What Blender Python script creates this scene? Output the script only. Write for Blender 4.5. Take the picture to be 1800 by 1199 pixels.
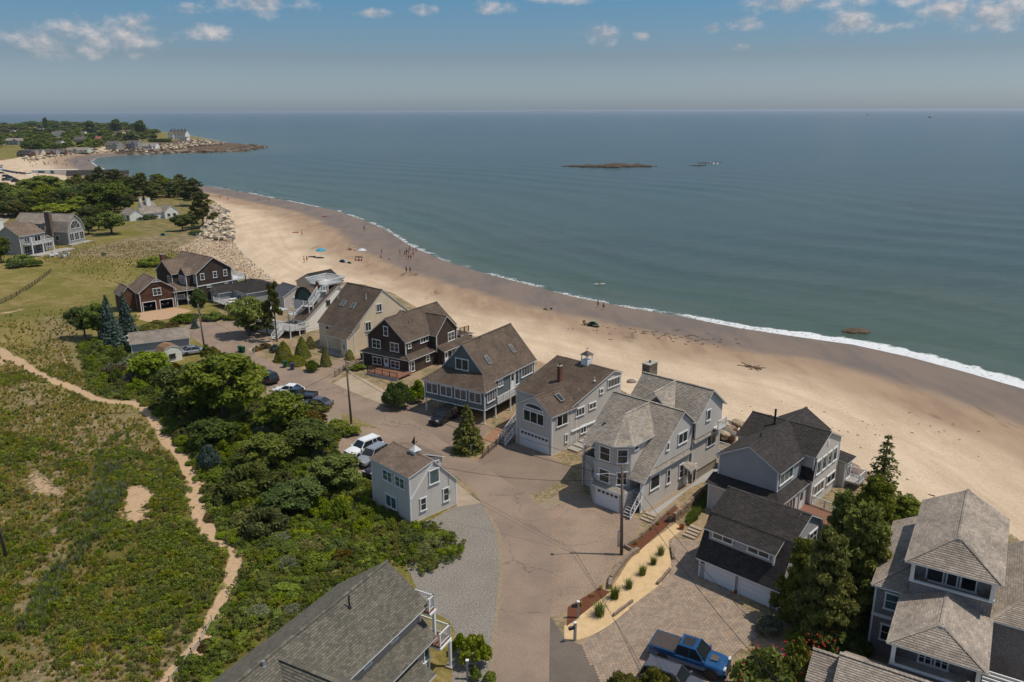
import bpy, bmesh, math, random
import numpy as np
from mathutils import Vector, Matrix, noise as mnoise
R_ = random.Random(7)
for o in list(bpy.data.objects): bpy.data.objects.remove(o)
SC = bpy.context.scene
COL = SC.collection
# ------------------------------------------------------------ camera, sky, sun, exposure
CAMH = 40.0; FPX = 1400.0; PITCH = math.atan((599.5-194)/FPX); ROLL = math.radians(0.2)
cam = bpy.data.cameras.new('camera'); cam.sensor_width = 36; cam.lens = 36*FPX/1800
cam.clip_start = 0.5; cam.clip_end = 150000
camo = bpy.data.objects.new('camera', cam); COL.objects.link(camo)
camo.matrix_world = Matrix.Translation((0, 0, CAMH)) @ Matrix.Rotation(math.pi/2-PITCH, 4, 'X') @ Matrix.Rotation(-ROLL, 4, 'Z')
SC.camera = camo
SUN_EL = math.radians(64); SUN_AZ = math.radians(4)      # azimuth measured from +X towards -Y
sd = Vector((math.cos(SUN_EL)*math.cos(SUN_AZ), -math.cos(SUN_EL)*math.sin(SUN_AZ), math.sin(SUN_EL)))
sl = bpy.data.lights.new('sun', 'SUN'); sl.energy = 3.3; sl.angle = math.radians(0.55); sl.color = (1.0, 0.93, 0.83)
so = bpy.data.objects.new('sun', sl); COL.objects.link(so); so.rotation_euler = sd.to_track_quat('Z', 'Y').to_euler()
SC.view_settings.view_transform = 'Standard'; SC.view_settings.look = 'None'
SC.view_settings.exposure = 0.0; SC.view_settings.gamma = 1; SC.view_settings.use_curve_mapping = False
W = bpy.data.worlds.new('World'); SC.world = W; W.use_nodes = True
def world():
    nt = W.node_tree; N = nt.nodes; L = nt.links; N.clear()
    out = N.new('ShaderNodeOutputWorld'); bg = N.new('ShaderNodeBackground'); bg.inputs[1].default_value = 0.1
    sky = N.new('ShaderNodeTexSky'); sky.sky_type = 'NISHITA'; sky.sun_disc = False
    sky.sun_elevation = SUN_EL; sky.sun_rotation = math.pi/2+SUN_AZ; sky.altitude = 0
    sky.air_density = 1.0; sky.dust_density = 1.0; sky.ozone_density = 1.0
    tc = N.new('ShaderNodeTexCoord')
    def math_(op, a, b=None, c=None):
        n = N.new('ShaderNodeMath'); n.operation = op
        for i, q in enumerate((a, b, c)):
            if q is None: continue
            if isinstance(q, (int, float)): n.inputs[i].default_value = q
            else: L.new(q, n.inputs[i])
        return n.outputs[0]
    sep = N.new('ShaderNodeSeparateXYZ'); L.new(tc.outputs['Generated'], sep.inputs[0])
    X, Y, Z = sep.outputs
    az = math_('ARCTAN2', X, Y)                      # azimuth from +Y, radians
    el = math_('ARCSINE', Z)
    # haze band low in the sky, all the way round
    mr = N.new('ShaderNodeMapRange'); L.new(el, mr.inputs[0]); mr.inputs[1].default_value = 0.0; mr.inputs[2].default_value = 0.3
    ramp = N.new('ShaderNodeValToRGB'); L.new(mr.outputs[0], ramp.inputs[0])
    e = ramp.color_ramp.elements; e[0].position = 0; e[0].color = (0.78, 0.97, 1.38, 1); e[1].position = 1; e[1].color = (0.60, 0.86, 1.0, 1)
    k = ramp.color_ramp.elements.new(0.2); k.color = (0.52, 0.61, 0.78, 1)
    k = ramp.color_ramp.elements.new(0.42); k.color = (0.38, 0.64, 0.82, 1)
    mul = N.new('ShaderNodeMixRGB'); mul.blend_type = 'MULTIPLY'; mul.inputs[0].default_value = 1
    L.new(sky.outputs[0], mul.inputs[1]); L.new(ramp.outputs[0], mul.inputs[2])
    # clouds: fair weather cumulus, blobs in azimuth / elevation with a noise edge
    comb = N.new('ShaderNodeCombineXYZ'); L.new(az, comb.inputs[0]); L.new(math_('MULTIPLY', el, 1.5), comb.inputs[1])
    no = N.new('ShaderNodeTexNoise'); no.inputs['Scale'].default_value = 30; no.inputs['Detail'].default_value = 9; no.inputs['Roughness'].default_value = 0.6
    L.new(comb.outputs[0], no.inputs['Vector'])
    nb = N.new('ShaderNodeTexNoise'); nb.inputs['Scale'].default_value = 9; nb.inputs['Detail'].default_value = 4
    L.new(comb.outputs[0], nb.inputs['Vector'])
    # generic cloud field above 9 degrees (outside the frame, its cover thickened to add neutral fill light) and the ones the photo shows near the top
    gen = math_('MULTIPLY', math_('SUBTRACT', nb.outputs[0], 0.455), 6.0)
    up = N.new('ShaderNodeMapRange'); L.new(el, up.inputs[0]); up.inputs[1].default_value = 0.148; up.inputs[2].default_value = 0.2; up.inputs[3].default_value = -3; up.inputs[4].default_value = 0
    fld = math_('ADD', gen, up.outputs[0])
    blobs = [(245,62,75,26),(205,66,95,22),(130,78,48,20),(290,70,40,14),(495,8,75,17),(412,57,30,12),(450,10,30,14),(5,82,28,12),(380,20,30,8),(672,28,30,7),(760,24,22,8),(880,18,34,10),(860,24,20,7),(1000,3,70,10),(1040,66,36,14),(1112,68,16,7),(1283,48,26,10),(1340,14,62,16),(1420,8,60,16),(1450,44,44,16),(1475,50,30,10),(1600,26,50,17),(1690,34,62,20),(1730,16,36,16),(1274,88,12,6),(1230,55,14,7),(1505,53,40,8),(1570,6,80,12)]
    for (px, py, rx, ry) in blobs:
        a0 = math.atan((px-900)/FPX/math.cos(0.29-0.29*0)*0.96); e0 = math.atan((194-py)/FPX/1.0*math.cos(a0)*0.925)
        dx = math_('MULTIPLY', math_('SUBTRACT', az, a0), FPX*.82/rx); dy = math_('MULTIPLY', math_('SUBTRACT', el, e0), FPX*.80/ry)
        # flatter underside
        r2 = math_('ADD', math_('MULTIPLY', dx, dx), math_('MULTIPLY', dy, dy))
        bl = math_('SUBTRACT', 0.85, r2)
        fld = math_('MAXIMUM', fld, bl)
    fld = math_('MAXIMUM', fld, -3.0)
    dn = math_('ADD', math_('MULTIPLY', math_('SUBTRACT', no.outputs[0], 0.5), 4.6), fld)
    cr = N.new('ShaderNodeMapRange'); cr.interpolation_type = 'SMOOTHSTEP'; L.new(dn, cr.inputs[0]); cr.inputs[1].default_value = -0.25; cr.inputs[2].default_value = 1.8; cr.inputs[4].default_value = 0.92
    # cloud colour: lit top / greyer body, from the same noise shifted sunward
    no2 = N.new('ShaderNodeTexNoise'); no2.inputs['Scale'].default_value = 30; no2.inputs['Detail'].default_value = 5
    sh = N.new('ShaderNodeVectorMath'); sh.operation = 'ADD'; sh.inputs[1].default_value = (0.004, 0.012, 0); L.new(comb.outputs[0], sh.inputs[0]); L.new(sh.outputs[0], no2.inputs['Vector'])
    dif = math_('SUBTRACT', no.outputs[0], no2.outputs[0])
    cs = N.new('ShaderNodeMapRange'); L.new(dif, cs.inputs[0]); cs.inputs[1].default_value = -0.12; cs.inputs[2].default_value = 0.14
    cc = N.new('ShaderNodeMixRGB'); L.new(cs.outputs[0], cc.inputs[0]); cc.inputs[1].default_value = (3.3, 3.6, 4.1, 1); cc.inputs[2].default_value = (6.4, 5.9, 5.8, 1)
    mix = N.new('ShaderNodeMixRGB'); L.new(cr.outputs[0], mix.inputs[0]); L.new(mul.outputs[0], mix.inputs[1]); L.new(cc.outputs[0], mix.inputs[2])
    L.new(mix.outputs[0], bg.inputs[0]); L.new(bg.outputs[0], out.inputs[0])
world()
# ------------------------------------------------------------ survey: from the photograph's pixels to places on the ground
CR, SR = math.cos(ROLL), math.sin(ROLL); CT, ST = math.cos(PITCH), math.sin(PITCH)
def ray(px, py):
    a = (px-900)/FPX; b = -(py-599.5)/FPX
    x, y = a*CR+b*SR, b*CR-a*SR
    return (x, CT+y*ST, -ST+y*CT)
def P(px, py, z=0.0):
    d = ray(px, py); t = (z-CAMH)/d[2]
    return (d[0]*t, d[1]*t, z)
SEA = -3.0
WL = [(2600,1000),(2200,820),(2000,745),(1800,684),(1700,655),(1600,628),(1500,606),(1400,592),(1300,577),(1200,557),(1100,540),(1000,520),(920,498),(850,480),(780,458),(720,432),(680,405),(640,387),(590,370),(540,360),(490,350),(440,340),(400,333),(370,328),(330,324),(290,320),(250,316),(215,311),(185,300),(165,290),(158,284),(170,277),(200,274),(240,272.5),(290,270.5),(340,269),(390,268),(430,266.5),(455,262),(470,258),(440,253.5),(400,251.5),(380,247),(360,243),(330,237),(290,232),(200,227),(100,222),(0,219),(-300,214),(-700,210)]
WLW = [P(x, y, SEA)[:2] for x, y in WL]
WLW = [(300, -600), (160, -100)] + WLW + [(-9000, 2800)]
WLW = np.array(WLW)
def sdist(X, Y):
    "signed distance to the waterline, positive on land"
    X = np.asarray(X, float); Y = np.asarray(Y, float)
    best = np.full(X.shape, 1e18); side = np.zeros(X.shape)
    cnt = np.zeros(X.shape, int)
    poly = np.vstack([WLW, [(-9000, -600)]])
    n = len(poly)
    for i in range(n):
        ax, ay = poly[i]; bx, by = poly[(i+1) % n]
        if i < len(WLW)-1:
            dx, dy = bx-ax, by-ay; L2 = dx*dx+dy*dy
            t = np.clip(((X-ax)*dx+(Y-ay)*dy)/L2, 0, 1)
            d = (X-ax-t*dx)**2+(Y-ay-t*dy)**2
            best = np.minimum(best, d)
        if ay != by:
            c = ((ay > Y) != (by > Y)) & (X < (bx-ax)*(Y-ay)/(by-ay)+ax)
            cnt += c
    return np.sqrt(best)*np.where(cnt % 2 == 1, 1, -1)
def inpoly(X, Y, poly):
    X = np.asarray(X, float); Y = np.asarray(Y, float); cnt = np.zeros(X.shape, int); n = len(poly)
    for i in range(n):
        ax, ay = poly[i][:2]; bx, by = poly[(i+1) % n][:2]
        if ay != by: cnt += ((ay > Y) != (by > Y)) & (X < (bx-ax)*(Y-ay)/(by-ay)+ax)
    return cnt % 2 == 1
def pdist(X, Y, poly, closed=True):
    X = np.asarray(X, float); Y = np.asarray(Y, float); best = np.full(X.shape, 1e18); n = len(poly)
    for i in range(n if closed else n-1):
        ax, ay = poly[i][:2]; bx, by = poly[(i+1) % n][:2]; dx, dy = bx-ax, by-ay
        t = np.clip(((X-ax)*dx+(Y-ay)*dy)/(dx*dx+dy*dy+1e-12), 0, 1)
        best = np.minimum(best, (X-ax-t*dx)**2+(Y-ay-t*dy)**2)
    return np.sqrt(best)
def region(X, Y, pts, soft=1.0, z=0):
    "1 inside the outline, fading over soft metres"
    w = [P(x, y, z)[:2] for x, y in pts]
    d = pdist(X, Y, w)*np.where(inpoly(X, Y, w), 1, -1)
    return np.clip(d/soft+0.5, 0, 1)
def sn(X, Y, s, seed=0):
    "cheap smooth value noise"
    X = np.asarray(X)/s+seed*17.3; Y = np.asarray(Y)/s+seed*9.1
    xi = np.floor(X); yi = np.floor(Y); fx = X-xi; fy = Y-yi
    fx = fx*fx*(3-2*fx); fy = fy*fy*(3-2*fy)
    def h(a, b): return np.modf(np.abs(np.sin(a*127.1+b*311.7+seed*3.3)*43758.5453))[0]
    return (h(xi, yi)*(1-fx)+h(xi+1, yi)*fx)*(1-fy)+(h(xi, yi+1)*(1-fx)+h(xi+1, yi+1)*fx)*fy
DUNE = [(-400,1400),(-400,640),(-40,500),(60,470),(160,480),(215,520),(120,560),(130,640),(180,700),(270,740),(310,800),(345,900),(400,980),(400,1100),(300,1260),(100,1400)]
DUNEW = [P(x, y)[:2] for x, y in DUNE]
def zg(X, Y):
    "height of the ground"
    X = np.asarray(X, float); Y = np.asarray(Y, float)
    d = sdist(X, Y)
    rng = np.hypot(X, Y)
    B = 40 + 14*np.clip((rng-120)/200, 0, 1)
    t = np.clip(d/B, 0, 1)
    z = SEA + 3.0*(t*0.75+0.25*t*t*(3-2*t)) * 1.0
    z = np.where(d < 0, SEA + np.clip(d*0.05, -6, 0), z)
    dn = np.clip(pdist(X, Y, DUNEW)*np.where(inpoly(X, Y, DUNEW), 1, -1)/8, 0, 1)
    z = z + dn*(0.9*(sn(X, Y, 13, 1)-0.5)+0.5*(sn(X, Y, 5, 2)-0.5)+0.12*(sn(X, Y, 1.3, 3)-0.5))
    far = np.clip((rng-520)/300, 0, 1)*np.clip(d/60, 0, 1)
    z = z + far*(2.0+4*sn(X, Y, 160, 4)*np.clip(d/150, 0, 1))
    return z
def G(px, py):
    "place on the ground seen at a pixel of the photograph"
    z = 0.0
    for _ in range(12):
        x, y, _z = P(px, py, z); z = 0.5*z+0.5*float(zg(np.array([x]), np.array([y]))[0])
    return Vector((x, y, z))
def G2(px, py):
    a = G(px, py); return (a.x, a.y)
# ------------------------------------------------------------ helpers
def lin(r, g, b):
    f = lambda c: (c/255/12.92 if c/255 <= 0.04045 else ((c/255+0.055)/1.055)**2.4)
    return (f(r), f(g), f(b), 1)
MATS = {}
def nodes(m):
    m.use_nodes = True; nt = m.node_tree; nt.nodes.clear()
    o = nt.nodes.new('ShaderNodeOutputMaterial'); b = nt.nodes.new('ShaderNodeBsdfPrincipled'); nt.links.new(b.outputs[0], o.inputs[0])
    return nt, b
def mat(name, col, rough=0.8, metal=0.0, var=0.12, scale=3.0, bump=0.0, bscale=20, spec=0.3, dirt=0.0, objvar=0.0, coat=0.0, trans=0.0, vscale=1.0):
    if name in MATS: return MATS[name]
    m = bpy.data.materials.new(name); MATS[name] = m; nt, b = nodes(m); N = nt.nodes; L = nt.links
    col = tuple(col)[:3]+(1,)
    tc = N.new('ShaderNodeTexCoord'); src = tc.outputs['Object']
    if vscale != 1.0:
        mp = N.new('ShaderNodeMapping'); mp.inputs['Scale'].default_value = (1, 1, vscale); L.new(src, mp.inputs[0]); src = mp.outputs[0]
    n = N.new('ShaderNodeTexNoise'); n.inputs['Scale'].default_value = scale; n.inputs['Detail'].default_value = 6; n.inputs['Roughness'].default_value = 0.65
    L.new(src, n.inputs['Vector'])
    r = N.new('ShaderNodeValToRGB'); L.new(n.outputs[0], r.inputs[0])
    e = r.color_ramp.elements; e[0].position = 0.3; e[1].position = 0.7
    e[0].color = tuple(max(0, c*(1-var)) for c in col[:3])+(1,); e[1].color = tuple(min(1, c*(1+var)) for c in col[:3])+(1,)
    cur = r.outputs[0]
    if objvar:
        oi = N.new('ShaderNodeObjectInfo'); hs = N.new('ShaderNodeHueSaturation')
        mr = N.new('ShaderNodeMapRange'); L.new(oi.outputs['Random'], mr.inputs[0]); mr.inputs[3].default_value = 1-objvar; mr.inputs[4].default_value = 1+objvar
        L.new(mr.outputs[0], hs.inputs['Value']); L.new(cur, hs.inputs['Color']); cur = hs.outputs[0]
    if dirt:
        n2 = N.new('ShaderNodeTexNoise'); n2.inputs['Scale'].default_value = 0.35; n2.inputs['Detail'].default_value = 8; L.new(tc.outputs['Object'], n2.inputs['Vector'])
        mr = N.new('ShaderNodeMapRange'); L.new(n2.outputs[0], mr.inputs[0]); mr.inputs[1].default_value = 0.45; mr.inputs[2].default_value = 0.75; mr.inputs[4].default_value = dirt
        mx = N.new('ShaderNodeMixRGB'); mx.blend_type = 'MULTIPLY'; L.new(mr.outputs[0], mx.inputs[0]); L.new(cur, mx.inputs[1]); mx.inputs[2].default_value = (0.62, 0.58, 0.52, 1); cur = mx.outputs[0]
    L.new(cur, b.inputs['Base Color']); b.inputs['Roughness'].default_value = rough; b.inputs['Metallic'].default_value = metal
    b.inputs['Specular IOR Level'].default_value = spec; b.inputs['Coat Weight'].default_value = coat
    if bump:
        n3 = N.new('ShaderNodeTexNoise'); n3.inputs['Scale'].default_value = bscale; n3.inputs['Detail'].default_value = 5; L.new(src, n3.inputs['Vector'])
        bp = N.new('ShaderNodeBump'); bp.inputs['Strength'].default_value = bump; bp.inputs['Distance'].default_value = 0.05; L.new(n3.outputs[0], bp.inputs['Height']); L.new(bp.outputs[0], b.inputs['Normal'])
    return m
def tabs(name, c1, c2, w=0.32, h=0.2, mort=0.012, mc=None, rough=0.9, streak=0.25, streakscale=0.5, bumpy=0.25):
    "shingle or block colours laid out in UV metres: one tone per tab"
    if name in MATS: return MATS[name]
    m = bpy.data.materials.new(name); MATS[name] = m; nt, b = nodes(m); N = nt.nodes; L = nt.links
    uv = N.new('ShaderNodeUVMap'); uv.uv_map = 'UVMap'
    br = N.new('ShaderNodeTexBrick'); br.inputs['Scale'].default_value = 1; br.inputs['Brick Width'].default_value = w; br.inputs['Row Height'].default_value = h
    br.inputs['Mortar Size'].default_value = mort; br.inputs['Color1'].default_value = c1; br.inputs['Color2'].default_value = c2; br.inputs['Mortar'].default_value = mc or tuple(x*0.45 for x in c1[:3])+(1,)
    br.offset = 0.37; L.new(uv.outputs[0], br.inputs['Vector'])
    tc = N.new('ShaderNodeTexCoord')
    n = N.new('ShaderNodeTexNoise'); n.inputs['Scale'].default_value = streakscale; n.inputs['Detail'].default_value = 7; n.inputs['Roughness'].default_value = 0.6; L.new(tc.outputs['Object'], n.inputs['Vector'])
    mr = N.new('ShaderNodeMapRange'); L.new(n.outputs[0], mr.inputs[0]); mr.inputs[1].default_value = 0.3; mr.inputs[2].default_value = 0.7; mr.inputs[3].default_value = 1-streak; mr.inputs[4].default_value = 1+streak
    mx = N.new('ShaderNodeMixRGB'); mx.blend_type = 'MULTIPLY'; mx.inputs[0].default_value = 1; L.new(br.outputs[0], mx.inputs[1]); L.new(mr.outputs[0], mx.inputs[2])
    n2 = N.new('ShaderNodeTexNoise'); n2.inputs['Scale'].default_value = 9; n2.inputs['Detail'].default_value = 4; L.new(tc.outputs['Object'], n2.inputs['Vector'])
    mr2 = N.new('ShaderNodeMapRange'); L.new(n2.outputs[0], mr2.inputs[0]); mr2.inputs[1].default_value = 0.3; mr2.inputs[2].default_value = 0.7; mr2.inputs[3].default_value = 0.85; mr2.inputs[4].default_value = 1.15
    mx2 = N.new('ShaderNodeMixRGB'); mx2.blend_type = 'MULTIPLY'; mx2.inputs[0].default_value = 1; L.new(mx.outputs[0], mx2.inputs[1]); L.new(mr2.outputs[0], mx2.inputs[2])
    L.new(mx2.outputs[0], b.inputs['Base Color']); b.inputs['Roughness'].default_value = rough; b.inputs['Specular IOR Level'].default_value = 0.2
    bp = N.new('ShaderNodeBump'); bp.inputs['Strength'].default_value = bumpy; bp.inputs['Distance'].default_value = 0.02; L.new(n2.outputs[0], bp.inputs['Height']); L.new(bp.outputs[0], b.inputs['Normal'])
    return m
class MB:
    def __init__(s): s.v = []; s.f = []; s.m = []; s.uv = []; s.has = False
    def face(s, pts, m=0, uv=None):
        k = len(s.v); s.v.extend([tuple(p) for p in pts]); s.f.append(tuple(range(k, k+len(pts)))); s.m.append(m)
        if uv: s.has = True
        s.uv.append(uv or [(0, 0)]*len(pts))
    def box(s, x0, y0, z0, x1, y1, z1, m=0):
        k = len(s.v); s.v.extend([(x0,y0,z0),(x1,y0,z0),(x1,y1,z0),(x0,y1,z0),(x0,y0,z1),(x1,y0,z1),(x1,y1,z1),(x0,y1,z1)])
        for f in ((0,3,2,1),(4,5,6,7),(0,1,5,4),(1,2,6,5),(2,3,7,6),(3,0,4,7)):
            s.f.append(tuple(k+i for i in f)); s.m.append(m); s.uv.append([(0, 0)]*4)
        return s
    def ext(s, poly, d, m=0, ms=None):
        "solid: polygon pushed by vector d"
        n = len(poly); k = len(s.v); poly = [Vector(p) for p in poly]; d = Vector(d)
        nn = Vector((0, 0, 0))
        for i in range(n): nn += poly[i].cross(poly[(i+1) % n])
        if nn.dot(d) < 0: poly = poly[::-1]
        s.v.extend([tuple(p) for p in poly]+[tuple(p+d) for p in poly])
        s.f.append(tuple(k+i for i in range(n))[::-1]); s.m.append(m if ms is None else ms[0]); s.uv.append([(0, 0)]*n)
        s.f.append(tuple(k+n+i for i in range(n))); s.m.append(m if ms is None else ms[1]); s.uv.append([(0, 0)]*n)
        for i in range(n):
            j = (i+1) % n; s.f.append((k+i, k+j, k+n+j, k+n+i)); s.m.append(m if ms is None else ms[2]); s.uv.append([(0, 0)]*4)
        return s
    def prism(s, poly, z0, z1, m=0): return s.ext([(p[0], p[1], z0) for p in poly], (0, 0, z1-z0), m)
    def bar(s, a, b, w, h=None, m=0):
        a = Vector(a); b = Vector(b); d = b-a
        if d.length < 1e-6: return s
        h = h or w; dn = d.normalized(); up = Vector((0, 0, 1)) if abs(dn.z) < 0.95 else Vector((1, 0, 0))
        x = dn.cross(up).normalized()*w/2; y = x.normalized().cross(dn)*h/2
        return s.ext([a-x-y, a+x-y, a+x+y, a-x+y], d, m)
    def tube(s, pts, r, n=8, m=0, cap=True, r2=None):
        pts = [Vector(p) for p in pts]; k0 = len(s.v); N_ = len(pts)
        for i, p in enumerate(pts):
            d = (pts[min(i+1, N_-1)]-pts[max(i-1, 0)]).normalized(); up = Vector((0, 0, 1)) if abs(d.z) < 0.9 else Vector((1, 0, 0))
            x = d.cross(up).normalized(); y = x.cross(d)
            rr = (r if r2 is None else r+(r2-r)*i/(N_-1)) if not isinstance(r, (list, tuple)) else r[i]
            for j in range(n):
                a = 2*math.pi*j/n; s.v.append(tuple(p+x*math.cos(a)*rr+y*math.sin(a)*rr))
        for i in range(N_-1):
            for j in range(n):
                q = (k0+i*n+j, k0+i*n+(j+1) % n, k0+(i+1)*n+(j+1) % n, k0+(i+1)*n+j); s.f.append(q); s.m.append(m); s.uv.append([(0, 0)]*4)
        if cap:
            s.f.append(tuple(k0+j for j in range(n))[::-1]); s.m.append(m); s.uv.append([(0, 0)]*n)
            s.f.append(tuple(k0+(N_-1)*n+j for j in range(n))); s.m.append(m); s.uv.append([(0, 0)]*n)
        return s
    def lathe(s, prof, c=(0, 0, 0), n=12, m=0, ph=0):
        "prof: list of (r,z)"
        k0 = len(s.v)
        for r, z in prof:
            for j in range(n):
                a = 2*math.pi*j/n+ph; s.v.append((c[0]+r*math.cos(a), c[1]+r*math.sin(a), c[2]+z))
        for i in range(len(prof)-1):
            for j in range(n):
                s.f.append((k0+i*n+j, k0+i*n+(j+1) % n, k0+(i+1)*n+(j+1) % n, k0+(i+1)*n+j)); s.m.append(m); s.uv.append([(0, 0)]*4)
        return s
    def mesh(s, name, mats, smooth=False):
        me = bpy.data.meshes.new(name); me.from_pydata(s.v, [], s.f)
        for q in (mats if isinstance(mats, (list, tuple)) else [mats]): me.materials.append(q)
        if any(s.m): me.polygons.foreach_set('material_index', s.m)
        if s.has:
            u = me.uv_layers.new(name='UVMap'); u.data.foreach_set('uv', [c for fu in s.uv for p in fu for c in p])
        if smooth: me.polygons.foreach_set('use_smooth', [True]*len(s.f))
        me.update(); return me
    def build(s, name, mats, parent=None, smooth=False):
        if not s.f: return None
        return link(name, s.mesh(name, mats, smooth), parent)
def link(name, me, parent=None, loc=None, rotz=None, scale=None):
    o = bpy.data.objects.new(name, me); COL.objects.link(o)
    if parent is not None: o.parent = parent
    if loc is not None: o.location = loc
    if rotz is not None: o.rotation_euler = (0, 0, rotz)
    if scale is not None: o.scale = scale if hasattr(scale, '__len__') else (scale,)*3
    return o
def tag(o, label=None, cat=None, group=None, kind=None):
    if label: o['label'] = label
    if cat: o['category'] = cat
    if group: o['group'] = group
    if kind: o['kind'] = kind
    return o
def thing(name, label, cat, loc, rotz=0, group=None, scale=None):
    o = link(name, None, None, loc, rotz, scale); o.empty_display_size = 0.2
    return tag(o, label, cat, group)
def clone(root, loc=None, rotz=None, scale=None, label=None, group=None):
    r = root.copy(); COL.objects.link(r)
    if loc is not None: r.location = loc
    if rotz is not None: r.rotation_euler = (0, 0, rotz)
    if scale is not None: r.scale = scale if hasattr(scale, '__len__') else (scale,)*3
    if label: r['label'] = label
    if group: r['group'] = group
    for ch in list(root.children):
        c = ch.copy(); COL.objects.link(c); c.parent = r
        for g in list(ch.children):
            d = g.copy(); COL.objects.link(d); d.parent = c
    return r
def clipb(poly, lo, hi):
    "poly: list of (Vector, b); keep lo<=b<=hi"
    for sgn, lim in ((1, lo), (-1, -hi)):
        out = []; n = len(poly)
        for i in range(n):
            (p, b), (q, c) = poly[i], poly[(i+1) % n]
            ib, ic = sgn*b >= lim-1e-9, sgn*c >= lim-1e-9
            if ib: out.append((p, b))
            if ib != ic:
                t = (lim*sgn-b)/(c-b); out.append((p.lerp(q, t), b+(c-b)*t))
        poly = out
        if len(poly) < 3: return []
    return poly
def courses(mb, poly, out, step, lift, m=0, base=0.006):
    "overlapping rows of boards or shingles on a flat polygon"
    poly = [Vector(p) for p in poly]; n = Vector((0, 0, 0))
    for i in range(len(poly)): n += (poly[i]-poly[0]).cross(poly[(i+1) % len(poly)]-poly[0])
    n.normalize()
    if n.dot(Vector(out)) < 0: n = -n; poly = poly[::-1]
    up = Vector((0, 0, 1))-n*n.z
    if up.length < 0.02: up = Vector((0, 1, 0))-n*n.y
    up.normalize(); h = up.cross(n)
    bs = [(p, p.dot(up)) for p in poly]; lo = min(b for _, b in bs); hi = max(b for _, b in bs)
    k = max(1, round((hi-lo)/step)); st = (hi-lo)/k
    for i in range(k):
        b0 = lo+i*st; c = clipb(bs, b0, b0+st)
        if len(c) < 3: continue
        pts = [p+n*(base+lift*(1-(b-b0)/st)) for p, b in c]
        mb.face(pts, m, [(p.dot(h), (b-lo)/st*step+0.001) for p, b in c])
        low = [p for p, b in c if abs(b-b0) < 1e-5]
        if len(low) >= 2:
            low.sort(key=lambda p: p.dot(h)); a, d = low[0], low[-1]
            mb.face([a+n*base*0.2, d+n*base*0.2, d+n*(base+lift), a+n*(base+lift)], m, [(a.dot(h), (i+.05)*step), (d.dot(h), (i+.05)*step)]*1+[(d.dot(h), (i+.05)*step), (a.dot(h), (i+.05)*step)])
# ------------------------------------------------------------ common materials
WHITE = mat('white_trim', (0.72, 0.72, 0.70), 0.55, var=0.05, scale=6)
DOORW = mat('painted_garage_door', (0.66, 0.67, 0.68), 0.5, var=0.04)
GLASS = mat('window_glass', (0.034, 0.036, 0.036), 0.06, var=0.5, scale=1.3, spec=0.6, objvar=.75)
GLASSG = mat('green_tinted_glass', (0.07, 0.12, 0.115), 0.07, var=0.3, scale=1.3, spec=0.6)
CURT = mat('glass_with_blind', (0.12, 0.115, 0.11), 0.2, var=0.45, scale=2)
BLACKM = mat('black_metal', (0.02, 0.02, 0.022), 0.45)
GALV = mat('galvanised_metal', (0.42, 0.42, 0.42), 0.4, 0.6)
PIPE = mat('white_vent_pipe', (0.7, 0.7, 0.68), 0.5)
BRICK = tabs('red_chimney_brick', lin(128, 66, 46), lin(104, 52, 38), 0.22, 0.075, 0.01, lin(120, 105, 92))
STONE = mat('field_stone', (0.26, 0.22, 0.18), 0.95, var=0.5, scale=2.6, bump=0.6, bscale=5)
CONC = mat('concrete', (0.40, 0.36, 0.31), 0.9, var=0.12, scale=1.2, bump=0.1, dirt=0.5)
DECKW = mat('reddish_deck_boards', (0.22, 0.105, 0.065), 0.7, var=0.25, scale=4)
GREYW = mat('grey_deck_boards', (0.33, 0.31, 0.28), 0.8, var=0.2, scale=3)
WOODP = mat('weathered_pole_wood', (0.16, 0.125, 0.10), 0.95, var=0.3, scale=6, vscale=0.1, bump=0.3)
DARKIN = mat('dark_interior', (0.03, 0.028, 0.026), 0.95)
# ------------------------------------------------------------ house kit
WINC = {}
def win_meshes(w, h, nx, ny, gl, trim, arch=0):
    key = (round(w, 2), round(h, 2), nx, ny, gl.name, trim.name, arch)
    if key in WINC: return WINC[key]
    f = MB(); c = 0.11 if min(w, h) > 0.5 else 0.07; pr = 0.075
    if not arch:
        f.box(-w/2, 0, 0, -w/2+c, pr, h); f.box(w/2-c, 0, 0, w/2, pr, h); f.box(-w/2-0.04, 0, h-c+.002, w/2+.04, pr+.02, h+0.03); f.box(-w/2-.05, 0, -0.04, w/2+.05, pr+0.05, c*0.7)
    else:
        k = 16; pts = [(math.cos(math.pi*i/k), math.sin(math.pi*i/k)) for i in range(k+1)]
        for a, b in zip(pts, pts[1:]):
            q = [(a[0]*w/2, 0, a[1]*h), (b[0]*w/2, 0, b[1]*h), (b[0]*(w/2-c), 0, b[1]*(h-c)), (a[0]*(w/2-c), 0, a[1]*(h-c))]
            f.ext(q, (0, pr, 0))
        f.box(-w/2-.05, 0, -.08, w/2+.05, pr+.04, .05)
        for i in range(1, nx):
            a = math.pi*i/nx; f.bar((0, .045, .03), (math.cos(a)*(w/2-c*.6), .045, math.sin(a)*(h-c*.6)), .045, .05)
    if not arch:
        for i in range(1, nx): x = -w/2+w*i/nx; mw = 0.045 if nx < 4 and w/nx > .45 else .022; f.box(x-mw, 0, c*.7, x+mw, pr-0.012, h-c+.002)
        for j in range(1, ny): z = h*j/ny; f.box(-w/2+c, 0, z-0.022, w/2-c, pr-0.028, z+0.022)
    p = MB()
    if not arch: p.box(-w/2+c-.01, 0.0, c*.7-.01, w/2-c+.01, 0.034, h-c+.01)
    else: p.ext([(math.cos(math.pi*i/16)*(w/2-c*.8), 0.0, math.sin(math.pi*i/16)*(h-c*.8)) for i in range(17)], (0, .034, 0))
    r = (f.mesh('window', trim), p.mesh('pane', gl)); WINC[key] = r; return r
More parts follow.
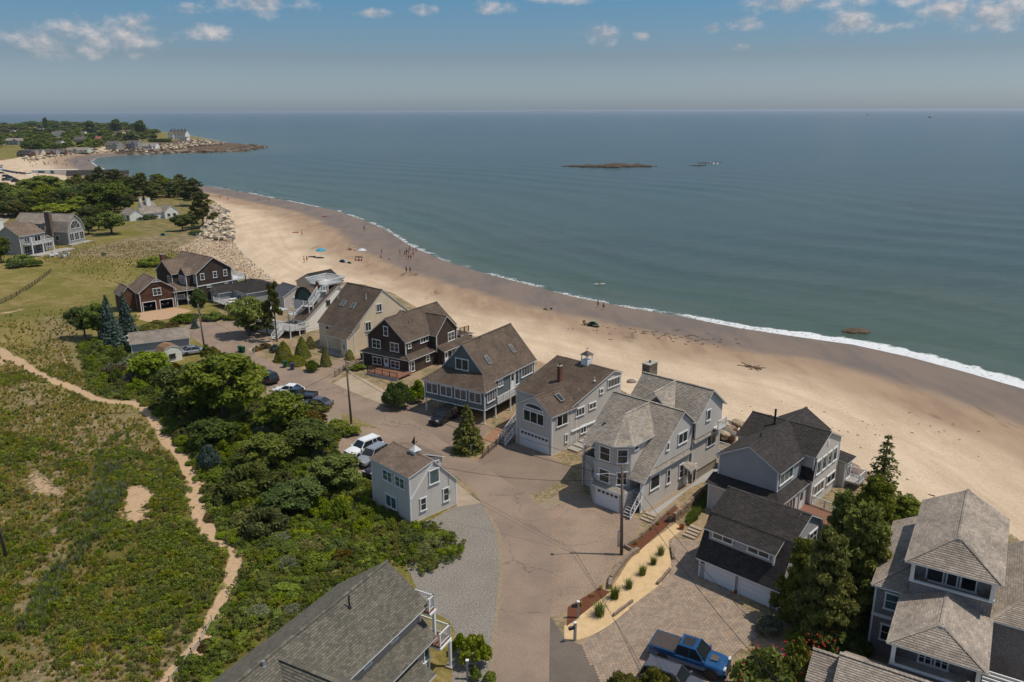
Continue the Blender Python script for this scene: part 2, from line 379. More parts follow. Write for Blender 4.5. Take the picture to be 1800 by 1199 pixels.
SIDE = {'u-': ((0, -1), (-1, 0)), 'u+': ((0, 1), (1, 0)), 'v-': ((1, 0), (0, -1)), 'v+': ((-1, 0), (0, 1))}
class House:
    def __init__(s, name, label, cat, x, y, deg, side, roofm, z=0.0, step=0.2, lift=0.022, rstep=0.17, trim=WHITE, group=None, scale=None):
        s.e = thing(name, label, cat, (x, y, z), math.radians(deg), group, scale); s.side = side; s.roofm = roofm
        s.step, s.lift, s.rstep = step, lift, rstep; s.trim = trim; s.x, s.y, s.a = x, y, math.radians(deg)
    def w(s, u, v, z=0):
        c, q = math.cos(s.a), math.sin(s.a); return Vector((s.x+u*c-v*q, s.y+u*q+v*c, z))
    def wall(s, polys, thick=0.0, name='wall', side=None, corners=(), step=None, core=None):
        "polys: list of (points, outward 2D); vertical convex faces"
        side = side or s.side; core_ = MB(); sd = MB()
        for pts, out in polys:
            courses(sd, pts, (out[0], out[1], 0), step or s.step, s.lift)
            core_.ext(pts, (-out[0]*0.15, -out[1]*0.15, 0))
        o = core_.build(name, core or side, s.e)
        q = sd.build('siding', side, o); q['kind'] = 'stuff'
        if corners:
            cb = MB()
            for (u, v, z0, z1) in corners: cb.box(u-.07, v-.07, z0, u+.07, v+.07, z1)
            cb.build('corner_boards', s.trim, s.e)['kind'] = 'stuff'
        return o
    def block(s, u0, u1, v0, v1, z0, ze, ridge=None, zr=None, rc=None, ze2=None, oh=0.35, roh=0.25, sides='u-u+v-v+', side=None, corners=True, roof=True, cuts=(), roofm=None):
        """box of walls, optional gable roof. ridge 'u': ridge runs along u at v=rc; eaves at v0 (ze) and v1 (ze2)"""
        ze2 = ze if ze2 is None else ze2; polys = []
        if ridge is None:
            hs = {(0, 0): ze, (1, 0): ze, (0, 1): ze, (1, 1): ze}
        if ridge == 'u':
            rc = (v0+v1)/2 if rc is None else rc
            if 'u-' in sides: polys.append(([(u0,v0,z0),(u0,v1,z0),(u0,v1,ze2),(u0,rc,zr),(u0,v0,ze)], (-1,0)))
            if 'u+' in sides: polys.append(([(u1,v0,z0),(u1,v1,z0),(u1,v1,ze2),(u1,rc,zr),(u1,v0,ze)], (1,0)))
            if 'v-' in sides: polys.append(([(u0,v0,z0),(u1,v0,z0),(u1,v0,ze),(u0,v0,ze)], (0,-1)))
            if 'v+' in sides: polys.append(([(u0,v1,z0),(u1,v1,z0),(u1,v1,ze2),(u0,v1,ze2)], (0,1)))
        elif ridge == 'v':
            rc = (u0+u1)/2 if rc is None else rc
            if 'v-' in sides: polys.append(([(u0,v0,z0),(u1,v0,z0),(u1,v0,ze2),(rc,v0,zr),(u0,v0,ze)], (0,-1)))
            if 'v+' in sides: polys.append(([(u0,v1,z0),(u1,v1,z0),(u1,v1,ze2),(rc,v1,zr),(u0,v1,ze)], (0,1)))
            if 'u-' in sides: polys.append(([(u0,v0,z0),(u0,v1,z0),(u0,v1,ze),(u0,v0,ze)], (-1,0)))
            if 'u+' in sides: polys.append(([(u1,v0,z0),(u1,v1,z0),(u1,v1,ze2),(u1,v0,ze2)], (1,0)))
        else:
            if 'u-' in sides: polys.append(([(u0,v0,z0),(u0,v1,z0),(u0,v1,ze),(u0,v0,ze)], (-1,0)))
            if 'u+' in sides: polys.append(([(u1,v0,z0),(u1,v1,z0),(u1,v1,ze),(u1,v0,ze)], (1,0)))
            if 'v-' in sides: polys.append(([(u0,v0,z0),(u1,v0,z0),(u1,v0,ze),(u0,v0,ze)], (0,-1)))
            if 'v+' in sides: polys.append(([(u0,v1,z0),(u1,v1,z0),(u1,v1,ze),(u0,v1,ze)], (0,1)))
        cn = []
        if corners:
            if ridge == 'v': cn = [(u0,v0,z0,ze),(u1,v0,z0,ze2),(u0,v1,z0,ze),(u1,v1,z0,ze2)]
            elif ridge == 'u': cn = [(u0,v0,z0,ze),(u1,v0,z0,ze),(u0,v1,z0,ze2),(u1,v1,z0,ze2)]
            else: cn = [(u0,v0,z0,ze),(u1,v0,z0,ze),(u0,v1,z0,ze),(u1,v1,z0,ze)]
        s.wall(polys, side=side, corners=cn)
        if ridge and roof:
            t = 0.12
            if ridge == 'u':
                k1 = (zr-ze)/(rc-v0); k2 = (zr-ze2)/(v1-rc)
                s.roof([[(u0-roh,v0-oh,ze-k1*oh+t),(u1+roh,v0-oh,ze-k1*oh+t),(u1+roh,rc,zr+t),(u0-roh,rc,zr+t)],
                        [(u0-roh,v1+oh,ze2-k2*oh+t),(u1+roh,v1+oh,ze2-k2*oh+t),(u1+roh,rc,zr+t),(u0-roh,rc,zr+t)]], [((u0-roh,rc,zr+t),(u1+roh,rc,zr+t))], roofm)
            else:
                k1 = (zr-ze)/(rc-u0); k2 = (zr-ze2)/(u1-rc)
                s.roof([[(u0-oh,v0-roh,ze-k1*oh+t),(u0-oh,v1+roh,ze-k1*oh+t),(rc,v1+roh,zr+t),(rc,v0-roh,zr+t)],
                        [(u1+oh,v0-roh,ze2-k2*oh+t),(u1+oh,v1+roh,ze2-k2*oh+t),(rc,v1+roh,zr+t),(rc,v0-roh,zr+t)]], [((rc,v0-roh,zr+t),(rc,v1+roh,zr+t))], roofm)
    def roof(s, planes, ridges=(), roofm=None, name='roof', th=0.11, step=None):
        roofm = roofm or s.roofm; sl = MB(); sh = MB()
        for p in planes:
            sl.ext(p, (0, 0, -th), 0, (0, 0, 0)); courses(sh, p, (0, 0, 1), step or s.rstep, 0.028)
        for a, b in ridges:
            a = Vector(a); b = Vector(b); d = (b-a); L_ = d.length; d.normalize(); x = d.cross(Vector((0, 0, 1))).normalized()
            n = max(1, int(L_/0.3))
            for i in range(n):
                p = a+d*L_*i/n; q = a+d*(L_*(i+1)/n+0.03); lz = Vector((0, 0, 0.05)); lw = Vector((0, 0, 0.085))
                for sg in (-1, 1):
                    w = x*0.15*sg+Vector((0, 0, -0.05))
                    sh.face([p+lz, q+lw, q+w+lw, p+w+lz][::sg], 0, [(i*.3, 0.02), (i*.3, .1), (i*.3+.1, .1), (i*.3+.1, .02)])
        o = sl.build(name, s.trim, s.e); q = sh.build('shingle_courses', roofm, o); q['kind'] = 'stuff'
        return o
    def hip(s, u0, u1, v0, v1, ze, zr, ridge, i0, i1, oh=0.4, roofm=None, name='roof'):
        "hip roof; ridge runs along an axis, ends set in by i0,i1 (0 = gable end there)"
        u0 -= oh; u1 += oh; v0 -= oh; v1 += oh; ze += 0.1; pl = []; rd = []
        if ridge == 'u':
            m = (v0+v1)/2; a = (u0+(i0+oh if i0 else 0), m, zr); b = (u1-(i1+oh if i1 else 0), m, zr)
            pl += [[(u0,v0,ze),(u1,v0,ze),b,a], [(u0,v1,ze),(u1,v1,ze),b,a]]
            if i0: pl.append([(u0,v0,ze),(u0,v1,ze),a]); rd += [((u0,v0,ze),a), ((u0,v1,ze),a)]
            if i1: pl.append([(u1,v0,ze),(u1,v1,ze),b]); rd += [((u1,v0,ze),b), ((u1,v1,ze),b)]
        else:
            m = (u0+u1)/2; a = (m, v0+(i0+oh if i0 else 0), zr); b = (m, v1-(i1+oh if i1 else 0), zr)
            pl += [[(u0,v0,ze),(u0,v1,ze),b,a], [(u1,v0,ze),(u1,v1,ze),b,a]]
            if i0: pl.append([(u0,v0,ze),(u1,v0,ze),a]); rd += [((u0,v0,ze),a), ((u1,v0,ze),a)]
            if i1: pl.append([(u0,v1,ze),(u1,v1,ze),b]); rd += [((u0,v1,ze),b), ((u1,v1,ze),b)]
        rd.append((a, b)); return s.roof(pl, rd, roofm, name)
    def shed(s, u0, u1, v0, v1, z00, z11, axis, oh=0.25, roofm=None):
        "single slope: axis 'u' -> z00 at u0, z11 at u1"
        if axis == 'u':
            k = (z11-z00)/(u1-u0); p = [(u0-oh,v0-oh,z00-k*oh),(u0-oh,v1+oh,z00-k*oh),(u1,v1+oh,z11),(u1,v0-oh,z11)]
            if z11 < z00: p = [(u0,v0-oh,z00),(u0,v1+oh,z00),(u1+oh,v1+oh,z11+k*oh),(u1+oh,v0-oh,z11+k*oh)]
        else:
            k = (z11-z00)/(v1-v0); p = [(u0-oh,v0-oh,z00-k*oh),(u1+oh,v0-oh,z00-k*oh),(u1+oh,v1,z11),(u0-oh,v1,z11)]
            if z11 < z00: p = [(u0-oh,v0,z00),(u1+oh,v0,z00),(u1+oh,v1+oh,z11+k*oh),(u0-oh,v1+oh,z11+k*oh)]
        return s.roof([p], (), roofm)
    def win(s, side, c, s0, s1, z0, z1, nx=1, ny=2, gl=None, arch=0, trim=None, name='window', off=None):
        off = s.lift+.012 if off is None else off; gl = gl or GLASS; d, o = SIDE[side]; w = abs(s1-s0); h = z1-z0; fm, pm = win_meshes(w, h, nx, ny, gl, trim or s.trim, arch); mid = (s0+s1)/2
        p = Vector((c, mid, z0)) if side[0] == 'u' else Vector((mid, c, z0)); p += Vector((o[0], o[1], 0))*off
        f = link(name, fm, s.e, p, math.atan2(o[1], o[0])-math.pi/2); link('pane', pm, f); return f
    def door(s, side, c, s0, s1, z0, z1, m=None, name='door', glass=True):
        d, o = SIDE[side]; w = abs(s1-s0); h = z1-z0; mid = (s0+s1)/2
        p = Vector((c, mid, z0)) if side[0] == 'u' else Vector((mid, c, z0)); p += Vector((o[0], o[1], 0))*(s.lift+.012)
        mb = MB(); mb.box(-w/2, 0, 0, -w/2+.1, .09, h); mb.box(w/2-.1, 0, 0, w/2, .09, h); mb.box(-w/2-.03, 0, h-.1, w/2+.03, .1, h+.02)
        f = mb.build('door_frame', s.trim, s.e); f.location = p; f.rotation_euler = (0, 0, math.atan2(o[1], o[0])-math.pi/2)
        mb = MB(); mb.box(-w/2+.1, 0, 0.02, w/2-.1, .05, h-.1, 0)
        if glass: mb.box(-w/2+.25, .0, h*.5, w/2-.25, .058, h*.88, 1)
        mb.box(-w/2+.25, .0, .25, w/2-.25, .055, h*.42, 0); mb.box(w/2-.22, .05, 1.0, w/2-.17, .1, 1.08, 2)
        mb.build(name, [m or WHITE, GLASS, BLACKM], f); return f
    def garage_door(s, side, c, s0, s1, z0, z1, lights=1, rows=4, m=None):
        d, o = SIDE[side]; w = abs(s1-s0); h = z1-z0; mid = (s0+s1)/2
        p = Vector((c, mid, z0)) if side[0] == 'u' else Vector((mid, c, z0)); p += Vector((o[0], o[1], 0))*(s.lift+.012)
        mb = MB(); mb.box(-w/2-.12, 0, 0, -w/2, .1, h); mb.box(w/2, 0, 0, w/2+.12, .1, h); mb.box(-w/2-.14, 0, h, w/2+.14, .12, h+.14)
        f = mb.build('door_frame', s.trim, s.e); f.location = p; f.rotation_euler = (0, 0, math.atan2(o[1], o[0])-math.pi/2)
        mb = MB(); n = max(2, round(w/0.6))
        for r in range(rows):
            z = h*r/rows; mb.box(-w/2, 0, z+.008, w/2, .04, z+h/rows-.008)
            for k in range(n):
                x = -w/2+w*k/n
                if not (r == rows-1 and lights): mb.box(x+.06, 0, z+.07, x+w/n-.06, .055, z+h/rows-.07)
        mb.build('garage_door', m or DOORW, f)
        if lights:
            me = MB(); ww = w/n-.16 if lights == 1 else w/2-.5
            xs = [-w/2+w*(k+.5)/n for k in range(n)] if lights == 1 else [-w/4, w/4]
            me.box(-ww/2, 0, .1, ww/2, .052, h/rows-.12); me = me.mesh('pane', GLASS)
            for x in xs: link('pane', me, f, (x, 0, h*(rows-1)/rows))
        return f
    def part(s, name, mb, m, smooth=False): return mb.build(name, m, s.e, smooth)
    def rail(s, pts, h=0.95, post=1.6, bal=0.16, m=None, cap=0.07, flare=None, glass=False, br=0.03):
        "railing along a polyline (local coordinates with z)"
        m = m or WHITE; mb = MB(); pb = MB(); pts = [Vector(p) for p in pts]
        for a, b in zip(pts, pts[1:]):
            L_ = (b-a).length; up = Vector((0, 0, h))
            pb.bar(a+up, b+up, cap, cap); pb.bar(a+Vector((0, 0, .12)), b+Vector((0, 0, .12)), .05, .05)
            n = max(1, round(L_/post))
            for i in range(n+1): q = a.lerp(b, i/n); pb.box(q.x-.055, q.y-.055, q.z, q.x+.055, q.y+.055, q.z+h+.08)
            nb = int(L_/bal)
            for i in range(1, nb): q = a.lerp(b, i/nb); mb.box(q.x-br/2, q.y-br/2, q.z+.12, q.x+br/2, q.y+br/2, q.z+h-.02)
        o = pb.build('railing', m, s.e)
        if mb.f: q = mb.build('balusters', m, o); q['kind'] = 'stuff'
        return o
    def stairs(s, a, b, w, n, m=None, strm=None):
        "a bottom, b top (local), width w; each tread an object"
        a = Vector(a); b = Vector(b); d = Vector((b.x-a.x, b.y-a.y, 0)); L_ = d.length; d.normalize(); x = Vector((-d.y, d.x, 0))*w/2
        sb = MB()
        for sg in (-1, 1):
            p = a+x*sg; q = b+x*sg; sb.ext([p, p+Vector((0, 0, .1)), q+Vector((0, 0, -.02)), q-Vector((0, 0, .3))], x.normalized()*0.05*sg)
        st = sb.build('stringers', strm or WHITE, s.e)
        tm = MB(); tm.box(-L_/n/2-.02, -w/2, -.04, L_/n/2, w/2, 0); me = tm.mesh('stair_tread', m or GREYW)
        for i in range(n):
            p = a.lerp(b, (i+.5)/n); p.z = a.z+(b.z-a.z)*(i+1)/n-.01
            link('stair_tread', me, st, p, math.atan2(d.y, d.x))
    def posts(s, pts, r=0.07, m=None, name='post'):
        for (u, v, z0, z1) in pts:
            mb = MB(); mb.box(-r, -r, 0, r, r, z1-z0); mb.box(-r-.03, -r-.03, 0, r+.03, r+.03, .12); mb.box(-r-.03, -r-.03, z1-z0-.1, r+.03, r+.03, z1-z0-.001); o = mb.build(name, m or WHITE, s.e); o.location = (u, v, z0)
    def slab(s, u0, v0, z0, u1, v1, z1, m, name='deck_floor'):
        mb = MB(); mb.box(u0, v0, z0, u1, v1, z1); return s.part(name, mb, m)
    def chimney(s, u, v, z0, z1, w, d, m=None, cap=True):
        mb = MB(); k = (w/2, d/2)
        for pts, out in (([(u-w/2,v-d/2,z0),(u+w/2,v-d/2,z0),(u+w/2,v-d/2,z1),(u-w/2,v-d/2,z1)], (0,-1,0)), ([(u-w/2,v+d/2,z0),(u+w/2,v+d/2,z0),(u+w/2,v+d/2,z1),(u-w/2,v+d/2,z1)], (0,1,0)),
                         ([(u-w/2,v-d/2,z0),(u-w/2,v+d/2,z0),(u-w/2,v+d/2,z1),(u-w/2,v-d/2,z1)], (-1,0,0)), ([(u+w/2,v-d/2,z0),(u+w/2,v+d/2,z0),(u+w/2,v+d/2,z1),(u+w/2,v-d/2,z1)], (1,0,0))):
            courses(mb, pts, out, 0.075, 0.006)
        o = mb.build('chimney', m or BRICK, s.e)
        cb = MB(); cb.box(u-w/2-.06, v-d/2-.06, z1, u+w/2+.06, v+d/2+.06, z1+.1, 0); cb.tube([(u, v, z1+.1), (u, v, z1+.35)], .12, 8, 1)
        cb.build('chimney_cap', [CONC, BLACKM], o)
    def vent(s, u, v, z, h=0.5, r=0.05, m=None):
        mb = MB(); mb.tube([(u, v, z-.2), (u, v, z+h)], r, 8); mb.lathe([(.16, -.02), (.06, .12)], (u, v, z), 8); s.part('vent_pipe', mb, m or PIPE)
    def cupola(s, u, v, z, w=0.9, h=1.1, rm=None):
        mb = MB(); mb.box(u-w/2, v-w/2, z-.4, u+w/2, v+w/2, z+h*.45); o = s.part('cupola', mb, WHITE)
        mb = MB()
        for a in (-1, 1):
            for b in (-1, 1): mb.box(u+a*(w/2-.06)-.05, v+b*(w/2-.06)-.05, z+h*.45, u+a*(w/2-.06)+.05, v+b*(w/2-.06)+.05, z+h)
        mb.build('cupola_posts', WHITE, o)['kind'] = 'stuff'
        mb = MB(); q = w/2+.13; ap = (u, v, z+h+.55); c = [(u-q,v-q,z+h),(u+q,v-q,z+h),(u+q,v+q,z+h),(u-q,v+q,z+h)]
        for i in range(4): mb.face([c[i], c[(i+1) % 4], ap], 0)
        mb.face(c[::-1], 0); mb.build('cupola_roof', rm or mat('dark_copper', (.10, .085, .075), .5, .3), o)
        mb = MB(); mb.tube([ap, (u, v, z+h+1.0)], .02, 6); mb.bar((u-.3, v, z+h+.8), (u+.3, v, z+h+.8), .03); mb.ext([(u+.3, v, z+h+.7), (u+.3, v, z+h+.9), (u+.1, v, z+h+.8)], (0, .02, 0)); mb.build('weathervane', BLACKM, o)
    def skylight(s, u, v, z, w, l, axis, k, gl=None):
        "on a slope rising along +axis with slope k"
        a = math.atan(k); mb = MB(); mb.box(-l/2, -w/2, -.05, l/2, -w/2+.07, .13); mb.box(-l/2, w/2-.07, -.05, l/2, w/2, .13); mb.box(-l/2, -w/2+.07, -.05, -l/2+.07, w/2-.07, .13); mb.box(l/2-.07, -w/2+.07, -.05, l/2, w/2-.07, .13)
        o = mb.build('skylight', mat('skylight_frame', (.30, .28, .25), .5), s.e); o.location = (u, v, z)
        o.rotation_euler = (Matrix.Rotation({'u': 0, 'v': math.pi/2, '-u': math.pi}[axis], 3, 'Z') @ Matrix.Rotation(-a, 3, 'Y')).to_euler()
        mb = MB(); mb.box(-l/2+.06, -w/2+.06, -.05, l/2-.06, w/2-.06, .1); mb.build('pane', gl or GLASS, o)
# ------------------------------------------------------------ ground
def polar_grid(angs, rads, keep):
    A, Rr = np.meshgrid(angs, rads); X = Rr*np.sin(A); Y = Rr*np.cos(A)
    return X, Y
def grid_mesh(name, X, Y, Z, mask, wrap=False):
    nr, nc = X.shape; idx = np.arange(nr*nc).reshape(nr, nc)
    a = idx[:-1, :-1]; b = idx[:-1, 1:]; c = idx[1:, 1:]; d = idx[1:, :-1]
    q = np.stack([a, d, c, b], -1).reshape(-1, 4)
    if wrap:
        q = np.vstack([q, np.stack([idx[:-1, -1], idx[1:, -1], idx[1:, 0], idx[:-1, 0]], -1)])
    mk = mask.ravel(); q = q[mk[q].any(axis=1)]
    used = np.zeros(nr*nc, bool); used[q.ravel()] = True; remap = np.cumsum(used)-1
    co = np.stack([X.ravel(), Y.ravel(), Z.ravel()], -1)[used].astype(np.float32); q = remap[q].astype(np.int32)
    me = bpy.data.meshes.new(name); me.vertices.add(len(co)); me.vertices.foreach_set('co', co.ravel())
    me.loops.add(q.size); me.loops.foreach_set('vertex_index', q[:, ::-1].ravel()); me.polygons.add(len(q))
    me.polygons.foreach_set('loop_start', np.arange(0, q.size, 4, dtype=np.int32)); me.polygons.foreach_set('loop_total', np.full(len(q), 4, np.int32))
    me.update(calc_edges=True); me.polygons.foreach_set('use_smooth', np.ones(len(q), bool)); return me, used
def attr(me, name, arr):
    a = me.attributes.new(name, 'FLOAT', 'POINT'); a.data.foreach_set('value', np.ascontiguousarray(arr, dtype=np.float32).ravel())
D2 = math.radians
angs = np.concatenate([np.arange(-180, -50, 5), np.arange(-50, 50, 0.2), np.arange(50, 180, 5)])
rads = np.exp(np.arange(math.log(14), math.log(4200), 0.0068))
X, Y = polar_grid(np.radians(angs), rads, None)
SD = sdist(X, Y); ZZ = zg(X, Y)
gm, used = grid_mesh('ground', X, Y, ZZ, SD > -45, True)
Xu, Yu, Du = X.ravel()[used], Y.ravel()[used], SD.ravel()[used]
RG = np.hypot(Xu, Yu)
attr(gm, 'shore', Du)
# bare sand: beach between the waterline and the yards
BEACH = [(2600,1200),(2000,1060),(1800,955),(1760,930),(1640,895),(1560,862),(1510,830),(1470,800),(1300,775),(1230,745),(1130,705),(1080,680),(960,640),(860,600),(790,575),(740,545),(690,515),(640,500),(600,495),(500,505),(470,500),(440,470),(410,430),(412,405),(398,372),(375,352),(330,340),(260,330),(100,322),(60,318),(20,300),(40,282),(90,272),(140,266),(200,264),(280,262),(330,262),(400,258),(400,180),(3000,180)]
BE = [G2(x, y) if y > 200 else None for x, y in BEACH]
BE = [b for b in BE if b is not None]
BEW = BE+[(-200, 2500), (6000, 2500), (6000, 0)]
bs = np.clip(pdist(Xu, Yu, BEW)*np.where(inpoly(Xu, Yu, BEW), 1, -1)/2.0+0.5, 0, 1)
farbeach = region(Xu, Yu, [(-60,330),(-60,296),(20,285),(70,272),(120,266),(210,262),(330,258),(330,300),(210,330),(120,335)], 3)
hr = region(Xu, Yu, [(330,262),(200,268),(200,258),(300,252),(330,246),(350,248),(380,246),(480,252),(480,268),(380,272)], 6)
beach = np.maximum(bs, farbeach*(Du < 90))*np.clip((RG < 640)+farbeach, 0, 1)
attr(gm, 'beach', beach)
bare = np.zeros_like(Xu)
PATH = [(0,613),(12,626),(30,632),(53,648),(88,667),(120,679),(152,693),(171,702),(203,707),(240,708),(256,720),(270,739),(285,763),(296,782),(312,796),(328,815),(335,828),(338,850),(346,882),(353,912),(370,941),(390,958),(408,975),(416,985),(404,1022),(388,1064),(370,1094),(352,1132),(321,1170),(300,1196),(285,1225)]
pw = [G2(*p) for p in PATH]
pd = pdist(Xu, Yu, pw, False)
wid = 0.55+0.3*sn(Xu, Yu, 4, 5)+0.5*np.clip(1-np.hypot(Xu-pw[17][0], Yu-pw[17][1])/7, 0, 1)
bare = np.maximum(bare, np.clip((wid+0.25-pd)/0.5, 0, 1))
for pth, w_ in (([(12,626),(0,640),(-30,665)], .7), ([(0,552),(25,546),(45,543)], .7), ([(345,458),(240,462),(150,470),(100,480)], .5), ([(100,573),(104,590),(99,605)], .3), ([(115,632),(122,650),(120,668)], .45), ([(200,505),(170,512),(140,520)], .3)):
    bare = np.maximum(bare, np.clip((w_+0.3-pdist(Xu, Yu, [G2(*p) for p in pth], False))/0.7, 0, 1)*(0.9 if w_ > .6 else .62))
for poly, k in (([(212,872),(225,857),(247,853),(275,868),(262,895),(250,925),(228,925),(213,922),(222,903)], 1.0), ([(52,832),(64,822),(90,848),(118,874),(95,880),(58,868)], .85), ([(0,900),(22,898),(10,920),(0,922)], .8), ([(118,640),(135,650),(128,668)], .7),
                ([(138,642),(160,655),(188,662),(182,685),(170,680)], .62), ([(45,1185),(95,1170),(80,1199),(40,1215)], .75), ([(270,1060),(300,1055),(290,1080)], .5), ([(310,985),(335,988),(325,1005)], .5), ([(365,985),(400,970),(425,962),(440,968),(420,975)], .7),
                ([(170,790),(225,810),(222,835),(200,830)], .55), ([(395,1075),(420,1040),(425,1060),(400,1100)], .5), ([(340,1120),(300,1150),(200,1160),(150,1199),(330,1199)], .42), ([(330,428),(352,414),(412,426),(425,445),(455,470),(500,505),(470,508),(430,490),(400,468),(340,445),(300,440)], .9), ([(0,800),(60,790),(130,800),(160,860),(140,960),(60,1060),(0,1090)], .28)):
    bare = np.maximum(bare, region(Xu, Yu, poly, 4.5)*k)
attr(gm, 'bare', bare)
green = region(Xu, Yu, [(-60,800),(-60,1300),(420,1300),(420,960),(345,890),(300,800),(200,780),(160,800),(60,770)], 10)
attr(gm, 'greenness', np.clip(green+0.5*(sn(Xu, Yu, 18, 8)-0.5), 0, 1))
tan_ = np.maximum.reduce([region(Xu, Yu, p, 6) for p in ([(0,640),(150,720),(230,720),(300,830),(240,870),(120,790),(0,760)], [(130,620),(240,640),(250,700),(170,700)], [(80,560),(130,560),(130,700),(90,660)], [(60,1130),(340,1110),(300,1260),(0,1260)], [(60,780),(140,790),(130,960),(60,1080),(0,1120),(0,1050),(70,960)], [(300,405),(430,420),(240,455),(100,450),(200,425)])])
attr(gm, 'dryness', tan_)
rock = np.maximum(hr, 0)
attr(gm, 'rock', rock)
lawn = np.maximum.reduce([region(Xu, Yu, p, 1.5) for p in ([(262,345),(330,345),(345,400),(300,420),(220,400),(160,425),(150,415),(280,380)], [(400,608),(438,598),(466,606),(418,617)], [(452,625),(478,612),(520,640),(480,640)], [(315,247),(345,247),(355,252),(330,256),(250,258),(255,250)])])
attr(gm, 'lawn', lawn)
yard = region(Xu, Yu, [(350,590),(440,480),(600,475),(700,500),(860,580),(960,620),(1130,685),(1300,760),(1560,850),(1640,895),(1800,950),(2300,1150),(2300,1600),(880,1600),(880,930),(700,770),(440,660)], 2)
attr(gm, 'yard', yard)
def ground_mat():
    m = bpy.data.materials.new('ground_cover'); nt, b = nodes(m); N = nt.nodes; L = nt.links
    def at(n): a = N.new('ShaderNodeAttribute'); a.attribute_name = n; return a.outputs['Fac']
    geo = N.new('ShaderNodeNewGeometry'); pos = geo.outputs['Position']
    def noi(s, d=5, r=0.6, vec=None):
        n = N.new('ShaderNodeTexNoise'); n.inputs['Scale'].default_value = s; n.inputs['Detail'].default_value = d; n.inputs['Roughness'].default_value = r; L.new(vec or pos, n.inputs['Vector']); return n.outputs[0]
    def mp(x, a, c, lo=0.0, hi=1.0, smooth=True):
        n = N.new('ShaderNodeMapRange'); n.interpolation_type = 'SMOOTHSTEP' if smooth else 'LINEAR'; L.new(x, n.inputs[0]); n.inputs[1].default_value = a; n.inputs[2].default_value = c; n.inputs[3].default_value = lo; n.inputs[4].default_value = hi; return n.outputs[0]
    def ma(op, a, c):
        n = N.new('ShaderNodeMath'); n.operation = op
        for i, q in enumerate((a, c)):
            if isinstance(q, (int, float)): n.inputs[i].default_value = q
            else: L.new(q, n.inputs[i])
        return n.outputs[0]
    def mix(f, a, c, bt='MIX'):
        n = N.new('ShaderNodeMixRGB'); n.blend_type = bt
        if isinstance(f, (int, float)): n.inputs[0].default_value = f
        else: L.new(f, n.inputs[0])
        for i, q in ((1, a), (2, c)):
            if isinstance(q, tuple): n.inputs[i].default_value = q
            else: L.new(q, n.inputs[i])
        return n.outputs[0]
    n_big = noi(0.06, 4); n_mid = noi(0.35, 6); n_fine = noi(2.2, 6, .7); n_vf = noi(9, 4, .7)
    g = mix(mp(n_mid, .36, .66), lin(124, 112, 56), lin(146, 128, 84))
    g = mix(mp(n_big, .40, .62), g, lin(112, 106, 50))
    g = mix(at('greenness'), g, mix(mp(n_mid, .4, .6), lin(80, 80, 34), lin(104, 94, 46)))
    g = mix(ma('MULTIPLY', at('dryness'), mp(n_fine, .3, .6, .45, 1)), g, mix(mp(n_mid, .4, .6), lin(150, 132, 104), lin(112, 98, 74)))
    g = mix(1.0, g, mix(mp(n_fine, .25, .75), (.62, .62, .60, 1), (1.35, 1.33, 1.3, 1)), 'MULTIPLY')
    g = mix(ma('MULTIPLY', at('lawn'), .9), g, mix(mp(n_mid, .4, .6), lin(96, 98, 52), lin(140, 118, 78)))
    y = mix(mp(n_mid, .4, .62), lin(150, 126, 98), lin(104, 98, 62)); y = mix(mp(n_fine, .4, .7), y, lin(168, 146, 118))
    g = mix(at('yard'), g, y)
    sandc = mix(mp(n_fine, .3, .7), lin(196, 166, 132), lin(176, 145, 112))
    br = ma('ADD', at('bare'), ma('ADD', ma('MULTIPLY', ma('SUBTRACT', n_fine, .5), 1.3), ma('MULTIPLY', ma('SUBTRACT', n_mid, .5), .8)))
    br = mp(ma('MULTIPLY', br, mp(at('bare'), 0.0, .15)), .42, .58)
    g = mix(br, g, sandc)
    lon = N.new('ShaderNodeCombineXYZ'); L.new(ma('MULTIPLY', at('shore'), .38), lon.inputs[0]); sx = N.new('ShaderNodeSeparateXYZ'); L.new(pos, sx.inputs[0]); L.new(ma('MULTIPLY', sx.outputs[0], .03), lon.inputs[1]); L.new(ma('MULTIPLY', sx.outputs[1], .03), lon.inputs[2])
    # beach: dry sand, damp band, wet band by height above the water
    sh = at('shore'); shn = ma('ADD', sh, ma('MULTIPLY', ma('SUBTRACT', noi(.05, 3), .5), 16)); shn2 = ma('ADD', sh, ma('MULTIPLY', ma('SUBTRACT', noi(.12, 3), .5), 7))
    st = N.new('ShaderNodeMapping'); st.inputs['Rotation'].default_value = (0, 0, math.radians(35)); st.inputs['Scale'].default_value = (1, .25, 1); L.new(pos, st.inputs[0])
    dry = mix(mp(noi(.25, 6, .6, st.outputs[0]), .35, .68), lin(212, 189, 160), lin(194, 170, 141))
    dry = mix(mp(noi(1.1, 7, .8), .50, .72, 0, .5), dry, lin(158, 134, 108)); dry = mix(mp(noi(.5, 8, .8, st.outputs[0]), .54, .66, 0, .45), dry, lin(226, 206, 178))
    dry = mix(mp(noi(1.0, 5, .6, lon.outputs[0]), .45, .62, 0, .42), dry, lin(184, 160, 132)); dry = mix(1.0, dry, mix(mp(noi(4.5, 5, .8), .3, .7), (.84, .83, .82, 1), (1.13, 1.13, 1.13, 1)), 'MULTIPLY')
    damp = mix(mp(noi(.3, 5, .6, st.outputs[0]), .35, .7), lin(164, 139, 113), lin(146, 122, 100))
    wet = mix(mp(noi(.2, 4, .6, st.outputs[0]), .4, .65), lin(128, 110, 94), lin(114, 100, 88))
    s = mix(mp(shn, 24, 42), damp, dry); wf = mp(shn2, 15, 22)
    s = mix(wf, wet, s)
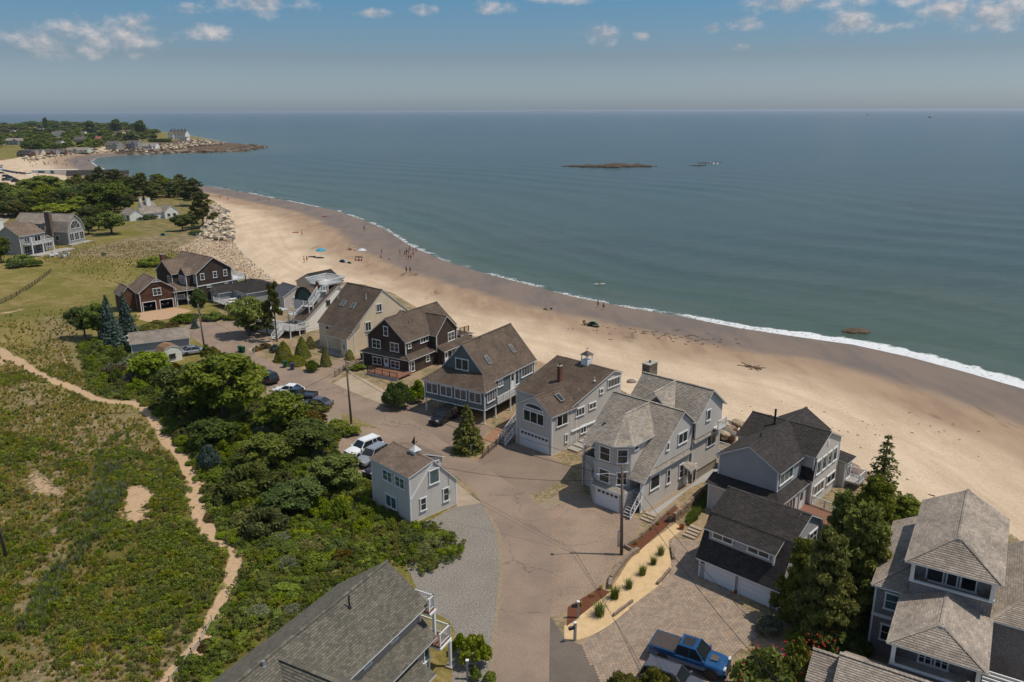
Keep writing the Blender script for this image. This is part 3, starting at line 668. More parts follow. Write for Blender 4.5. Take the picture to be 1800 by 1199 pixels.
    weed = ma('MULTIPLY', mp(noi(.16, 5, .6, st.outputs[0]), .60, .72), ma('MULTIPLY', mp(shn, 42, 26), mp(shn2, 14, 20)))
    s = mix(ma('MULTIPLY', weed, .75), s, lin(84, 68, 56))
    g = mix(mp(ma('ADD', at('beach'), ma('MULTIPLY', ma('SUBTRACT', n_fine, .5), .8)), .4, .6), g, s)
    rk = mix(mp(n_mid, .4, .6), lin(120, 98, 74), lin(70, 60, 50))
    g = mix(mp(ma('ADD', at('rock'), ma('MULTIPLY', ma('SUBTRACT', n_mid, .5), .6)), .4, .6), g, rk)
    L.new(g, b.inputs['Base Color'])
    ro = ma('MULTIPLY', mp(wf, 0, 1, .5, .95), 1.0); L.new(ro, b.inputs['Roughness']); b.inputs['Specular IOR Level'].default_value = .15
    bp = N.new('ShaderNodeBump'); bp.inputs['Strength'].default_value = .55; bp.inputs['Distance'].default_value = .12
    L.new(ma('MULTIPLY', ma('ADD', n_fine, ma('MULTIPLY', n_vf, .4)), mp(wf, 0, 1, .1, 1)), bp.inputs['Height']); L.new(bp.outputs[0], b.inputs['Normal'])
    return m
gm.materials.append(ground_mat()); ground = link('ground', gm); tag(ground, kind='structure')
# ------------------------------------------------------------ sea
angs = np.concatenate([np.arange(-120, -50, 5), np.arange(-50, 50, 0.33), np.arange(50, 181, 5)])
rads = np.exp(np.arange(math.log(50), math.log(45000), 0.0125))
X, Y = polar_grid(np.radians(angs), rads, None); SD = sdist(X, Y)
wm, used = grid_mesh('sea', X, Y, np.full_like(X, SEA), SD < 4); attr(wm, 'shore', -SD.ravel()[used])
attr(wm, 'right', np.clip((X.ravel()[used]-25)/40, 0, 1))
def swell():
    d = wm.attributes['shore'].data; n = len(wm.vertices); dd = np.zeros(n, np.float32); d.foreach_get('value', dd); co = np.zeros(n*3, np.float32); wm.vertices.foreach_get('co', co); co = co.reshape(-1, 3); x, y = co[:, 0], co[:, 1]
    ph = dd*.47+5*sn(x, y, 45, 31)+2*sn(x, y, 14, 32); z = .16*np.maximum(np.sin(ph), -.5)**1*np.clip(dd/10, 0, 1)*np.clip((85-dd)/50, 0, 1)*(.5+sn(x, y, 30, 33))
    ph2 = dd*.20+8*sn(x, y, 120, 34); z += .22*np.sin(ph2)*np.clip(dd/40, 0, 1)*np.clip((420-dd)/200, 0, 1)*(.3+sn(x, y, 70, 35)); co[:, 2] += z; wm.vertices.foreach_set('co', co.ravel()); wm.update()
swell()
def sea_mat():
    m = bpy.data.materials.new('sea_water'); nt, b = nodes(m); N = nt.nodes; L = nt.links
    a = N.new('ShaderNodeAttribute'); a.attribute_name = 'shore'; d = a.outputs['Fac']
    a2 = N.new('ShaderNodeAttribute'); a2.attribute_name = 'right'; rt = a2.outputs['Fac']
    geo = N.new('ShaderNodeNewGeometry'); pos = geo.outputs['Position']
    def noi(s, dd=5, r=0.6, vec=None):
        n = N.new('ShaderNodeTexNoise'); n.inputs['Scale'].default_value = s; n.inputs['Detail'].default_value = dd; n.inputs['Roughness'].default_value = r; L.new(vec or pos, n.inputs['Vector']); return n.outputs[0]
    def mp(x, a_, c, lo=0.0, hi=1.0):
        n = N.new('ShaderNodeMapRange'); n.interpolation_type = 'SMOOTHSTEP'; L.new(x, n.inputs[0]); n.inputs[1].default_value = a_; n.inputs[2].default_value = c; n.inputs[3].default_value = lo; n.inputs[4].default_value = hi; return n.outputs[0]
    def ma(op, a_, c):
        n = N.new('ShaderNodeMath'); n.operation = op
        for i, q in enumerate((a_, c)):
            if isinstance(q, (int, float)): n.inputs[i].default_value = q
            else: L.new(q, n.inputs[i])
        return n.outputs[0]
    def mix(f, a_, c, bt='MIX'):
        n = N.new('ShaderNodeMixRGB'); n.blend_type = bt
        if isinstance(f, (int, float)): n.inputs[0].default_value = f
        else: L.new(f, n.inputs[0])
        for i, q in ((1, a_), (2, c)):
            if isinstance(q, tuple): n.inputs[i].default_value = q
            else: L.new(q, n.inputs[i])
        return n.outputs[0]
    dn = ma('ADD', d, ma('MULTIPLY', ma('SUBTRACT', noi(.02, 4), .5), 50))
    c = mix(mp(dn, 0, 18), lin(112, 108, 92), lin(80, 91, 70))
    c = mix(mp(dn, 20, 120), c, lin(60, 78, 62))
    c = mix(mp(ma('ADD', d, ma('MULTIPLY', ma('SUBTRACT', noi(.006, 4), .5), 300)), 120, 520), c, lin(50, 66, 60))
    c = mix(mp(d, 500, 2600), c, lin(44, 58, 64))
    st = N.new('ShaderNodeMapping'); st.inputs['Rotation'].default_value = (0, 0, math.radians(-20)); st.inputs['Scale'].default_value = (.35, 1, 1); L.new(pos, st.inputs[0])
    c = mix(mp(noi(.0045, 5, .55, st.outputs[0]), .48, .66, 0, .5), c, lin(50, 58, 66))
    c = mix(mp(noi(.02, 4, .6, st.outputs[0]), .35, .7, 0, .22), c, lin(84, 102, 98))
    c = mix(mp(noi(.011, 6, .65, st.outputs[0]), .42, .62, 0, .4), c, lin(58, 84, 76)); c = mix(mp(noi(.05, 6, .7, st.outputs[0]), .5, .7, 0, .3), c, lin(46, 60, 64)); c = mix(mp(noi(.5, 6, .75, st.outputs[0]), .42, .68, 0, .28), c, lin(98, 116, 112))
    c = mix(mp(d, 55, 4, 0, .5), c, lin(70, 96, 72))
    # swell lines near the shore
    w = ma('SINE', ma('ADD', ma('MULTIPLY', dn, .36), 0), 0) if False else None
    sw = N.new('ShaderNodeMath'); sw.operation = 'SINE'; L.new(ma('ADD', ma('MULTIPLY', d, .42), ma('MULTIPLY', noi(.03, 3), 14)), sw.inputs[0])
    swm = ma('MULTIPLY', sw.outputs[0], mp(d, 42, 3))
    c = mix(1.0, c, (.84, .84, .86, 1), 'MULTIPLY')
    # foam at the edge
    nf = noi(.22, 5, .65); nff = noi(1.6, 5, .7)
    edge = ma('ADD', d, ma('MULTIPLY', ma('SUBTRACT', nf, .5), 7))
    width = ma('ADD', 1.1, ma('MULTIPLY', rt, 3.2))
    fo = ma('MULTIPLY', mp(ma('SUBTRACT', edge, width), .7, -.3), mp(edge, -2.6, -1.2))
    fo = ma('MULTIPLY', fo, mp(ma('ADD', nff, ma('MULTIPLY', rt, .12)), .44, .54))
    fo = ma('MULTIPLY', fo, mp(ma('ADD', noi(.045, 3), ma('MULTIPLY', rt, .2)), 0.39, .49))
    c = mix(fo, c, (.78, .78, .76, 1)); L.new(c, b.inputs['Base Color'])
    L.new(ma('ADD', ma('MULTIPLY', fo, .6), .22), b.inputs['Roughness']); b.inputs['Specular IOR Level'].default_value = .28
    hb = ma('ADD', ma('MULTIPLY', noi(.9, 7, .75, st.outputs[0]), .55), ma('MULTIPLY', swm, .5)); hb = ma('ADD', hb, ma('MULTIPLY', noi(.12, 4, .6, st.outputs[0]), .5)); hb = ma('ADD', hb, ma('MULTIPLY', fo, .2))
    bp = N.new('ShaderNodeBump'); bp.inputs['Strength'].default_value = .7; bp.inputs['Distance'].default_value = 1.0; L.new(hb, bp.inputs['Height']); L.new(bp.outputs[0], b.inputs['Normal'])
    return m
wm.materials.append(sea_mat()); tag(link('sea', wm), kind='structure')
# ------------------------------------------------------------ paved surfaces
def smoothpoly(pts, k=3):
    out = []; n = len(pts)
    for i in range(n):
        p0, p1, p2, p3 = [Vector(pts[(i+j-1) % n][:2]) for j in range(4)]
        L1 = (p2-p1).length
        a = (p1-p0).normalized().dot((p2-p1).normalized()); b = (p2-p1).normalized().dot((p3-p2).normalized())
        for t in range(k):
            u = t/k
            q = 0.5*((2*p1)+(p2-p0)*u+(2*p0-5*p1+4*p2-p3)*u*u+(3*p1-p0-3*p2+p3)*u**3)
            lin_ = p1.lerp(p2, u); f = 1 if min(a, b) > .6 else 0
            out.append(lin_.lerp(q, f))
    return out
def sheet(name, pts, z, m, smooth=True, px=True, kind='structure', skirt=0.03, parent=None):
    w = [Vector(P(x, y, z)[:2]) for x, y in pts] if px else [Vector(p[:2]) for p in pts]
    if smooth: w = smoothpoly(w)
    bm = bmesh.new(); vs = [bm.verts.new((p.x, p.y, z)) for p in w]; f = bm.faces.new(vs)
    if f.normal.z < 0 or f.calc_area() and sum((w[i-1].x*w[i].y-w[i].x*w[i-1].y) for i in range(len(w))) < 0: f.normal_flip()
    r = bmesh.ops.extrude_face_region(bm, geom=[f]); 
    for v in [g for g in r['geom'] if isinstance(g, bmesh.types.BMVert)]: v.co.z -= 0
    for v in vs: v.co.z -= skirt+z
    bmesh.ops.recalc_face_normals(bm, faces=bm.faces); bmesh.ops.triangulate(bm, faces=[f_ for f_ in bm.faces if len(f_.verts) > 4])
    me = bpy.data.meshes.new(name); bm.to_mesh(me); bm.free(); me.materials.append(m); o = link(name, me, parent)
    if kind: o['kind'] = kind
    return o
def asphalt(name, c1, c2, crack=.5, patch=.12):
    m = bpy.data.materials.new(name); nt, b = nodes(m); N = nt.nodes; L = nt.links
    geo = N.new('ShaderNodeNewGeometry'); pos = geo.outputs['Position']
    def noi(s, d=5, r=.6):
        n = N.new('ShaderNodeTexNoise'); n.inputs['Scale'].default_value = s; n.inputs['Detail'].default_value = d; n.inputs['Roughness'].default_value = r; L.new(pos, n.inputs['Vector']); return n
    def mp(x, a, c, lo=0., hi=1.):
        n = N.new('ShaderNodeMapRange'); n.interpolation_type = 'SMOOTHSTEP'; L.new(x, n.inputs[0]); n.inputs[1].default_value = a; n.inputs[2].default_value = c; n.inputs[3].default_value = lo; n.inputs[4].default_value = hi; return n.outputs[0]
    mx = N.new('ShaderNodeMixRGB'); L.new(mp(noi(.22, 7, .6).outputs[0], .36, .66), mx.inputs[0]); mx.inputs[1].default_value = c1; mx.inputs[2].default_value = c2
    fine = N.new('ShaderNodeMixRGB'); fine.blend_type = 'MULTIPLY'; fine.inputs[0].default_value = 1; L.new(mx.outputs[0], fine.inputs[1]); L.new(mp(noi(7, 5, .8).outputs[0], .3, .7, 1-patch*1.6, 1+patch*1.6), fine.inputs[2])
    vo = N.new('ShaderNodeTexVoronoi'); vo.feature = 'DISTANCE_TO_EDGE'; vo.inputs['Scale'].default_value = .16
    wv = N.new('ShaderNodeVectorMath'); wv.operation = 'ADD'; L.new(pos, wv.inputs[0]); sc = N.new('ShaderNodeVectorMath'); sc.operation = 'SCALE'; sc.inputs['Scale'].default_value = 3.5; L.new(noi(.5, 5).outputs['Color'], sc.inputs[0]); L.new(sc.outputs[0], wv.inputs[1]); L.new(wv.outputs[0], vo.inputs['Vector'])
    ck = N.new('ShaderNodeMath'); ck.operation = 'MULTIPLY'; L.new(mp(vo.outputs['Distance'], .014, .004), ck.inputs[0]); L.new(mp(noi(.1, 3).outputs[0], .42, .6, 0, crack), ck.inputs[1])
    m3 = N.new('ShaderNodeMixRGB'); L.new(ck.outputs[0], m3.inputs[0]); L.new(fine.outputs[0], m3.inputs[1]); m3.inputs[2].default_value = (.06, .05, .045, 1)
    L.new(m3.outputs[0], b.inputs['Base Color']); b.inputs['Roughness'].default_value = .92; b.inputs['Specular IOR Level'].default_value = .2
    bp = N.new('ShaderNodeBump'); bp.inputs['Strength'].default_value = .35; bp.inputs['Distance'].default_value = .02; L.new(noi(14, 4).outputs[0], bp.inputs['Height']); L.new(bp.outputs[0], b.inputs['Normal'])
    return m
ASPH = asphalt('faded_asphalt', lin(148, 128, 110), lin(134, 116, 101)); ASPH2 = asphalt('older_pinkish_asphalt', lin(154, 132, 112), lin(138, 118, 101), .35, .2)
ASPHD = asphalt('dark_asphalt', lin(104, 94, 85), lin(114, 103, 92), .2); ASPHM = asphalt('brown_asphalt', lin(128, 111, 96), lin(140, 121, 104), .2); GRAV = mat('grey_brown_gravel', lin(136, 128, 117), .95, var=.6, scale=7, bump=.6, bscale=16, dirt=.35)
SANDB = mat('planting_sand', lin(205, 174, 130), .95, var=.12, scale=1.5, bump=.3, bscale=7); MULCH = mat('brown_mulch', lin(104, 62, 42), .95, var=.35, scale=6, bump=.8, bscale=14)
CONCL = mat('pale_concrete', lin(170, 151, 128), .9, var=.1, scale=1, bump=.1, dirt=.5); WALKM = mat('grey_walk_pavers', lin(160, 158, 152), .9, var=.08, scale=1)
TANG = mat('tan_gravel', lin(184, 150, 118), .95, var=.15, scale=2, bump=.3)
ROADP = [(858,1260),(864,1150),(874,1070),(880,985),(872,930),(852,893),(828,860),(800,835),(752,803),(712,776),(672,757),(634,738),(596,722),(560,712),(520,700),(480,686),(440,668),(400,640),(382,628),(352,604),(338,592),(326,566),(350,556),(372,560),(400,585),(445,621),(492,640),(545,655),(580,672),(640,699),(700,725),(745,752),(790,783),(838,812),(868,832),(905,855),(945,885),(962,905),(970,940),(972,1000),(967,1085),(964,1260)]
sheet('road', ROADP, 0.008, ASPH)
sheet('parking_area', [(590,812),(596,780),(604,768),(635,750),(660,753),(712,776),(752,803),(700,815),(660,850)], 0.004, ASPH2)
sheet('parking_shoulder', [(380,632),(400,640),(440,668),(480,686),(520,700),(560,712),(600,722),(600,745),(560,742),(500,725),(440,700),(370,650)], 0.004, asphalt('shoulder_asphalt', lin(152, 136, 116), lin(140, 124, 104)))
sheet('driveway_apron', [(945,885),(985,870),(1030,868),(1060,890),(1090,902),(1130,915),(1110,950),(1075,1000),(1050,1045),(1000,1076),(967,1085),(972,1000),(970,940),(962,905)], 0.004, ASPH2)
sheet('driveway_by_cupola_house', [(838,812),(872,768),(900,770),(912,782),(969,805),(1006,822),(985,845),(958,862),(925,872),(905,855),(868,832)], 0.004, ASPHM, False).name = 'driveway'
sheet('driveway', [(700,725),(722,708),(744,708),(800,730),(862,752),(838,780),(815,800),(790,783),(745,752)], 0.004, ASPHM, False)
sheet('driveway', [(545,654),(600,630),(636,622),(646,628),(612,650),(580,672)], 0.004, ASPH2, False)
sheet('concrete_pad', [(586,674),(618,656),(645,668),(688,694),(694,719),(640,698)], 0.004, CONCL, False)
sheet('concrete_pad', [(802,849),(845,884),(803,891)], 0.006, CONCL, False)
sheet('gravel_lot', [(722,921),(760,912),(802,889),(845,884),(852,893),(872,930),(880,985),(874,1070),(864,1150),(858,1260),(790,1260),(800,1110),(760,1075),(740,1050),(722,1010),(700,960)], 0.003, GRAV)
sheet('asphalt_patch', [(967,1082),(992,1120),(1022,1135),(1055,1199),(1080,1260),(962,1260)], 0.006, ASPHD, False)
sheet('gravel_drive', [(240,552),(250,549),(308,540),(338,546),(320,552),(296,560),(262,566),(246,562)], 0.006, TANG, False)
sheet('court', [(330,576),(400,566),(440,556),(478,592),(476,604),(420,618),(400,608),(372,588)], 0.004, ASPH2, False)
sheet('concrete_walk', [(418,617),(466,606),(477,600),(480,606),(430,622)], 0.006, CONCL, False)
sheet('planting_bed', [(1013,1091),(1040,1055),(1076,1031),(1118,971),(1187,920),(1202,929),(1175,950),(1181,1004),(1160,1028),(1070,1100),(1019,1124),(992,1127),(992,1100)], 0.010, SANDB)
sheet('mulch_bed', [(1100,962),(1160,911),(1187,890),(1199,896),(1178,920),(1121,971)], 0.014, MULCH, False)
sheet('mulch_bed', [(998,1067),(1052,1034),(1073,1040),(1016,1085),(996,1101)], 0.014, MULCH, False)
sheet('stone_walk', [(1141,902),(1150,908),(1212,858),(1250,840),(1268,828),(1266,812),(1244,828),(1212,855)], 0.012, WALKM, False)
sheet('pebble_strip', [(1128,893),(1141,902),(1212,855),(1244,828),(1266,812),(1262,806),(1205,848)], 0.008, mat('pebbles', lin(150, 132, 112), .95, var=.5, scale=7, bump=.9, bscale=9), False)
sheet('brick_path', [(845,775),(872,752),(935,700),(985,668),(975,700),(925,740),(905,765),(880,778)], 0.006, mat('reddish_gravel', lin(150, 112, 84), .95, var=.2, scale=3), False)
SEAM = mat('crack_sealant', lin(84, 74, 66), .7)
def seams():
    mb = MB(); rs = random.Random(21)
    for pts_ in ([(878,1072),(915,1078),(965,1076)], [(800,838),(840,822),(880,800)], [(640,740),(700,752),(745,752)], [(470,668),(520,672),(560,665)], [(900,905),(1000,960),(1060,950)]):
        w = [Vector(P(x, y)[:2]) for x, y in pts_]; out = []
        for a, b in zip(w, w[1:]):
            n = max(2, int((b-a).length/.5))
            for i in range(n): out.append(a.lerp(b, i/n)+Vector((rs.gauss(0, .09), rs.gauss(0, .09))))
        for a, b in zip(out, out[1:]):
            d = (b-a).normalized(); x = Vector((-d.y, d.x))*rs.uniform(.01, .025); mb.face([(a.x-x.x, a.y-x.y, .0125), (b.x-x.x, b.y-x.y, .0125), (b.x+x.x, b.y+x.y, .0125), (a.x+x.x, a.y+x.y, .0125)])
    tag(mb.build('road_cracks', SEAM), kind='structure')
seams()
VERGE = mat('weedy_verge', lin(144, 128, 104), .95, var=.2, scale=3, bump=.5, bscale=8)
sheet('verge', [(850,893),(856,893),(877,930),(885,985),(878,1072),(868,1150),(862,1260),(856,1260),(862,1150),(871,1072),(877,985),(869,930)], 0.011, VERGE)
sheet('verge', [(945,887),(985,868),(1028,866),(1035,872),(1000,880),(958,896)], 0.009, VERGE)
# far car park and road behind the trees
sheet('beach_road', [(-40,330),(-40,300),(0,293),(10,300),(40,312),(75,322),(60,335),(30,345),(28,375),(8,392),(-40,395)], 0.03, asphalt('far_road', lin(176, 156, 134), lin(160, 142, 122)))
# paver drive: every block laid, one mesh
PAV = [(1178,949),(1223,949),(1245,960),(1290,1060),(1330,1078),(1330,1121),(1282,1160),(1272,1260),(1090,1260),(1055,1199),(1020,1133),(1070,1100),(1160,1028),(1181,1004),(1181,965)]
def pavers():
    w = [P(x, y)[:2] for x, y in PAV]; a = math.radians(46.5); ca, sa = math.cos(a), math.sin(a)
    us = [x*ca+y*sa for x, y in w]; vs = [-x*sa+y*ca for x, y in w]; mb = MB(); bw, bh = .36, .24
    cand = []; v = min(vs); row = 0
    while v < max(vs):
        u = min(us)+(row % 2)*bw/2
        while u < max(us): cand.append((u, v)); u += bw
        v += bh; row += 1
    c = np.array(cand); Xc = (c[:, 0]+bw/2)*ca-(c[:, 1]+bh/2)*sa; Yc = (c[:, 0]+bw/2)*sa+(c[:, 1]+bh/2)*ca; ok = inpoly(Xc, Yc, w); rr = random.Random(3)
    for (u, v), k in zip(cand, ok):
        if not k: continue
        h = .045+rr.uniform(-.004, .004); g = .009
        p = [(u+g, v+g), (u+bw-g, v+g), (u+bw-g, v+bh-g), (u+g, v+bh-g)]; q = [(x*ca-y*sa, x*sa+y*ca) for x, y in p]
        m = rr.choice((0, 0, 1, 2)); mb.face([(x, y, h) for x, y in q], m)
        for i in range(4): mb.face([(q[i][0], q[i][1], .0), (q[(i+1) % 4][0], q[(i+1) % 4][1], .0), (q[(i+1) % 4][0], q[(i+1) % 4][1], h), (q[i][0], q[i][1], h)], m)
    b = sheet('paver_drive', PAV, 0.012, mat('paver_joint_sand', lin(112, 98, 84), .95, var=.2), False)
    o = mb.build('pavers', [mat('paver_tan', lin(158, 138, 118), .9, var=.18, scale=.8), mat('paver_grey', lin(144, 128, 112), .9, var=.18, scale=.8), mat('paver_rose', lin(152, 130, 110), .9, var=.18, scale=.8)], b); o['kind'] = 'stuff'
pavers()
# ------------------------------------------------------------ houses
ROOF_BROWN = tabs('brown_shingles', lin(111, 95, 81), lin(92, 79, 68), .32, .17)
ROOF_TAUPE = tabs('taupe_shingles', lin(136, 117, 101), lin(114, 98, 85), .32, .17)
ROOF_GREY = tabs('grey_weathered_shingles', lin(168, 154, 138), lin(140, 128, 116), .32, .17)
ROOF_LGREY = tabs('light_grey_shingles', lin(172, 160, 144), lin(140, 130, 118), .32, .17, streak=.18)
ROOF_DARK = tabs('charcoal_shingles', lin(74, 68, 64), lin(54, 50, 48), .32, .17, streak=.15)
ROOF_OLIVE = tabs('olive_grey_shingles', lin(116, 110, 96), lin(88, 84, 76), .32, .17, streak=.12)
def clap(name, c): return mat(name, c, .6, var=.06, scale=1.2, dirt=.15)
CL_GREY = clap('light_grey_clapboard', lin(190, 182, 172)); CL_COT = clap('grey_clapboard', lin(192, 185, 176)); CL_TEAL = clap('teal_grey_clapboard', lin(96, 104, 104))
CL_WHITE = clap('white_clapboard', lin(224, 218, 206)); CL_TAN = mat('tan_siding', lin(222, 201, 170), .7, var=.05, scale=1, dirt=.3); CL_GARAGE = clap('blue_grey_clapboard', lin(156, 156, 156))
CL_MAUVE = clap('mauve_grey_clapboard', lin(158, 146, 140))
SH_DARK = tabs('dark_cedar_shingle_siding', lin(84, 68, 58), lin(64, 53, 46), .16, .15, streak=.3, rough=.9); SH_BROWN = tabs('brown_cedar_shingle_siding', lin(112, 78, 56), lin(84, 60, 46), .16, .15, streak=.35)
SH_GREY = tabs('grey_shingle_siding', lin(150, 148, 142), lin(138, 136, 132), .16, .15, streak=.12)
SH_BGREY = tabs('warm_grey_shingle_siding', lin(146, 138, 134), lin(128, 122, 120), .16, .15, streak=.12)
# --- small grey cottage beside the bend
h = House('cottage', 'small two-storey grey clapboard cottage with a sail vane beside the road bend', 'house', -10.23, 71.98, 44.5, CL_COT, ROOF_TAUPE, step=.26, lift=.05)
h.block(0, 6, 0, 6.4, 0, 5.1, 'v', 5.95, 3.0, 2.85, oh=.2, roh=.18)
h.wall([([(3.2,6.2,3),(6.0,6.2,3),(6.0,6.2,4.75),(3.2,6.2,5.5)], (0,1)), ([(6.05,2.3,2.4),(6.05,6.2,2.4),(6.05,6.2,4.7),(6.05,2.3,4.7)], (1,0)), ([(3.2,2.3,3),(6.0,2.3,2.8),(6.0,2.3,4.75),(3.2,2.3,5.5)], (0,-1))], name='dormer_wall')
h.roof([[(6.35,2.05,4.72),(6.35,6.45,4.72),(3.0,6.45,6.1),(3.0,2.05,6.1)]], name='dormer_roof')
h.win('v-', 2.3, 4.5, 5.6, 3.75, 4.55, 1, 1, GLASSG)
h.win('v-', 0, 2.4, 3.75, 3.45, 5.05, 1, 1, GLASSG); h.win('v-', 0, 1.15, 1.98, .95, 2.4, 1, 2); h.win('v-', 0, 4.15, 4.98, .9, 2.45, 1, 2)
h.win('u-', 0, 2.72, 4.42, 3.5, 4.72, 2, 2, GLASSG); h.win('u-', 0, .65, 2.3, 3.5, 4.72, 2, 2, GLASSG); h.win('u-', 0, 2.2, 4.1, .65, 2.05, 2, 1, GLASSG)
mb = MB(); mb.bar((.02, -.06, 2.65), (2.95, -.06, 5.85), .1, .16); h.part('rake_board', mb, WHITE)
mb = MB(); mb.box(4.85, -.16, 1.6, 5.1, -.02, 2.1); mb.tube([(4.97, -.1, 2.1), (4.97, -.1, 4.2)], .025, 6); h.part('electric_meter', mb, GALV)
h.cupola(2.9, 2.7, 5.95, .7, .4, mat('white_metal_roof', (.6, .6, .58), .4)); mb = MB(); mb.ext([(2.9, 2.7, 6.9), (2.9, 3.3, 6.95), (2.9, 2.7, 7.9)], (.02, 0, 0)); h.part('sail_vane', mb, BLACKM); h.vent(3.0, 6.2, 5.9, .7, .035)
# --- two door garage with charcoal roof
h = House('garage', 'grey two-door garage with charcoal gambrel roof and long dormer on the paver drive', 'garage', 21.96, 57.40, 46.5, CL_GARAGE, ROOF_DARK, step=.2, lift=.035)
for (a, b) in ((0, 0), (7.35, 7.35)):
    o = (0, -1) if a == 0 else (0, 1)
    h.wall([([(0,a,0),(8.2,a,0),(8.2,a,2.35),(0,a,2.35)], o), ([(0,a,2.35),(8.2,a,2.35),(7.2,a,5.6),(1.9,a,5.6)], o), ([(1.9,a,5.6),(7.2,a,5.6),(4.7,a,6.85)], o)])
h.wall([([(0,0,0),(0,7.35,0),(0,7.35,2.35),(0,0,2.35)], (-1,0)), ([(8.2,0,0),(8.2,7.35,0),(8.2,7.35,2.4),(8.2,0,2.4)], (1,0))], corners=[(0,0,0,2.3),(0,7.35,0,2.3),(8.2,0,0,2.3)])
h.wall([([(.55,.9,2.7),(.55,6.95,2.7),(.55,6.95,4.75),(.55,.9,4.75)], (-1,0)), ([(.55,.9,2.7),(2.5,.9,5.2),(.55,.9,4.75)], (0,-1)), ([(.55,6.95,2.7),(2.5,6.95,5.2),(.55,6.95,4.75)], (0,1))], name='dormer_wall', corners=[(.55,.9,2.9,4.75)])
h.roof([[(-.4,-.25,1.95),(-.4,7.6,1.95),(1.65,7.6,5.65),(1.65,-.25,5.65)], [(8.6,-.25,2.0),(8.6,7.6,2.0),(7.15,7.6,5.7),(7.15,-.25,5.7)], [(7.15,-.25,5.7),(7.15,7.6,5.7),(4.7,7.6,7.0),(4.7,-.25,7.0)], [(1.65,-.25,5.65),(1.65,7.6,5.65),(4.7,7.6,7.0),(4.7,-.25,7.0)]], [((4.7,-.25,7.0),(4.7,7.6,7.0))])
h.roof([[(.1,.6,4.78),(.1,7.3,4.78),(4.7,7.3,7.05),(4.7,.6,7.05)]], name='dormer_roof')
h.garage_door('u-', 0, .75, 3.4, 0, 2.08, 2); h.garage_door('u-', 0, 3.95, 6.65, 0, 2.08, 2)
for a, b in ((1.25, 3.3), (4.6, 6.6)): h.win('u-', .55, a, b, 4.0, 4.7, 2, 1)
h.win('v-', 0, 2.6, 4.2, 3.7, 5.0, 2, 2); h.win('v-', 0, 5, 6.6, 3.7, 5.0, 2, 2)
for v in (.38, 7.05): mb = MB(); mb.box(-.16, v-.07, 1.5, -.02, v+.07, 1.85); h.part('wall_lantern', mb, BLACKM)
# --- black roofed house behind the garage
h = House('house', 'grey clapboard house with charcoal roofs behind the two-door garage', 'house', 30.87, 74.90, 47.5, CL_GREY, ROOF_DARK, step=.2, lift=.04)
h.block(.1, 7.0, 0, 8.4, 0, 5.9, 'v', 7.45, 3.55, oh=.3)
h.block(3.6, 8.4, 1.9, 7.4, 0, 5.8, 'u', 7.5, 4.65, oh=.3, sides='u+v-v+')
h.block(-5.6, 3.0, 1.25, 7.6, 0, 5.75, 'u', 7.5, 4.4, oh=.35, sides='u-v-v+', side=CL_GARAGE)
h.wall([([(-6.9,.4,0),(-6.9,7.9,0),(-6.9,7.9,3.0),(-6.9,.4,3.0)], (-1,0)), ([(-6.9,.4,0),(.1,.4,0),(.1,.4,3.0),(-6.9,.4,3.0)], (0,-1)), ([(-6.9,7.9,0),(0,7.9,0),(0,7.9,3.0),(-6.9,7.9,3.0)], (0,1))], corners=[(-6.9,.4,0,3),(-6.9,7.9,0,3)])
h.roof([[(-7.3,.1,2.95),(-7.3,8.2,2.95),(-5.55,8.2,3.6),(-5.55,1.3,3.6)], [(-7.3,.1,2.95),(.1,.1,2.95),(.1,1.3,3.6),(-5.55,1.3,3.6)]], name='skirt_roof')
h.roof([[(-.15,-.2,3.2),(-.15,1.3,3.2),(.35,1.3,5.95),(.35,-.2,5.95)]], name='steep_roof')
h.win('v-', 1.25, -5.3, -2.2, 4.1, 5.45, 3, 1, GLASSG); h.win('v-', .4, -5.2, -3.0, 1.0, 2.6, 3, 1); h.door('v-', .4, -2.1, -.9, .3, 2.6)
h.win('v-', 0, .75, 1.9, 3.5, 5.1, 1, 1); h.win('v-', 0, 2.2, 3.35, 3.5, 5.1, 1, 1); h.win('v-', 0, 3.65, 4.8, 3.5, 5.1, 1, 1); h.win('v-', 0, 5.1, 6.2, 3.5, 5.1, 1, 1)
h.win('v-', 0, .6, 3.3, 1.1, 2.3, 3, 1); h.win('v-', 0, 4.1, 6.4, 1.1, 2.2, 2, 1)
mb = MB(); mb.ext([(3.5+.2*math.cos(a*math.pi/6), -.1, 6.3+.35*math.sin(a*math.pi/6)) for a in range(12)], (0, .08, 0)); h.part('gable_vent', mb, WHITE)
h.vent(2.6, 5.6, 7.4, 1.5, .12, BLACKM); h.vent(-2.2, 4.9, 7.4, .45, .06, BLACKM)
h.slab(-3.4, -3.0, .35, .1, .4, .5, DECKW); h.rail([(-.2,-3.0,.5),(.1,-.2,.5)], 1.0); h.rail([(-.2,-3.0,.5),(-1.6,-3.0,.5)], 1.0)
h.block(7.2, 9.0, -.8, 1.5, 0, 2.8, sides='u-u+v-'); h.shed(7.2, 9.2, -.9, 1.6, 3.1, 3.4, 'v'); h.win('v-', -.8, 7.5, 8.7, .9, 2.4, 2, 1); h.rail([(9.1,-2.4,.9),(9.1,0,.9)], 1.0); h.slab(7.3,-2.4,.7,9.3,-.8,.9,GREYW); h.rail([(7.3,-2.4,.9),(9.1,-2.4,.9)], 1.0)
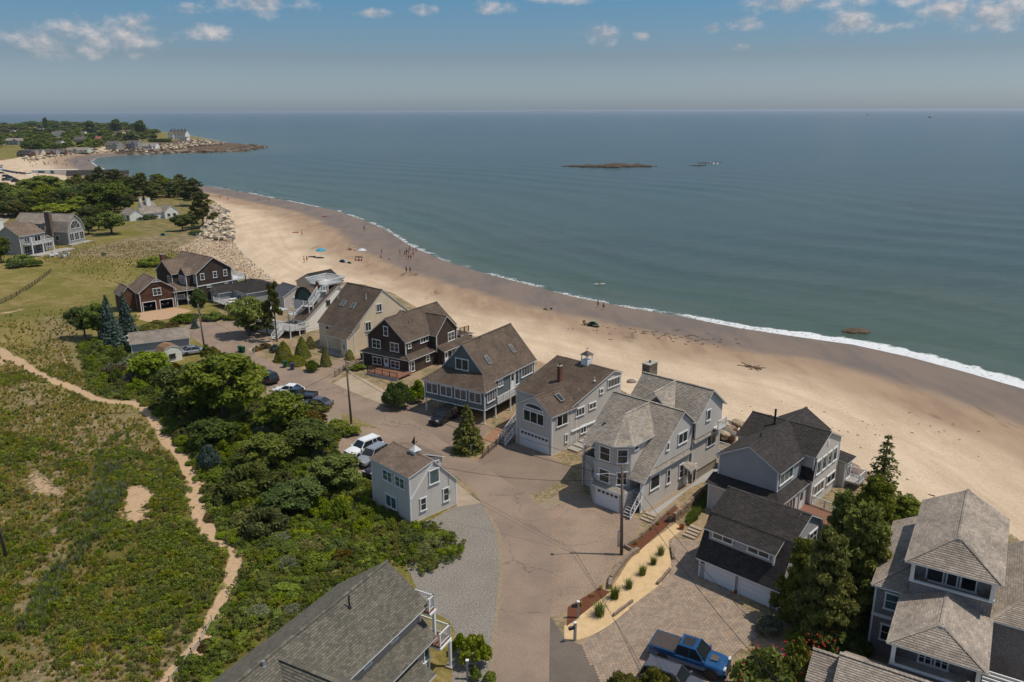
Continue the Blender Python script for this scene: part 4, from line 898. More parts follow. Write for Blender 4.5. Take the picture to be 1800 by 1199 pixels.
# --- turret house
h = House('house', 'light grey house with an octagonal turret, stone chimney and single garage door', 'house', 13.19, 74.10, 47, CL_GREY, ROOF_LGREY, step=.18, lift=.035)
RT = ROOF_LGREY
h.wall([([(0,0,0),(9.05,0,0),(9.05,0,4.1),(0.2,0,3.6)], (0,-1)), ([(0.9,8.4,0),(9.05,8.4,0),(9.05,8.4,4.2),(.9,8.4,3.8)], (0,1)), ([(1.2,1.6,0),(1.2,8.4,0),(1.2,8.4,3.6),(1.2,1.6,3.6)], (-1,0))], corners=[(9.05,-.05,0,4.2)])
h.wall([([(1.2,-.22,4.5),(9.3,-.22,4.5),(9.3,-.22,7.3),(6.97,-.22,9.15)], (0,-1)), ([(1.2,8.5,4.5),(9.3,8.5,4.5),(9.3,8.5,7.3),(6.97,8.5,9.2)], (0,1))], name='gable_wall')
h.shed(1.0, 9.0, -.3, -.05, 4.15, 4.6, 'v', .1)
k = (9.35-3.75)/(7-0)
h.roof([[(-.25,-.5,3.55),(-.25,1.5,3.55),(7,1.5,9.35),(7,-.5,9.35)], [(1.3,1.5,4.79),(1.3,8.8,4.79),(7,8.8,9.35),(7,1.5,9.35)], [(9.9,-.5,7.05),(9.9,8.8,7.05),(7,8.8,9.35),(7,-.5,9.35)]], [((7,-.5,9.35),(7,8.8,9.35))])
# turret
tp = [(.35,6.2),(-.95,5.05),(-.95,2.85),(.3,1.65),(3.5,1.65),(3.5,6.2)]
for z0, z1 in ((0, 2.3), (2.3, 7.0)):
    pl = []
    for (a, b) in zip(tp, tp[1:]+tp[:1]):
        if a[0] == b[0] == 3.5: continue
        d = Vector((b[0]-a[0], b[1]-a[1])); n = (d.y, -d.x); cx = ((a[0]+b[0])/2-1.4, (a[1]+b[1])/2-3.95)
        if n[0]*cx[0]+n[1]*cx[1] < 0: n = (-n[0], -n[1])
        L_ = math.hypot(*n); n = (n[0]/L_, n[1]/L_); pl.append(([(a[0],a[1],z0),(b[0],b[1],z0),(b[0],b[1],z1),(a[0],a[1],z1)], n))
    h.wall(pl, name='turret_wall')
def facet_win(h, a, b, t0, t1, z0, z1, nx=1, ny=1, out=None, gl=GLASS):
    a = Vector(a); b = Vector(b); d = (b-a); p = a+d*((t0+t1)/2); n = Vector((d.y, -d.x)).normalized()
    if out and n.dot(Vector(out)) < 0: n = -n
    w = d.length*abs(t1-t0); fm, pm = win_meshes(w, z1-z0, nx, ny, gl, h.trim); f = link('window', fm, h.e, (p.x+n.x*(h.lift+.012), p.y+n.y*(h.lift+.012), z0), math.atan2(n.y, n.x)-math.pi/2); link('pane', pm, f)
for z0, z1 in ((5.0, 6.6), (2.55, 4.05)):
    facet_win(h, tp[0], tp[1], .2, .8, z0, z1, 1, 2, (-1, .5)); facet_win(h, tp[1], tp[2], .18, .82, z0, z1, 1, 2, (-1, 0)); facet_win(h, tp[2], tp[3], .16, .84, z0, z1, 1, 2, (-1, -1))
h.win('v-', 1.65, .75, 1.6, 6.2, 6.75, 1, 1)
ap = (2.4, 3.95, 9.2); rg = (6.9, 3.95, 9.25); e_ = [(4.9,1.25,7.0),(.15,1.25,7.0),(-1.35,2.65,7.0),(-1.35,5.25,7.0),(.15,6.65,7.0),(4.4,6.65,7.0)]
h.roof([[e_[0],e_[1],ap,rg],[e_[1],e_[2],ap],[e_[2],e_[3],ap],[e_[3],e_[4],ap],[e_[4],e_[5],rg,ap]], [(e_[1],ap),(e_[2],ap),(e_[3],ap),(e_[4],ap),(ap,rg)], name='turret_roof')
# garage bay, porches and stairs
h.wall([([(-1.45,1.35,0),(-1.45,5.0,0),(-1.45,5.0,2.2),(-1.45,1.35,2.2)], (-1,0)), ([(-1.45,1.35,0),(.6,.9,0),(.6,.9,2.2),(-1.45,1.35,2.2)], (0,-1)), ([(-1.45,5.0,0),(.9,7.2,0),(.9,7.2,2.2),(-1.45,5.0,2.2)], (-.7,.7))])
h.shed(-1.45, -.9, 1.3, 5.1, 2.2, 2.45, 'u', .12)
h.garage_door('u-', -1.45, 1.75, 4.45, 0, 1.95, 1)
h.slab(0, .0, 2.0, 3.4, 1.65, 2.1, GREYW); h.slab(.6, 6.2, 2.0, 3.5, 8.4, 2.1, GREYW); h.rail([(1.2,8.4,2.1),(-.2,6.3,2.1)], .95, m=CL_GREY)
h.posts([(0,0,0,3.55),(1.3,8.4,0,4.8)], .09); h.rail([(.1,0,1.4),(3.2,0,1.4)], 1.0, m=CL_GREY); h.door('v-', 1.66, 1.2, 2.1, 2.1, 4.0); h.win('v-', -.0, 1.5, 3.3, 1.9, 3.5, 1, 1)
h.stairs((-1.9, .45, 0), (.3, .45, 2.0), 1.0, 9, GREYW); mb = MB(); mb.bar((-1.9, -.05, .95), (.2, -.05, 2.95), .06, .06); [mb.box(-1.9+i*.7-.04, -.09, i*.65, -1.82+i*.7, -.01, .95+i*.66) for i in range(4)]; h.part('stair_rail', mb, WHITE)
h.win('v-', 0, 4.65, 5.4, 1.5, 3.2, 1, 2); h.win('v-', 0, 7.15, 8.1, 1.3, 2.95, 1, 2); h.win('v-', -.22, 3.9, 4.5, 5.7, 6.6, 1, 1); h.win('v-', -.22, 6.2, 8.1, 5.6, 6.9, 2, 1)
h.block(9.3, 15.2, -.3, 8.0, 1.2, 5.2, None, sides='v-v+u+', side=CL_GREY)
h.wall([([(9.3,-.55,5.4),(15.0,-.55,5.4),(15.0,-.55,8.2),(12.25,-.55,10.3),(9.3,-.55,7.7)], (0,-1)), ([(9.3,8.0,5.4),(15.0,8.0,5.4),(15.0,8.0,8.2),(12.25,8.0,10.3),(9.3,8.0,7.7)], (0,1)), ([(9.3,0,5),(9.3,8,5),(9.3,8,7.6),(9.3,0,7.6)], (-1,0)), ([(15.0,-.5,5.4),(15.0,8,5.4),(15.0,8,8.2),(15.0,-.5,8.2)], (1,0))], name='gable_wall')
h.shed(9.2, 15.1, -.62, -.35, 5.1, 5.45, 'v', .05); h.block(9.3, 15.2, -.2, 7.9, 0, 1.2, None, side=mat('foundation_panel', lin(140, 128, 112), .8), corners=False)
h.roof([[(8.9,-.9,7.45),(8.9,8.4,7.45),(12.25,8.4,10.45),(12.25,-.9,10.45)], [(15.5,-.9,7.95),(15.5,8.4,7.95),(12.25,8.4,10.45),(12.25,-.9,10.45)]], [((12.25,-.9,10.45),(12.25,8.4,10.45))])
h.roof([[(7.6,1.2,8.0),(12.2,3.9,10.5),(7.6,3.9,10.2)], [(7.6,6.6,8.0),(12.2,3.9,10.5),(7.6,3.9,10.2)], [(7.6,1.2,8.0),(12.2,1.2,8.0),(12.2,3.9,10.5)], [(7.6,6.6,8.0),(12.2,6.6,8.0),(12.2,3.9,10.5)]][:2], [((7.6,3.9,10.22),(12.2,3.9,10.5))], name='cross_roof')
h.win('v-', -.55, 11.4, 12.3, 6.9, 8.2, 1, 1); h.win('v-', -.3, 12.3, 14.3, 3.4, 5.0, 2, 1); h.door('v-', -.0, 8.2, 9.0, .3, 2.2); h.door('v-', -.3, 9.5, 10.3, .2, 2.2, DARKIN); h.shed(7.9, 9.3, -1.0, 0, 2.35, 2.8, 'v', .1)
h.slab(13.2, -1.2, 5.45, 15.0, -.55, 5.6, WHITE); h.rail([(13.2,-1.15,5.6),(15.0,-1.15,5.6)], .95); h.rail([(15.3,-1.2,1.6),(16.6,-1.2,1.6),(16.6,.5,1.6)], 1.0, bal=.13); h.slab(15.2,-1.2,1.4,16.7,1.5,1.6,GREYW)
h.chimney(13.6, 8.4, 6, 11.2, 1.7, 1.0, tabs('stone_chimney_blocks', lin(120, 104, 88), lin(86, 72, 62), .45, .25, .02, lin(140, 128, 112)))
h.vent(13.0, 2.4, 9.6, .5, .05, BLACKM); h.skylight(3.3, 7.3, 6.55, .8, 1.1, 'u', .8)
# --- grey cupola house
h = House('house', 'grey clapboard house with white cupola, brick flue and arched window over its garage', 'house', 4.71, 88.40, 46.5, CL_GREY, ROOF_BROWN, step=.24, lift=.055)
h.block(0, 4.6, 0, 5.75, 0, 5.15, 'u', 6.85, 2.6, oh=.3, sides='u-v-v+', side=CL_GREY)
h.block(3.7, 13.7, .02, 9.2, 0, 5.25, 'v', 7.8, 12.0, 7.2, oh=.2)
h.garage_door('u-', 0, .45, 4.95, 0, 2.05, 1); h.win('u-', 0, 1.1, 4.5, 3.45, 4.95, 3, 1); h.win('u-', 0, 1.25, 4.35, 5.3, 5.95, 1, 1, arch=1)
h.win('v-', 0, .75, 2.9, 3.4, 4.85, 2, 1); h.win('v-', 0, 2.4, 2.95, .9, 2.0, 1, 1); h.win('v-', .02, 4.4, 6.15, 3.65, 4.7, 3, 1); h.win('v-', .02, 7.05, 8.5, 3.85, 4.7, 2, 1); h.win('v-', .02, 9.2, 9.9, 5.4, 6.1, 1, 1); h.win('v-', .02, 10.8, 13.45, 5.75, 6.9, 4, 1); h.win('v-', .02, 5.4, 6.6, 1.1, 2.2, 2, 1)
h.chimney(7.3, 5.0, 6.0, 8.5, .45, .45); h.cupola(12.0, 4.3, 7.9, 1.1, 1.25); h.skylight(2.9, 1.3, 6.3, .75, 1.2, 'v', .65); h.vent(6.5, 1.2, 6.0, .6, .04); h.vent(8.8, .5, 7.2, .5, .04)
mb = MB(); mb.box(3.6, -.22, 1.95, 13.75, .0, 2.1); h.part('belt_board', mb, WHITE)
h.stairs((-1.7, 6.7, 0), (2.2, 6.7, 2.7), 1.2, 12, GREYW); h.rail([(-1.7,6.1,0),(2.2,6.1,2.7)], .95); h.rail([(-1.7,7.3,0),(2.2,7.3,2.7)], .95); h.slab(2.2,5.8,2.55,4.2,7.3,2.7,GREYW); h.posts([(3.9,7.2,0,2.55)]); h.door('v+', 5.75, 2.4, 3.3, 2.7, 4.7)
for i in range(9):
    mb = MB(); mb.box(0, -1.9, 0, 1.05, -.3, .18); o = mb.build('stone_step', CONC, h.e); o.location = (2.6+i*1.05, 0, .05+i*.16)
# --- teal house on stilts
h = House('house', 'teal-grey house on stilts with a steep brown gable and a car parked underneath', 'house', -3.63, 98.30, 58, CL_TEAL, ROOF_BROWN, step=.2, lift=.035)
h.block(0, 2.9, 0, 9.9, 2.0, 4.65, None, sides='u-v-v+', corners=True)
h.block(2.9, 15.0, 1.3, 9.6, 1.9, 5.0, 'u', 9.55, 5.45, oh=.35, roh=.25)
h.roof([[(-.35,-.35,4.6),(-.35,10.2,4.6),(2.95,8.6,5.9),(2.95,2.2,5.9)], [(-.35,-.35,4.6),(2.95,-.35,4.65),(2.95,2.2,5.9)], [(-.35,10.2,4.6),(2.95,10.2,4.65),(2.95,8.6,5.9)]], [((-.35,-.35,4.62),(2.95,2.2,5.92)), ((-.35,10.2,4.62),(2.95,8.6,5.92))], name='porch_roof')
for a in (.45, 2.8, 5.2, 7.6): h.win('u-', 0, a, a+2.0, 2.85, 4.32, 2, 1, CURT)
h.win('v-', 0, .5, 2.35, 2.85, 4.35, 3, 1, CURT); h.win('u-', 2.9, 4.45, 6.65, 5.9, 7.5, 2, 1)
h.win('v-', 1.3, 5.2, 6.4, 3.4, 4.4, 2, 2, CURT); h.door('v-', 1.3, 8.3, 9.5, 2.1, 4.6); h.win('v-', 1.3, 9.6, 10.6, 2.4, 4.6, 1, 1); h.win('v-', 1.3, 11.3, 14.4, 3.0, 4.6, 4, 1)
mb = MB(); mb.box(-.06, -.06, 1.9, 3.0, 9.96, 2.02); h.part('rim_board', mb, WHITE)
h.posts([(.12,.12,0,1.9),(.12,9.8,0,1.9),(2.8,.12,0,1.9),(2.8,9.8,0,1.9),(6.2,-.1,0,1.9),(9.6,-.1,0,1.9),(13,-.1,0,1.9),(.12,5,0,1.9)], .08)
h.slab(2.9, -.2, 1.88, 15.2, 1.3, 2.0, GREYW); h.rail([(2.9,-.15,2.0),(15.2,-.15,2.0),(15.2,1.3,2.0)], 1.0)
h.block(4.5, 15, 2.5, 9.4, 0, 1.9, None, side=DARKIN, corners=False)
h.skylight(5.3, 3.0, 7.06, .8, 1.35, 'v', 1.096, CURT); h.skylight(11.6, 3.0, 7.06, .8, 1.35, 'v', 1.096, CURT)
# --- dark shingle house
h = House('house', 'dark brown shingled house with a red deck between the tan and teal houses', 'house', -16.18, 119.38, 57.5, SH_DARK, ROOF_BROWN, step=.15, lift=.02)
h.block(0, 13.4, 0, 9.7, 0, 2.5, None, side=SH_DARK, sides='u-v-v+u+')
h.block(.4, 13.4, .95, 8.8, 2.4, 5.1, 'u', 8.3, 4.85, oh=.3, roh=.3)
h.roof([[(-.4,-.4,2.35),(-.4,10.1,2.35),(.42,9.0,2.95),(.42,.95,2.95)], [(-.4,-.4,2.35),(6.6,-.4,2.35),(6.6,.97,2.95),(.42,.97,2.95)]], [((-.4,-.4,2.37),(.42,.97,2.97))], name='skirt_roof')
h.block(6.5, 12.0, -.45, 4.8, 2.0, 5.0, 'v', 7.5, 9.2, oh=.3, sides='v-u-u+')
h.win('u-', .4, 2.3, 4.1, 3.15, 4.6, 2, 2); h.win('u-', .4, 6.1, 7.9, 3.15, 4.6, 2, 2); h.win('u-', .4, 4.4, 5.35, 5.5, 7.1, 1, 2)
h.win('u-', 0, 1.95, 3.8, .55, 1.8, 2, 2); h.win('u-', 0, 5.7, 7.6, .55, 1.8, 2, 2); h.door('u-', 0, 4.2, 5.2, .3, 1.95)
h.win('v-', .95, .9, 1.7, 3.8, 4.75, 1, 2); h.win('v-', .95, 4.0, 6.1, 3.9, 4.85, 3, 1); h.win('v-', -.45, 9.5, 11.3, 3.1, 4.6, 2, 2); h.win('v-', 0, .3, 1.2, .3, 1.9, 1, 2); h.win('v-', 0, 4.1, 5.1, .9, 1.9, 1, 2)
h.block(6.7, 14.5, -1.6, -.4, 0, 2.5, None, corners=False); h.shed(6.7, 14.8, -1.8, -.45, 2.5, 3.1, 'v', .3); h.win('v-', -1.6, 8.9, 9.9, 1.2, 2.2, 1, 2); h.win('v-', -1.6, 10.2, 12.4, 1.2, 2.2, 3, 2); h.door('v-', -1.6, 7.0, 7.9, .1, 2.1)
h.block(13.4, 17, 0, 6, 0, 2.7, None); h.shed(13.4, 17.3, -.3, 6.3, 3.2, 2.7, 'u', .1); h.rail([(14,.3,3.3),(16.6,.3,3.1)], 1.0, m=mat('brown_rail', lin(84, 56, 42)))
h.slab(-3.7, -.6, .35, 0, 5.6, .5, DECKW); h.wall([([(-3.75,-.65,0),(-3.75,5.65,0),(-3.75,5.65,.4),(-3.75,-.65,.4)], (-1,0))], name='deck_skirt', side=CL_GARAGE); h.rail([(-3.6,-.5,.5),(-3.6,5.5,.5),(-.1,5.5,.5)], .75, m=mat('brown_rail', lin(84, 56, 42)), bal=.5)
h.vent(4.8, 5.3, 8.2, .6, .05); h.vent(4.0, 3.2, 7.0, .3, .05, BLACKM)
# --- tan house
h = House('house', 'tall tan house with a steep brown roof and two skylights facing the street', 'house', -26.72, 129.52, 50, CL_TAN, ROOF_BROWN, step=.3, lift=.01)
h.block(0, 12.5, 0, 9.4, 0, 4.5, 'v', 10.2, 6.75, 5.5, oh=.35, roh=.15)
h.skylight(3.4, 6.6, 7.5, .95, 1.2, 'u', .845, GLASSG); h.skylight(3.4, 3.9, 7.5, .95, 1.2, 'u', .845, GLASSG); h.vent(3.9, 8.7, 7.8, 1.0, .05); h.vent(4.9, 2.2, 8.7, .9, .05)
h.win('v-', 0, 5.2, 6.4, 6.6, 8.0, 2, 1); h.win('v-', 0, 2.5, 3.8, 3.7, 5.3, 2, 1)
h.roof([[(-1.9,-.25,3.2),(-1.9,5.6,3.2),(1.5,5.6,5.4),(1.5,-.25,5.4)]], name='porch_roof'); h.posts([(-1.6,5.2,0,3.2),(-1.6,-.1,0,3.2)], .09)
h.wall([([(-1.5,0,0),(0,0,0),(0,0,4.2),(-1.5,0,3.3)], (0,-1)), ([(-1.5,0,0),(-1.5,1.7,0),(-1.5,1.7,3.3),(-1.5,0,3.3)], (-1,0))]); h.win('u-', -1.5, .5, 1.1, 1.2, 2.3, 1, 1)
h.door('u-', 0, 2.5, 3.6, .05, 2.6, BLACKM); h.win('u-', 0, 6.6, 7.6, 3.4, 4.1, 1, 1); h.slab(-2.2, -.3, 0, 0, 6, .12, CONC); mb = MB(); mb.tube([(-1.9, -.1, 3.1), (-1.55, -.1, 2.9), (-1.55, -.1, .1)], .05, 6); h.part('downspout', mb, mat('brown_downspout', lin(90, 70, 56)))
h.block(8.5, 12.8, -3.0, 0, 0, 4.6, 'v', 5.8, oh=.3)
# --- white house with roof deck
h = House('house', 'white house with a sunburst arched window and a flared white railing deck on the roof', 'house', -38.77, 144.38, 57, CL_WHITE, ROOF_BROWN, step=.14)
h.block(0, 14.5, 0, 3.4, 0, 2.45, None, sides='v-u-', corners=False)
h.wall([([(0,0,2.3),(14.0,0,2.3),(14.0,0,4.5),(10.6,0,6.3),(8.8,0,7.2)], (0,-1))], name='gable_wall')
h.roof([[(-.4,-.3,2.25),(-.4,2.8,2.25),(8.8,2.8,7.35),(8.8,-.3,7.35)], [(14.3,-.3,4.3),(14.3,2.8,4.3),(8.8,2.8,7.35),(8.8,-.3,7.35)]])
h.block(4.0, 13.0, 2.6, 7.0, 0, 5.0, None, sides='u-v+u+'); h.wall([([(4.0,.6,2.5),(4.0,3,2.5),(4.0,3,6.4),(4.0,.6,6.4)], (-1,0)), ([(4.0,.6,4.2),(8,.6,6.4),(4.0,.6,6.4)], (0,-1))], side=CL_GARAGE)
DG = mat('dark_green_trim', lin(62, 74, 66), .6)
pr = [(math.cos(math.pi*i/10)*2.6+3.9, math.sin(math.pi*i/10)*2.75+4.9) for i in range(11)]
mb = MB(); sh = MB()
for (a, b) in zip(pr, pr[1:]):
    p = [(3.7, a[0], a[1]), (3.7, b[0], b[1]), (11.5, b[0], b[1]), (11.5, a[0], a[1])]; mb.ext(p, (0, (3.9-(a[0]+b[0])/2)*.05, -.08))
    if abs(a[1]-b[1]) > .01: courses(sh, p, (0, (a[0]+b[0])/2-3.9, (a[1]+b[1])/2-4.5), .17, .02)
o = h.part('barrel_roof', mb, DG); sh.build('shingle_courses', ROOF_BROWN, o)['kind'] = 'stuff'
h.wall([([(4.0, a, z) for a, z in [(math.cos(math.pi*i/10)*2.45+3.9, math.sin(math.pi*i/10)*2.6+4.9) for i in range(11)]], (-1,0))], side=DG, name='arch_wall')
h.win('u-', 3.95, 2.1, 5.7, 5.0, 6.9, 6, 1, GLASSG, arch=1, trim=DG); h.win('u-', 4.0, 3.0, 4.6, 3.2, 4.6, 2, 1, GLASSG, trim=DG); h.win('v-', 0, 5.6, 6.6, 4.0, 5.0, 2, 1, trim=DG); h.win('u-', 0, 1.9, 2.8, 1.3, 2.1, 2, 1); h.door('u-', 0, .25, 1.0, .1, 2.1, DG)
h.chimney(6.2, 2.6, 6.2, 8.4, .5, .5)
# flared roof deck
fl = 7.75; B4 = [(6.4,.7),(10.6,.7),(10.6,4.7),(6.4,4.7)]; T4 = [(5.7,.0),(11.3,.0),(11.3,5.4),(5.7,5.4)]
mb = MB(); mb.box(6.3, .6, fl-.15, 10.7, 4.8, fl); h.part('roof_deck_floor', mb, mat('white_deck', lin(220, 216, 208)))
mb = MB(); bb = MB()
for i in range(4):
    a, b, c, d = B4[i], B4[(i+1) % 4], T4[i], T4[(i+1) % 4]; mb.bar((*c, fl+1.1), (*d, fl+1.1), .14, .08); mb.bar((*a, fl+.05), (*b, fl+.05), .08, .08)
    for k in range(26):
        t = k/25; p = (a[0]+(b[0]-a[0])*t, a[1]+(b[1]-a[1])*t, fl); q = (c[0]+(d[0]-c[0])*t, c[1]+(d[1]-c[1])*t, fl+1.1); bb.bar(p, q, .05, .05)
    for zz in (.35, .7):
        f = zz/1.1; p = (a[0]+(c[0]-a[0])*f, a[1]+(c[1]-a[1])*f, fl+zz); q = (b[0]+(d[0]-b[0])*f, b[1]+(d[1]-b[1])*f, fl+zz); mb.bar(p, q, .04, .04)
o = h.part('roof_deck_railing', mb, WHITE); bb.build('balusters', WHITE, o)['kind'] = 'stuff'
for z0 in (6.2,): h.posts([(6.5,.8,5.5,fl-.15),(10.5,.8,5.5,fl-.15),(6.5,4.6,5.5,fl-.15),(10.5,4.6,5.5,fl-.15)], .08)
h.slab(5.0, .1, 6.75, 6.4, 1.6, 6.85, WHITE); h.rail([(5.0,.1,6.85),(6.4,.1,6.85),(6.4,-.0,6.85)], 1.0, bal=.14)
h.stairs((2.6, 1.0, 4.6), (5.0, 1.0, 6.8), 1.0, 9, WHITE); h.rail([(2.6,.5,4.6),(5.0,.5,6.8)], .95, bal=.14); h.rail([(2.6,1.5,4.6),(5.0,1.5,6.8)], .95, bal=.14)
h.slab(1.5, .3, 4.5, 2.7, 1.8, 4.6, WHITE); h.rail([(2.6,.3,4.6),(1.5,.3,4.6),(1.5,1.8,4.6)], .95, bal=.14); h.stairs((.6, 3.2, 3.1), (1.6, 2.0, 4.6), 1.0, 6, WHITE); h.slab(-.3, 2.6, 3.0, 1.2, 4.2, 3.1, WHITE); h.rail([(1.2,2.6,3.1),(-.3,2.6,3.1),(-.3,4.2,3.1)], .95, bal=.14); h.posts([(-.2,2.8,0,3.0),(-.2,4.1,0,3.0),(1.6,.4,2.9,4.5),(2.6,.4,3.4,4.5)], .07)
h.slab(-4.6, -1.0, 1.25, 0, 8.0, 1.4, GREYW); h.rail([(0,-.9,1.4),(-4.5,-.9,1.4),(-4.5,.6,1.4)], .95); h.rail([(-4.5,1.8,1.4),(-4.5,8.0,1.4),(0,8,1.4)], .95, bal=.16); h.posts([(-4.5,-.9,0,1.25),(-2.3,-.9,0,1.25),(-4.5,3,0,1.25),(-4.5,8,0,1.25)], .08)
h.wall([([(-4.4,1.8,0),(-4.4,7.9,0),(-4.4,7.9,1.2),(-4.4,1.8,1.2)], (-1,0))], name='deck_skirt'); h.stairs((-6.6, 1.2, 0), (-4.6, 1.2, 1.4), 1.1, 6, WHITE); h.rail([(-6.6,.6,0),(-4.6,.6,1.4)], .95); h.rail([(-6.6,1.8,0),(-4.6,1.8,1.4)], .95)
mb = MB(); mb.bar((-3.4, -1.3, 1.35), (3.3, -6.8, 1.9), .1, .12); h.part('white_rail_cap', mb, WHITE)
# white pergola on its patio
mb = MB()
for i in range(12): mb.box(-3.6, 4.0+i*.36, 4.05, -.3, 4.05+i*.36, 4.17)
o = h.part('pergola', mb, WHITE); o['kind'] = 'stuff'; h.posts([(-3.5,4.1,1.4,4.05),(-.4,4.1,1.4,4.05),(-3.5,8,1.4,4.05)], .06)
# --- low dark roofed houses
h = House('house', 'low grey house with a dark hipped roof next to the brown shingled house', 'house', -56.5, 166.0, 45, CL_GARAGE, ROOF_DARK)
h.block(0, 9, 0, 10, 0, 2.6, None); h.hip(0, 9, 0, 10, 2.6, 4.3, 'v', 3.4, 3.4); h.block(-3.4, 0, 6.2, 9.8, 0, 2.4, 'u', 3.6); h.win('u-', -3.4, 7.3, 8.3, .8, 1.9, 1, 1); h.win('u-', 0, 1.5, 4.5, .8, 2.0, 3, 1); h.vent(3, 6, 3.8, 1.4, .1, BLACKM)
h.slab(-5, -3, .9, 0, 5.5, 1.0, GREYW); h.rail([(0,-3,1.0),(-5,-3,1.0),(-5,5.5,1.0)], .9); h.posts([(-4.9,-2.9,0,.9),(-4.9,5.4,0,.9),(-2.5,-2.9,0,.9)])
for (a, b) in ((-4, 0), (-2.6, 2.6)): mb = MB(); mb.box(a, b, 1.35, a+1.5, b+.7, 1.42); mb.box(a+.1, b+.1, 1.0, a+.2, b+.6, 1.36); mb.box(a+1.3, b+.1, 1.0, a+1.4, b+.6, 1.36); h.part('deck_table', mb, WHITE)
h = House('house', 'low house with a slate-blue gable roof behind the crooked pine', 'house', -47.8, 163.0, 45, CL_GREY, tabs('slate_blue_shingles', lin(96, 98, 102), lin(80, 82, 88), .32, .17, streak=.1))
h.block(0, 6.2, 0, 5.4, 0, 2.7, 'v', 4.3); h.win('u-', 0, 1.5, 3.5, .9, 2.0, 2, 1); h.win('v-', 0, 2, 4, 1, 2.2, 2, 1)
h = House('house', 'small pale house with a charcoal gable roof nearest the sand behind the pines', 'house', -42.5, 172.5, 52, CL_TAN, ROOF_DARK)
h.block(0, 6.5, 0, 8.0, 0, 3.0, 'u', 5.0); h.win('v-', 0, 1.2, 2.2, 1, 2.1, 1, 1); h.win('v-', 0, 4.2, 5.4, 1, 2.1, 2, 1)
# --- brown shingled house and its garage
h = House('garage', 'brown shingled garage with two open bays and a white-trimmed gable window', 'garage', -76.8, 160.5, 41.7, SH_BROWN, ROOF_TAUPE, step=.15)
def open_bay(h, c0, c1, z1):
    mb = MB(); mb.box(c0, -.07, .02, c1, .12, z1, 0); o = h.part('bay_opening', mb, DARKIN); mb = MB()
    mb.box(c0-.14, -.12, 0, c0, .0, z1+.14); mb.box(c1, -.12, 0, c1+.14, .0, z1+.14); mb.box(c0, -.12, z1, c1, .0, z1+.16); mb.build('door_frame', WHITE, o)
# front face along u at v=0, faces -v ; built round the two bays
ft = 1.95
h.wall([([(0,0,ft),(7,0,ft),(7,0,4.2),(3.5,0,6.6),(0,0,4.2)], (0,-1)), ([(0,0,0),(.4,0,0),(.4,0,ft),(0,0,ft)], (0,-1)), ([(2.95,0,0),(3.85,0,0),(3.85,0,ft),(2.95,0,ft)], (0,-1)), ([(6.5,0,0),(7,0,0),(7,0,ft),(6.5,0,ft)], (0,-1)), ([(0,0,0),(0,7,0),(0,7,4.2),(0,0,4.2)], (-1,0)), ([(7,0,0),(7,7,0),(7,7,4.2),(7,0,4.2)], (1,0)), ([(0,7,0),(7,7,0),(7,7,4.2),(3.5,7,6.6),(0,7,4.2)], (0,1))], corners=[(0,0,0,4.2),(7,0,0,4.2)])
mb = MB(); mb.box(.4,6.0,0,6.5,6.1,ft+.2); mb.box(.2,.2,ft+.1,6.8,6.8,ft+.2); mb.box(.16,.2,.003,6.84,6.8,.03); h.part('garage_interior', mb, DARKIN)
for a, b in ((.4, 2.95), (3.85, 6.5)): mb = MB(); mb.box(a-.1, -.1, 0, a+.04, .02, ft+.1); mb.box(b-.04, -.1, 0, b+.1, .02, ft+.1); mb.box(a+.04, -.1, ft-.04, b-.04, .02, ft+.1); h.part('door_frame', mb, WHITE)
h.roof([[(-.4,-.35,4.0),(-.4,7.3,4.0),(3.5,7.3,6.75),(3.5,-.35,6.75)], [(7.4,-.35,4.0),(7.4,7.3,4.0),(3.5,7.3,6.75),(3.5,-.35,6.75)]], [((3.5,-.35,6.75),(3.5,7.3,6.75))])
mb = MB(); [mb.bar((a, -.4, b), (c_, -.4, d), .06, .1) for a, b, c_, d in ((2.6, 6.0, 4.4, 6.0), (3.5, 5.9, 3.5, 6.6), (2.9, 5.95, 3.5, 6.3), (4.1, 5.95, 3.5, 6.3))]; h.part('gable_truss', mb, WHITE)
h.win('v-', 0, 2.65, 4.35, 3.1, 4.6, 2, 2); h.block(-2.8, 0, 2.6, 7.0, 0, 3.7, 'v', 5.2, oh=.3); h.slab(7.0, .3, 1.3, 10.6, 4.5, 1.45, GREYW); h.rail([(7.1,.4,1.45),(9.2,.4,1.45)], .95); h.posts([(7.5,.4,0,3.6),(9.8,.4,0,3.6)], .09); h.shed(7, 11.5, 0, 4.4, 3.4, 4.4, 'v', .4)
h.stairs((11.6, .2, 0), (9.6, .6, 1.4), 1.1, 7, GREYW); h.rail([(11.6,-.3,0),(9.6,.1,1.4)], .95)
h = House('house', 'large brown shingled house with taupe roof and a beach-side balcony beyond the open garage', 'house', -68.0, 168.7, 50.5, SH_DARK, ROOF_TAUPE, step=.15)
h.block(0, 8.4, 0, 12.5, 0, 6.5, 'v', 9.35, 4.2, oh=.35, roh=.35)
h.block(-2.6, 3.0, 5.5, 12.0, 0, 6.2, 'u', 8.6, oh=.35, sides='u-v-v+'); h.block(-1.6, 0.2, 1.4, 4.2, 2.8, 6.3, 'u', 7.7, oh=.2, roh=.2)
h.win('u-', -1.6, 1.8, 3.8, 4.2, 5.9, 3, 3, CURT); h.win('u-', -2.6, 6.2, 7.2, 4.3, 5.6, 1, 2); h.win('u-', 0, .5, 1.1, 4.3, 5.9, 1, 2)
for a in (.9, 3.9, 6.4): h.win('v-', 0, a, a+.95, 4.9, 6.3, 1, 2)
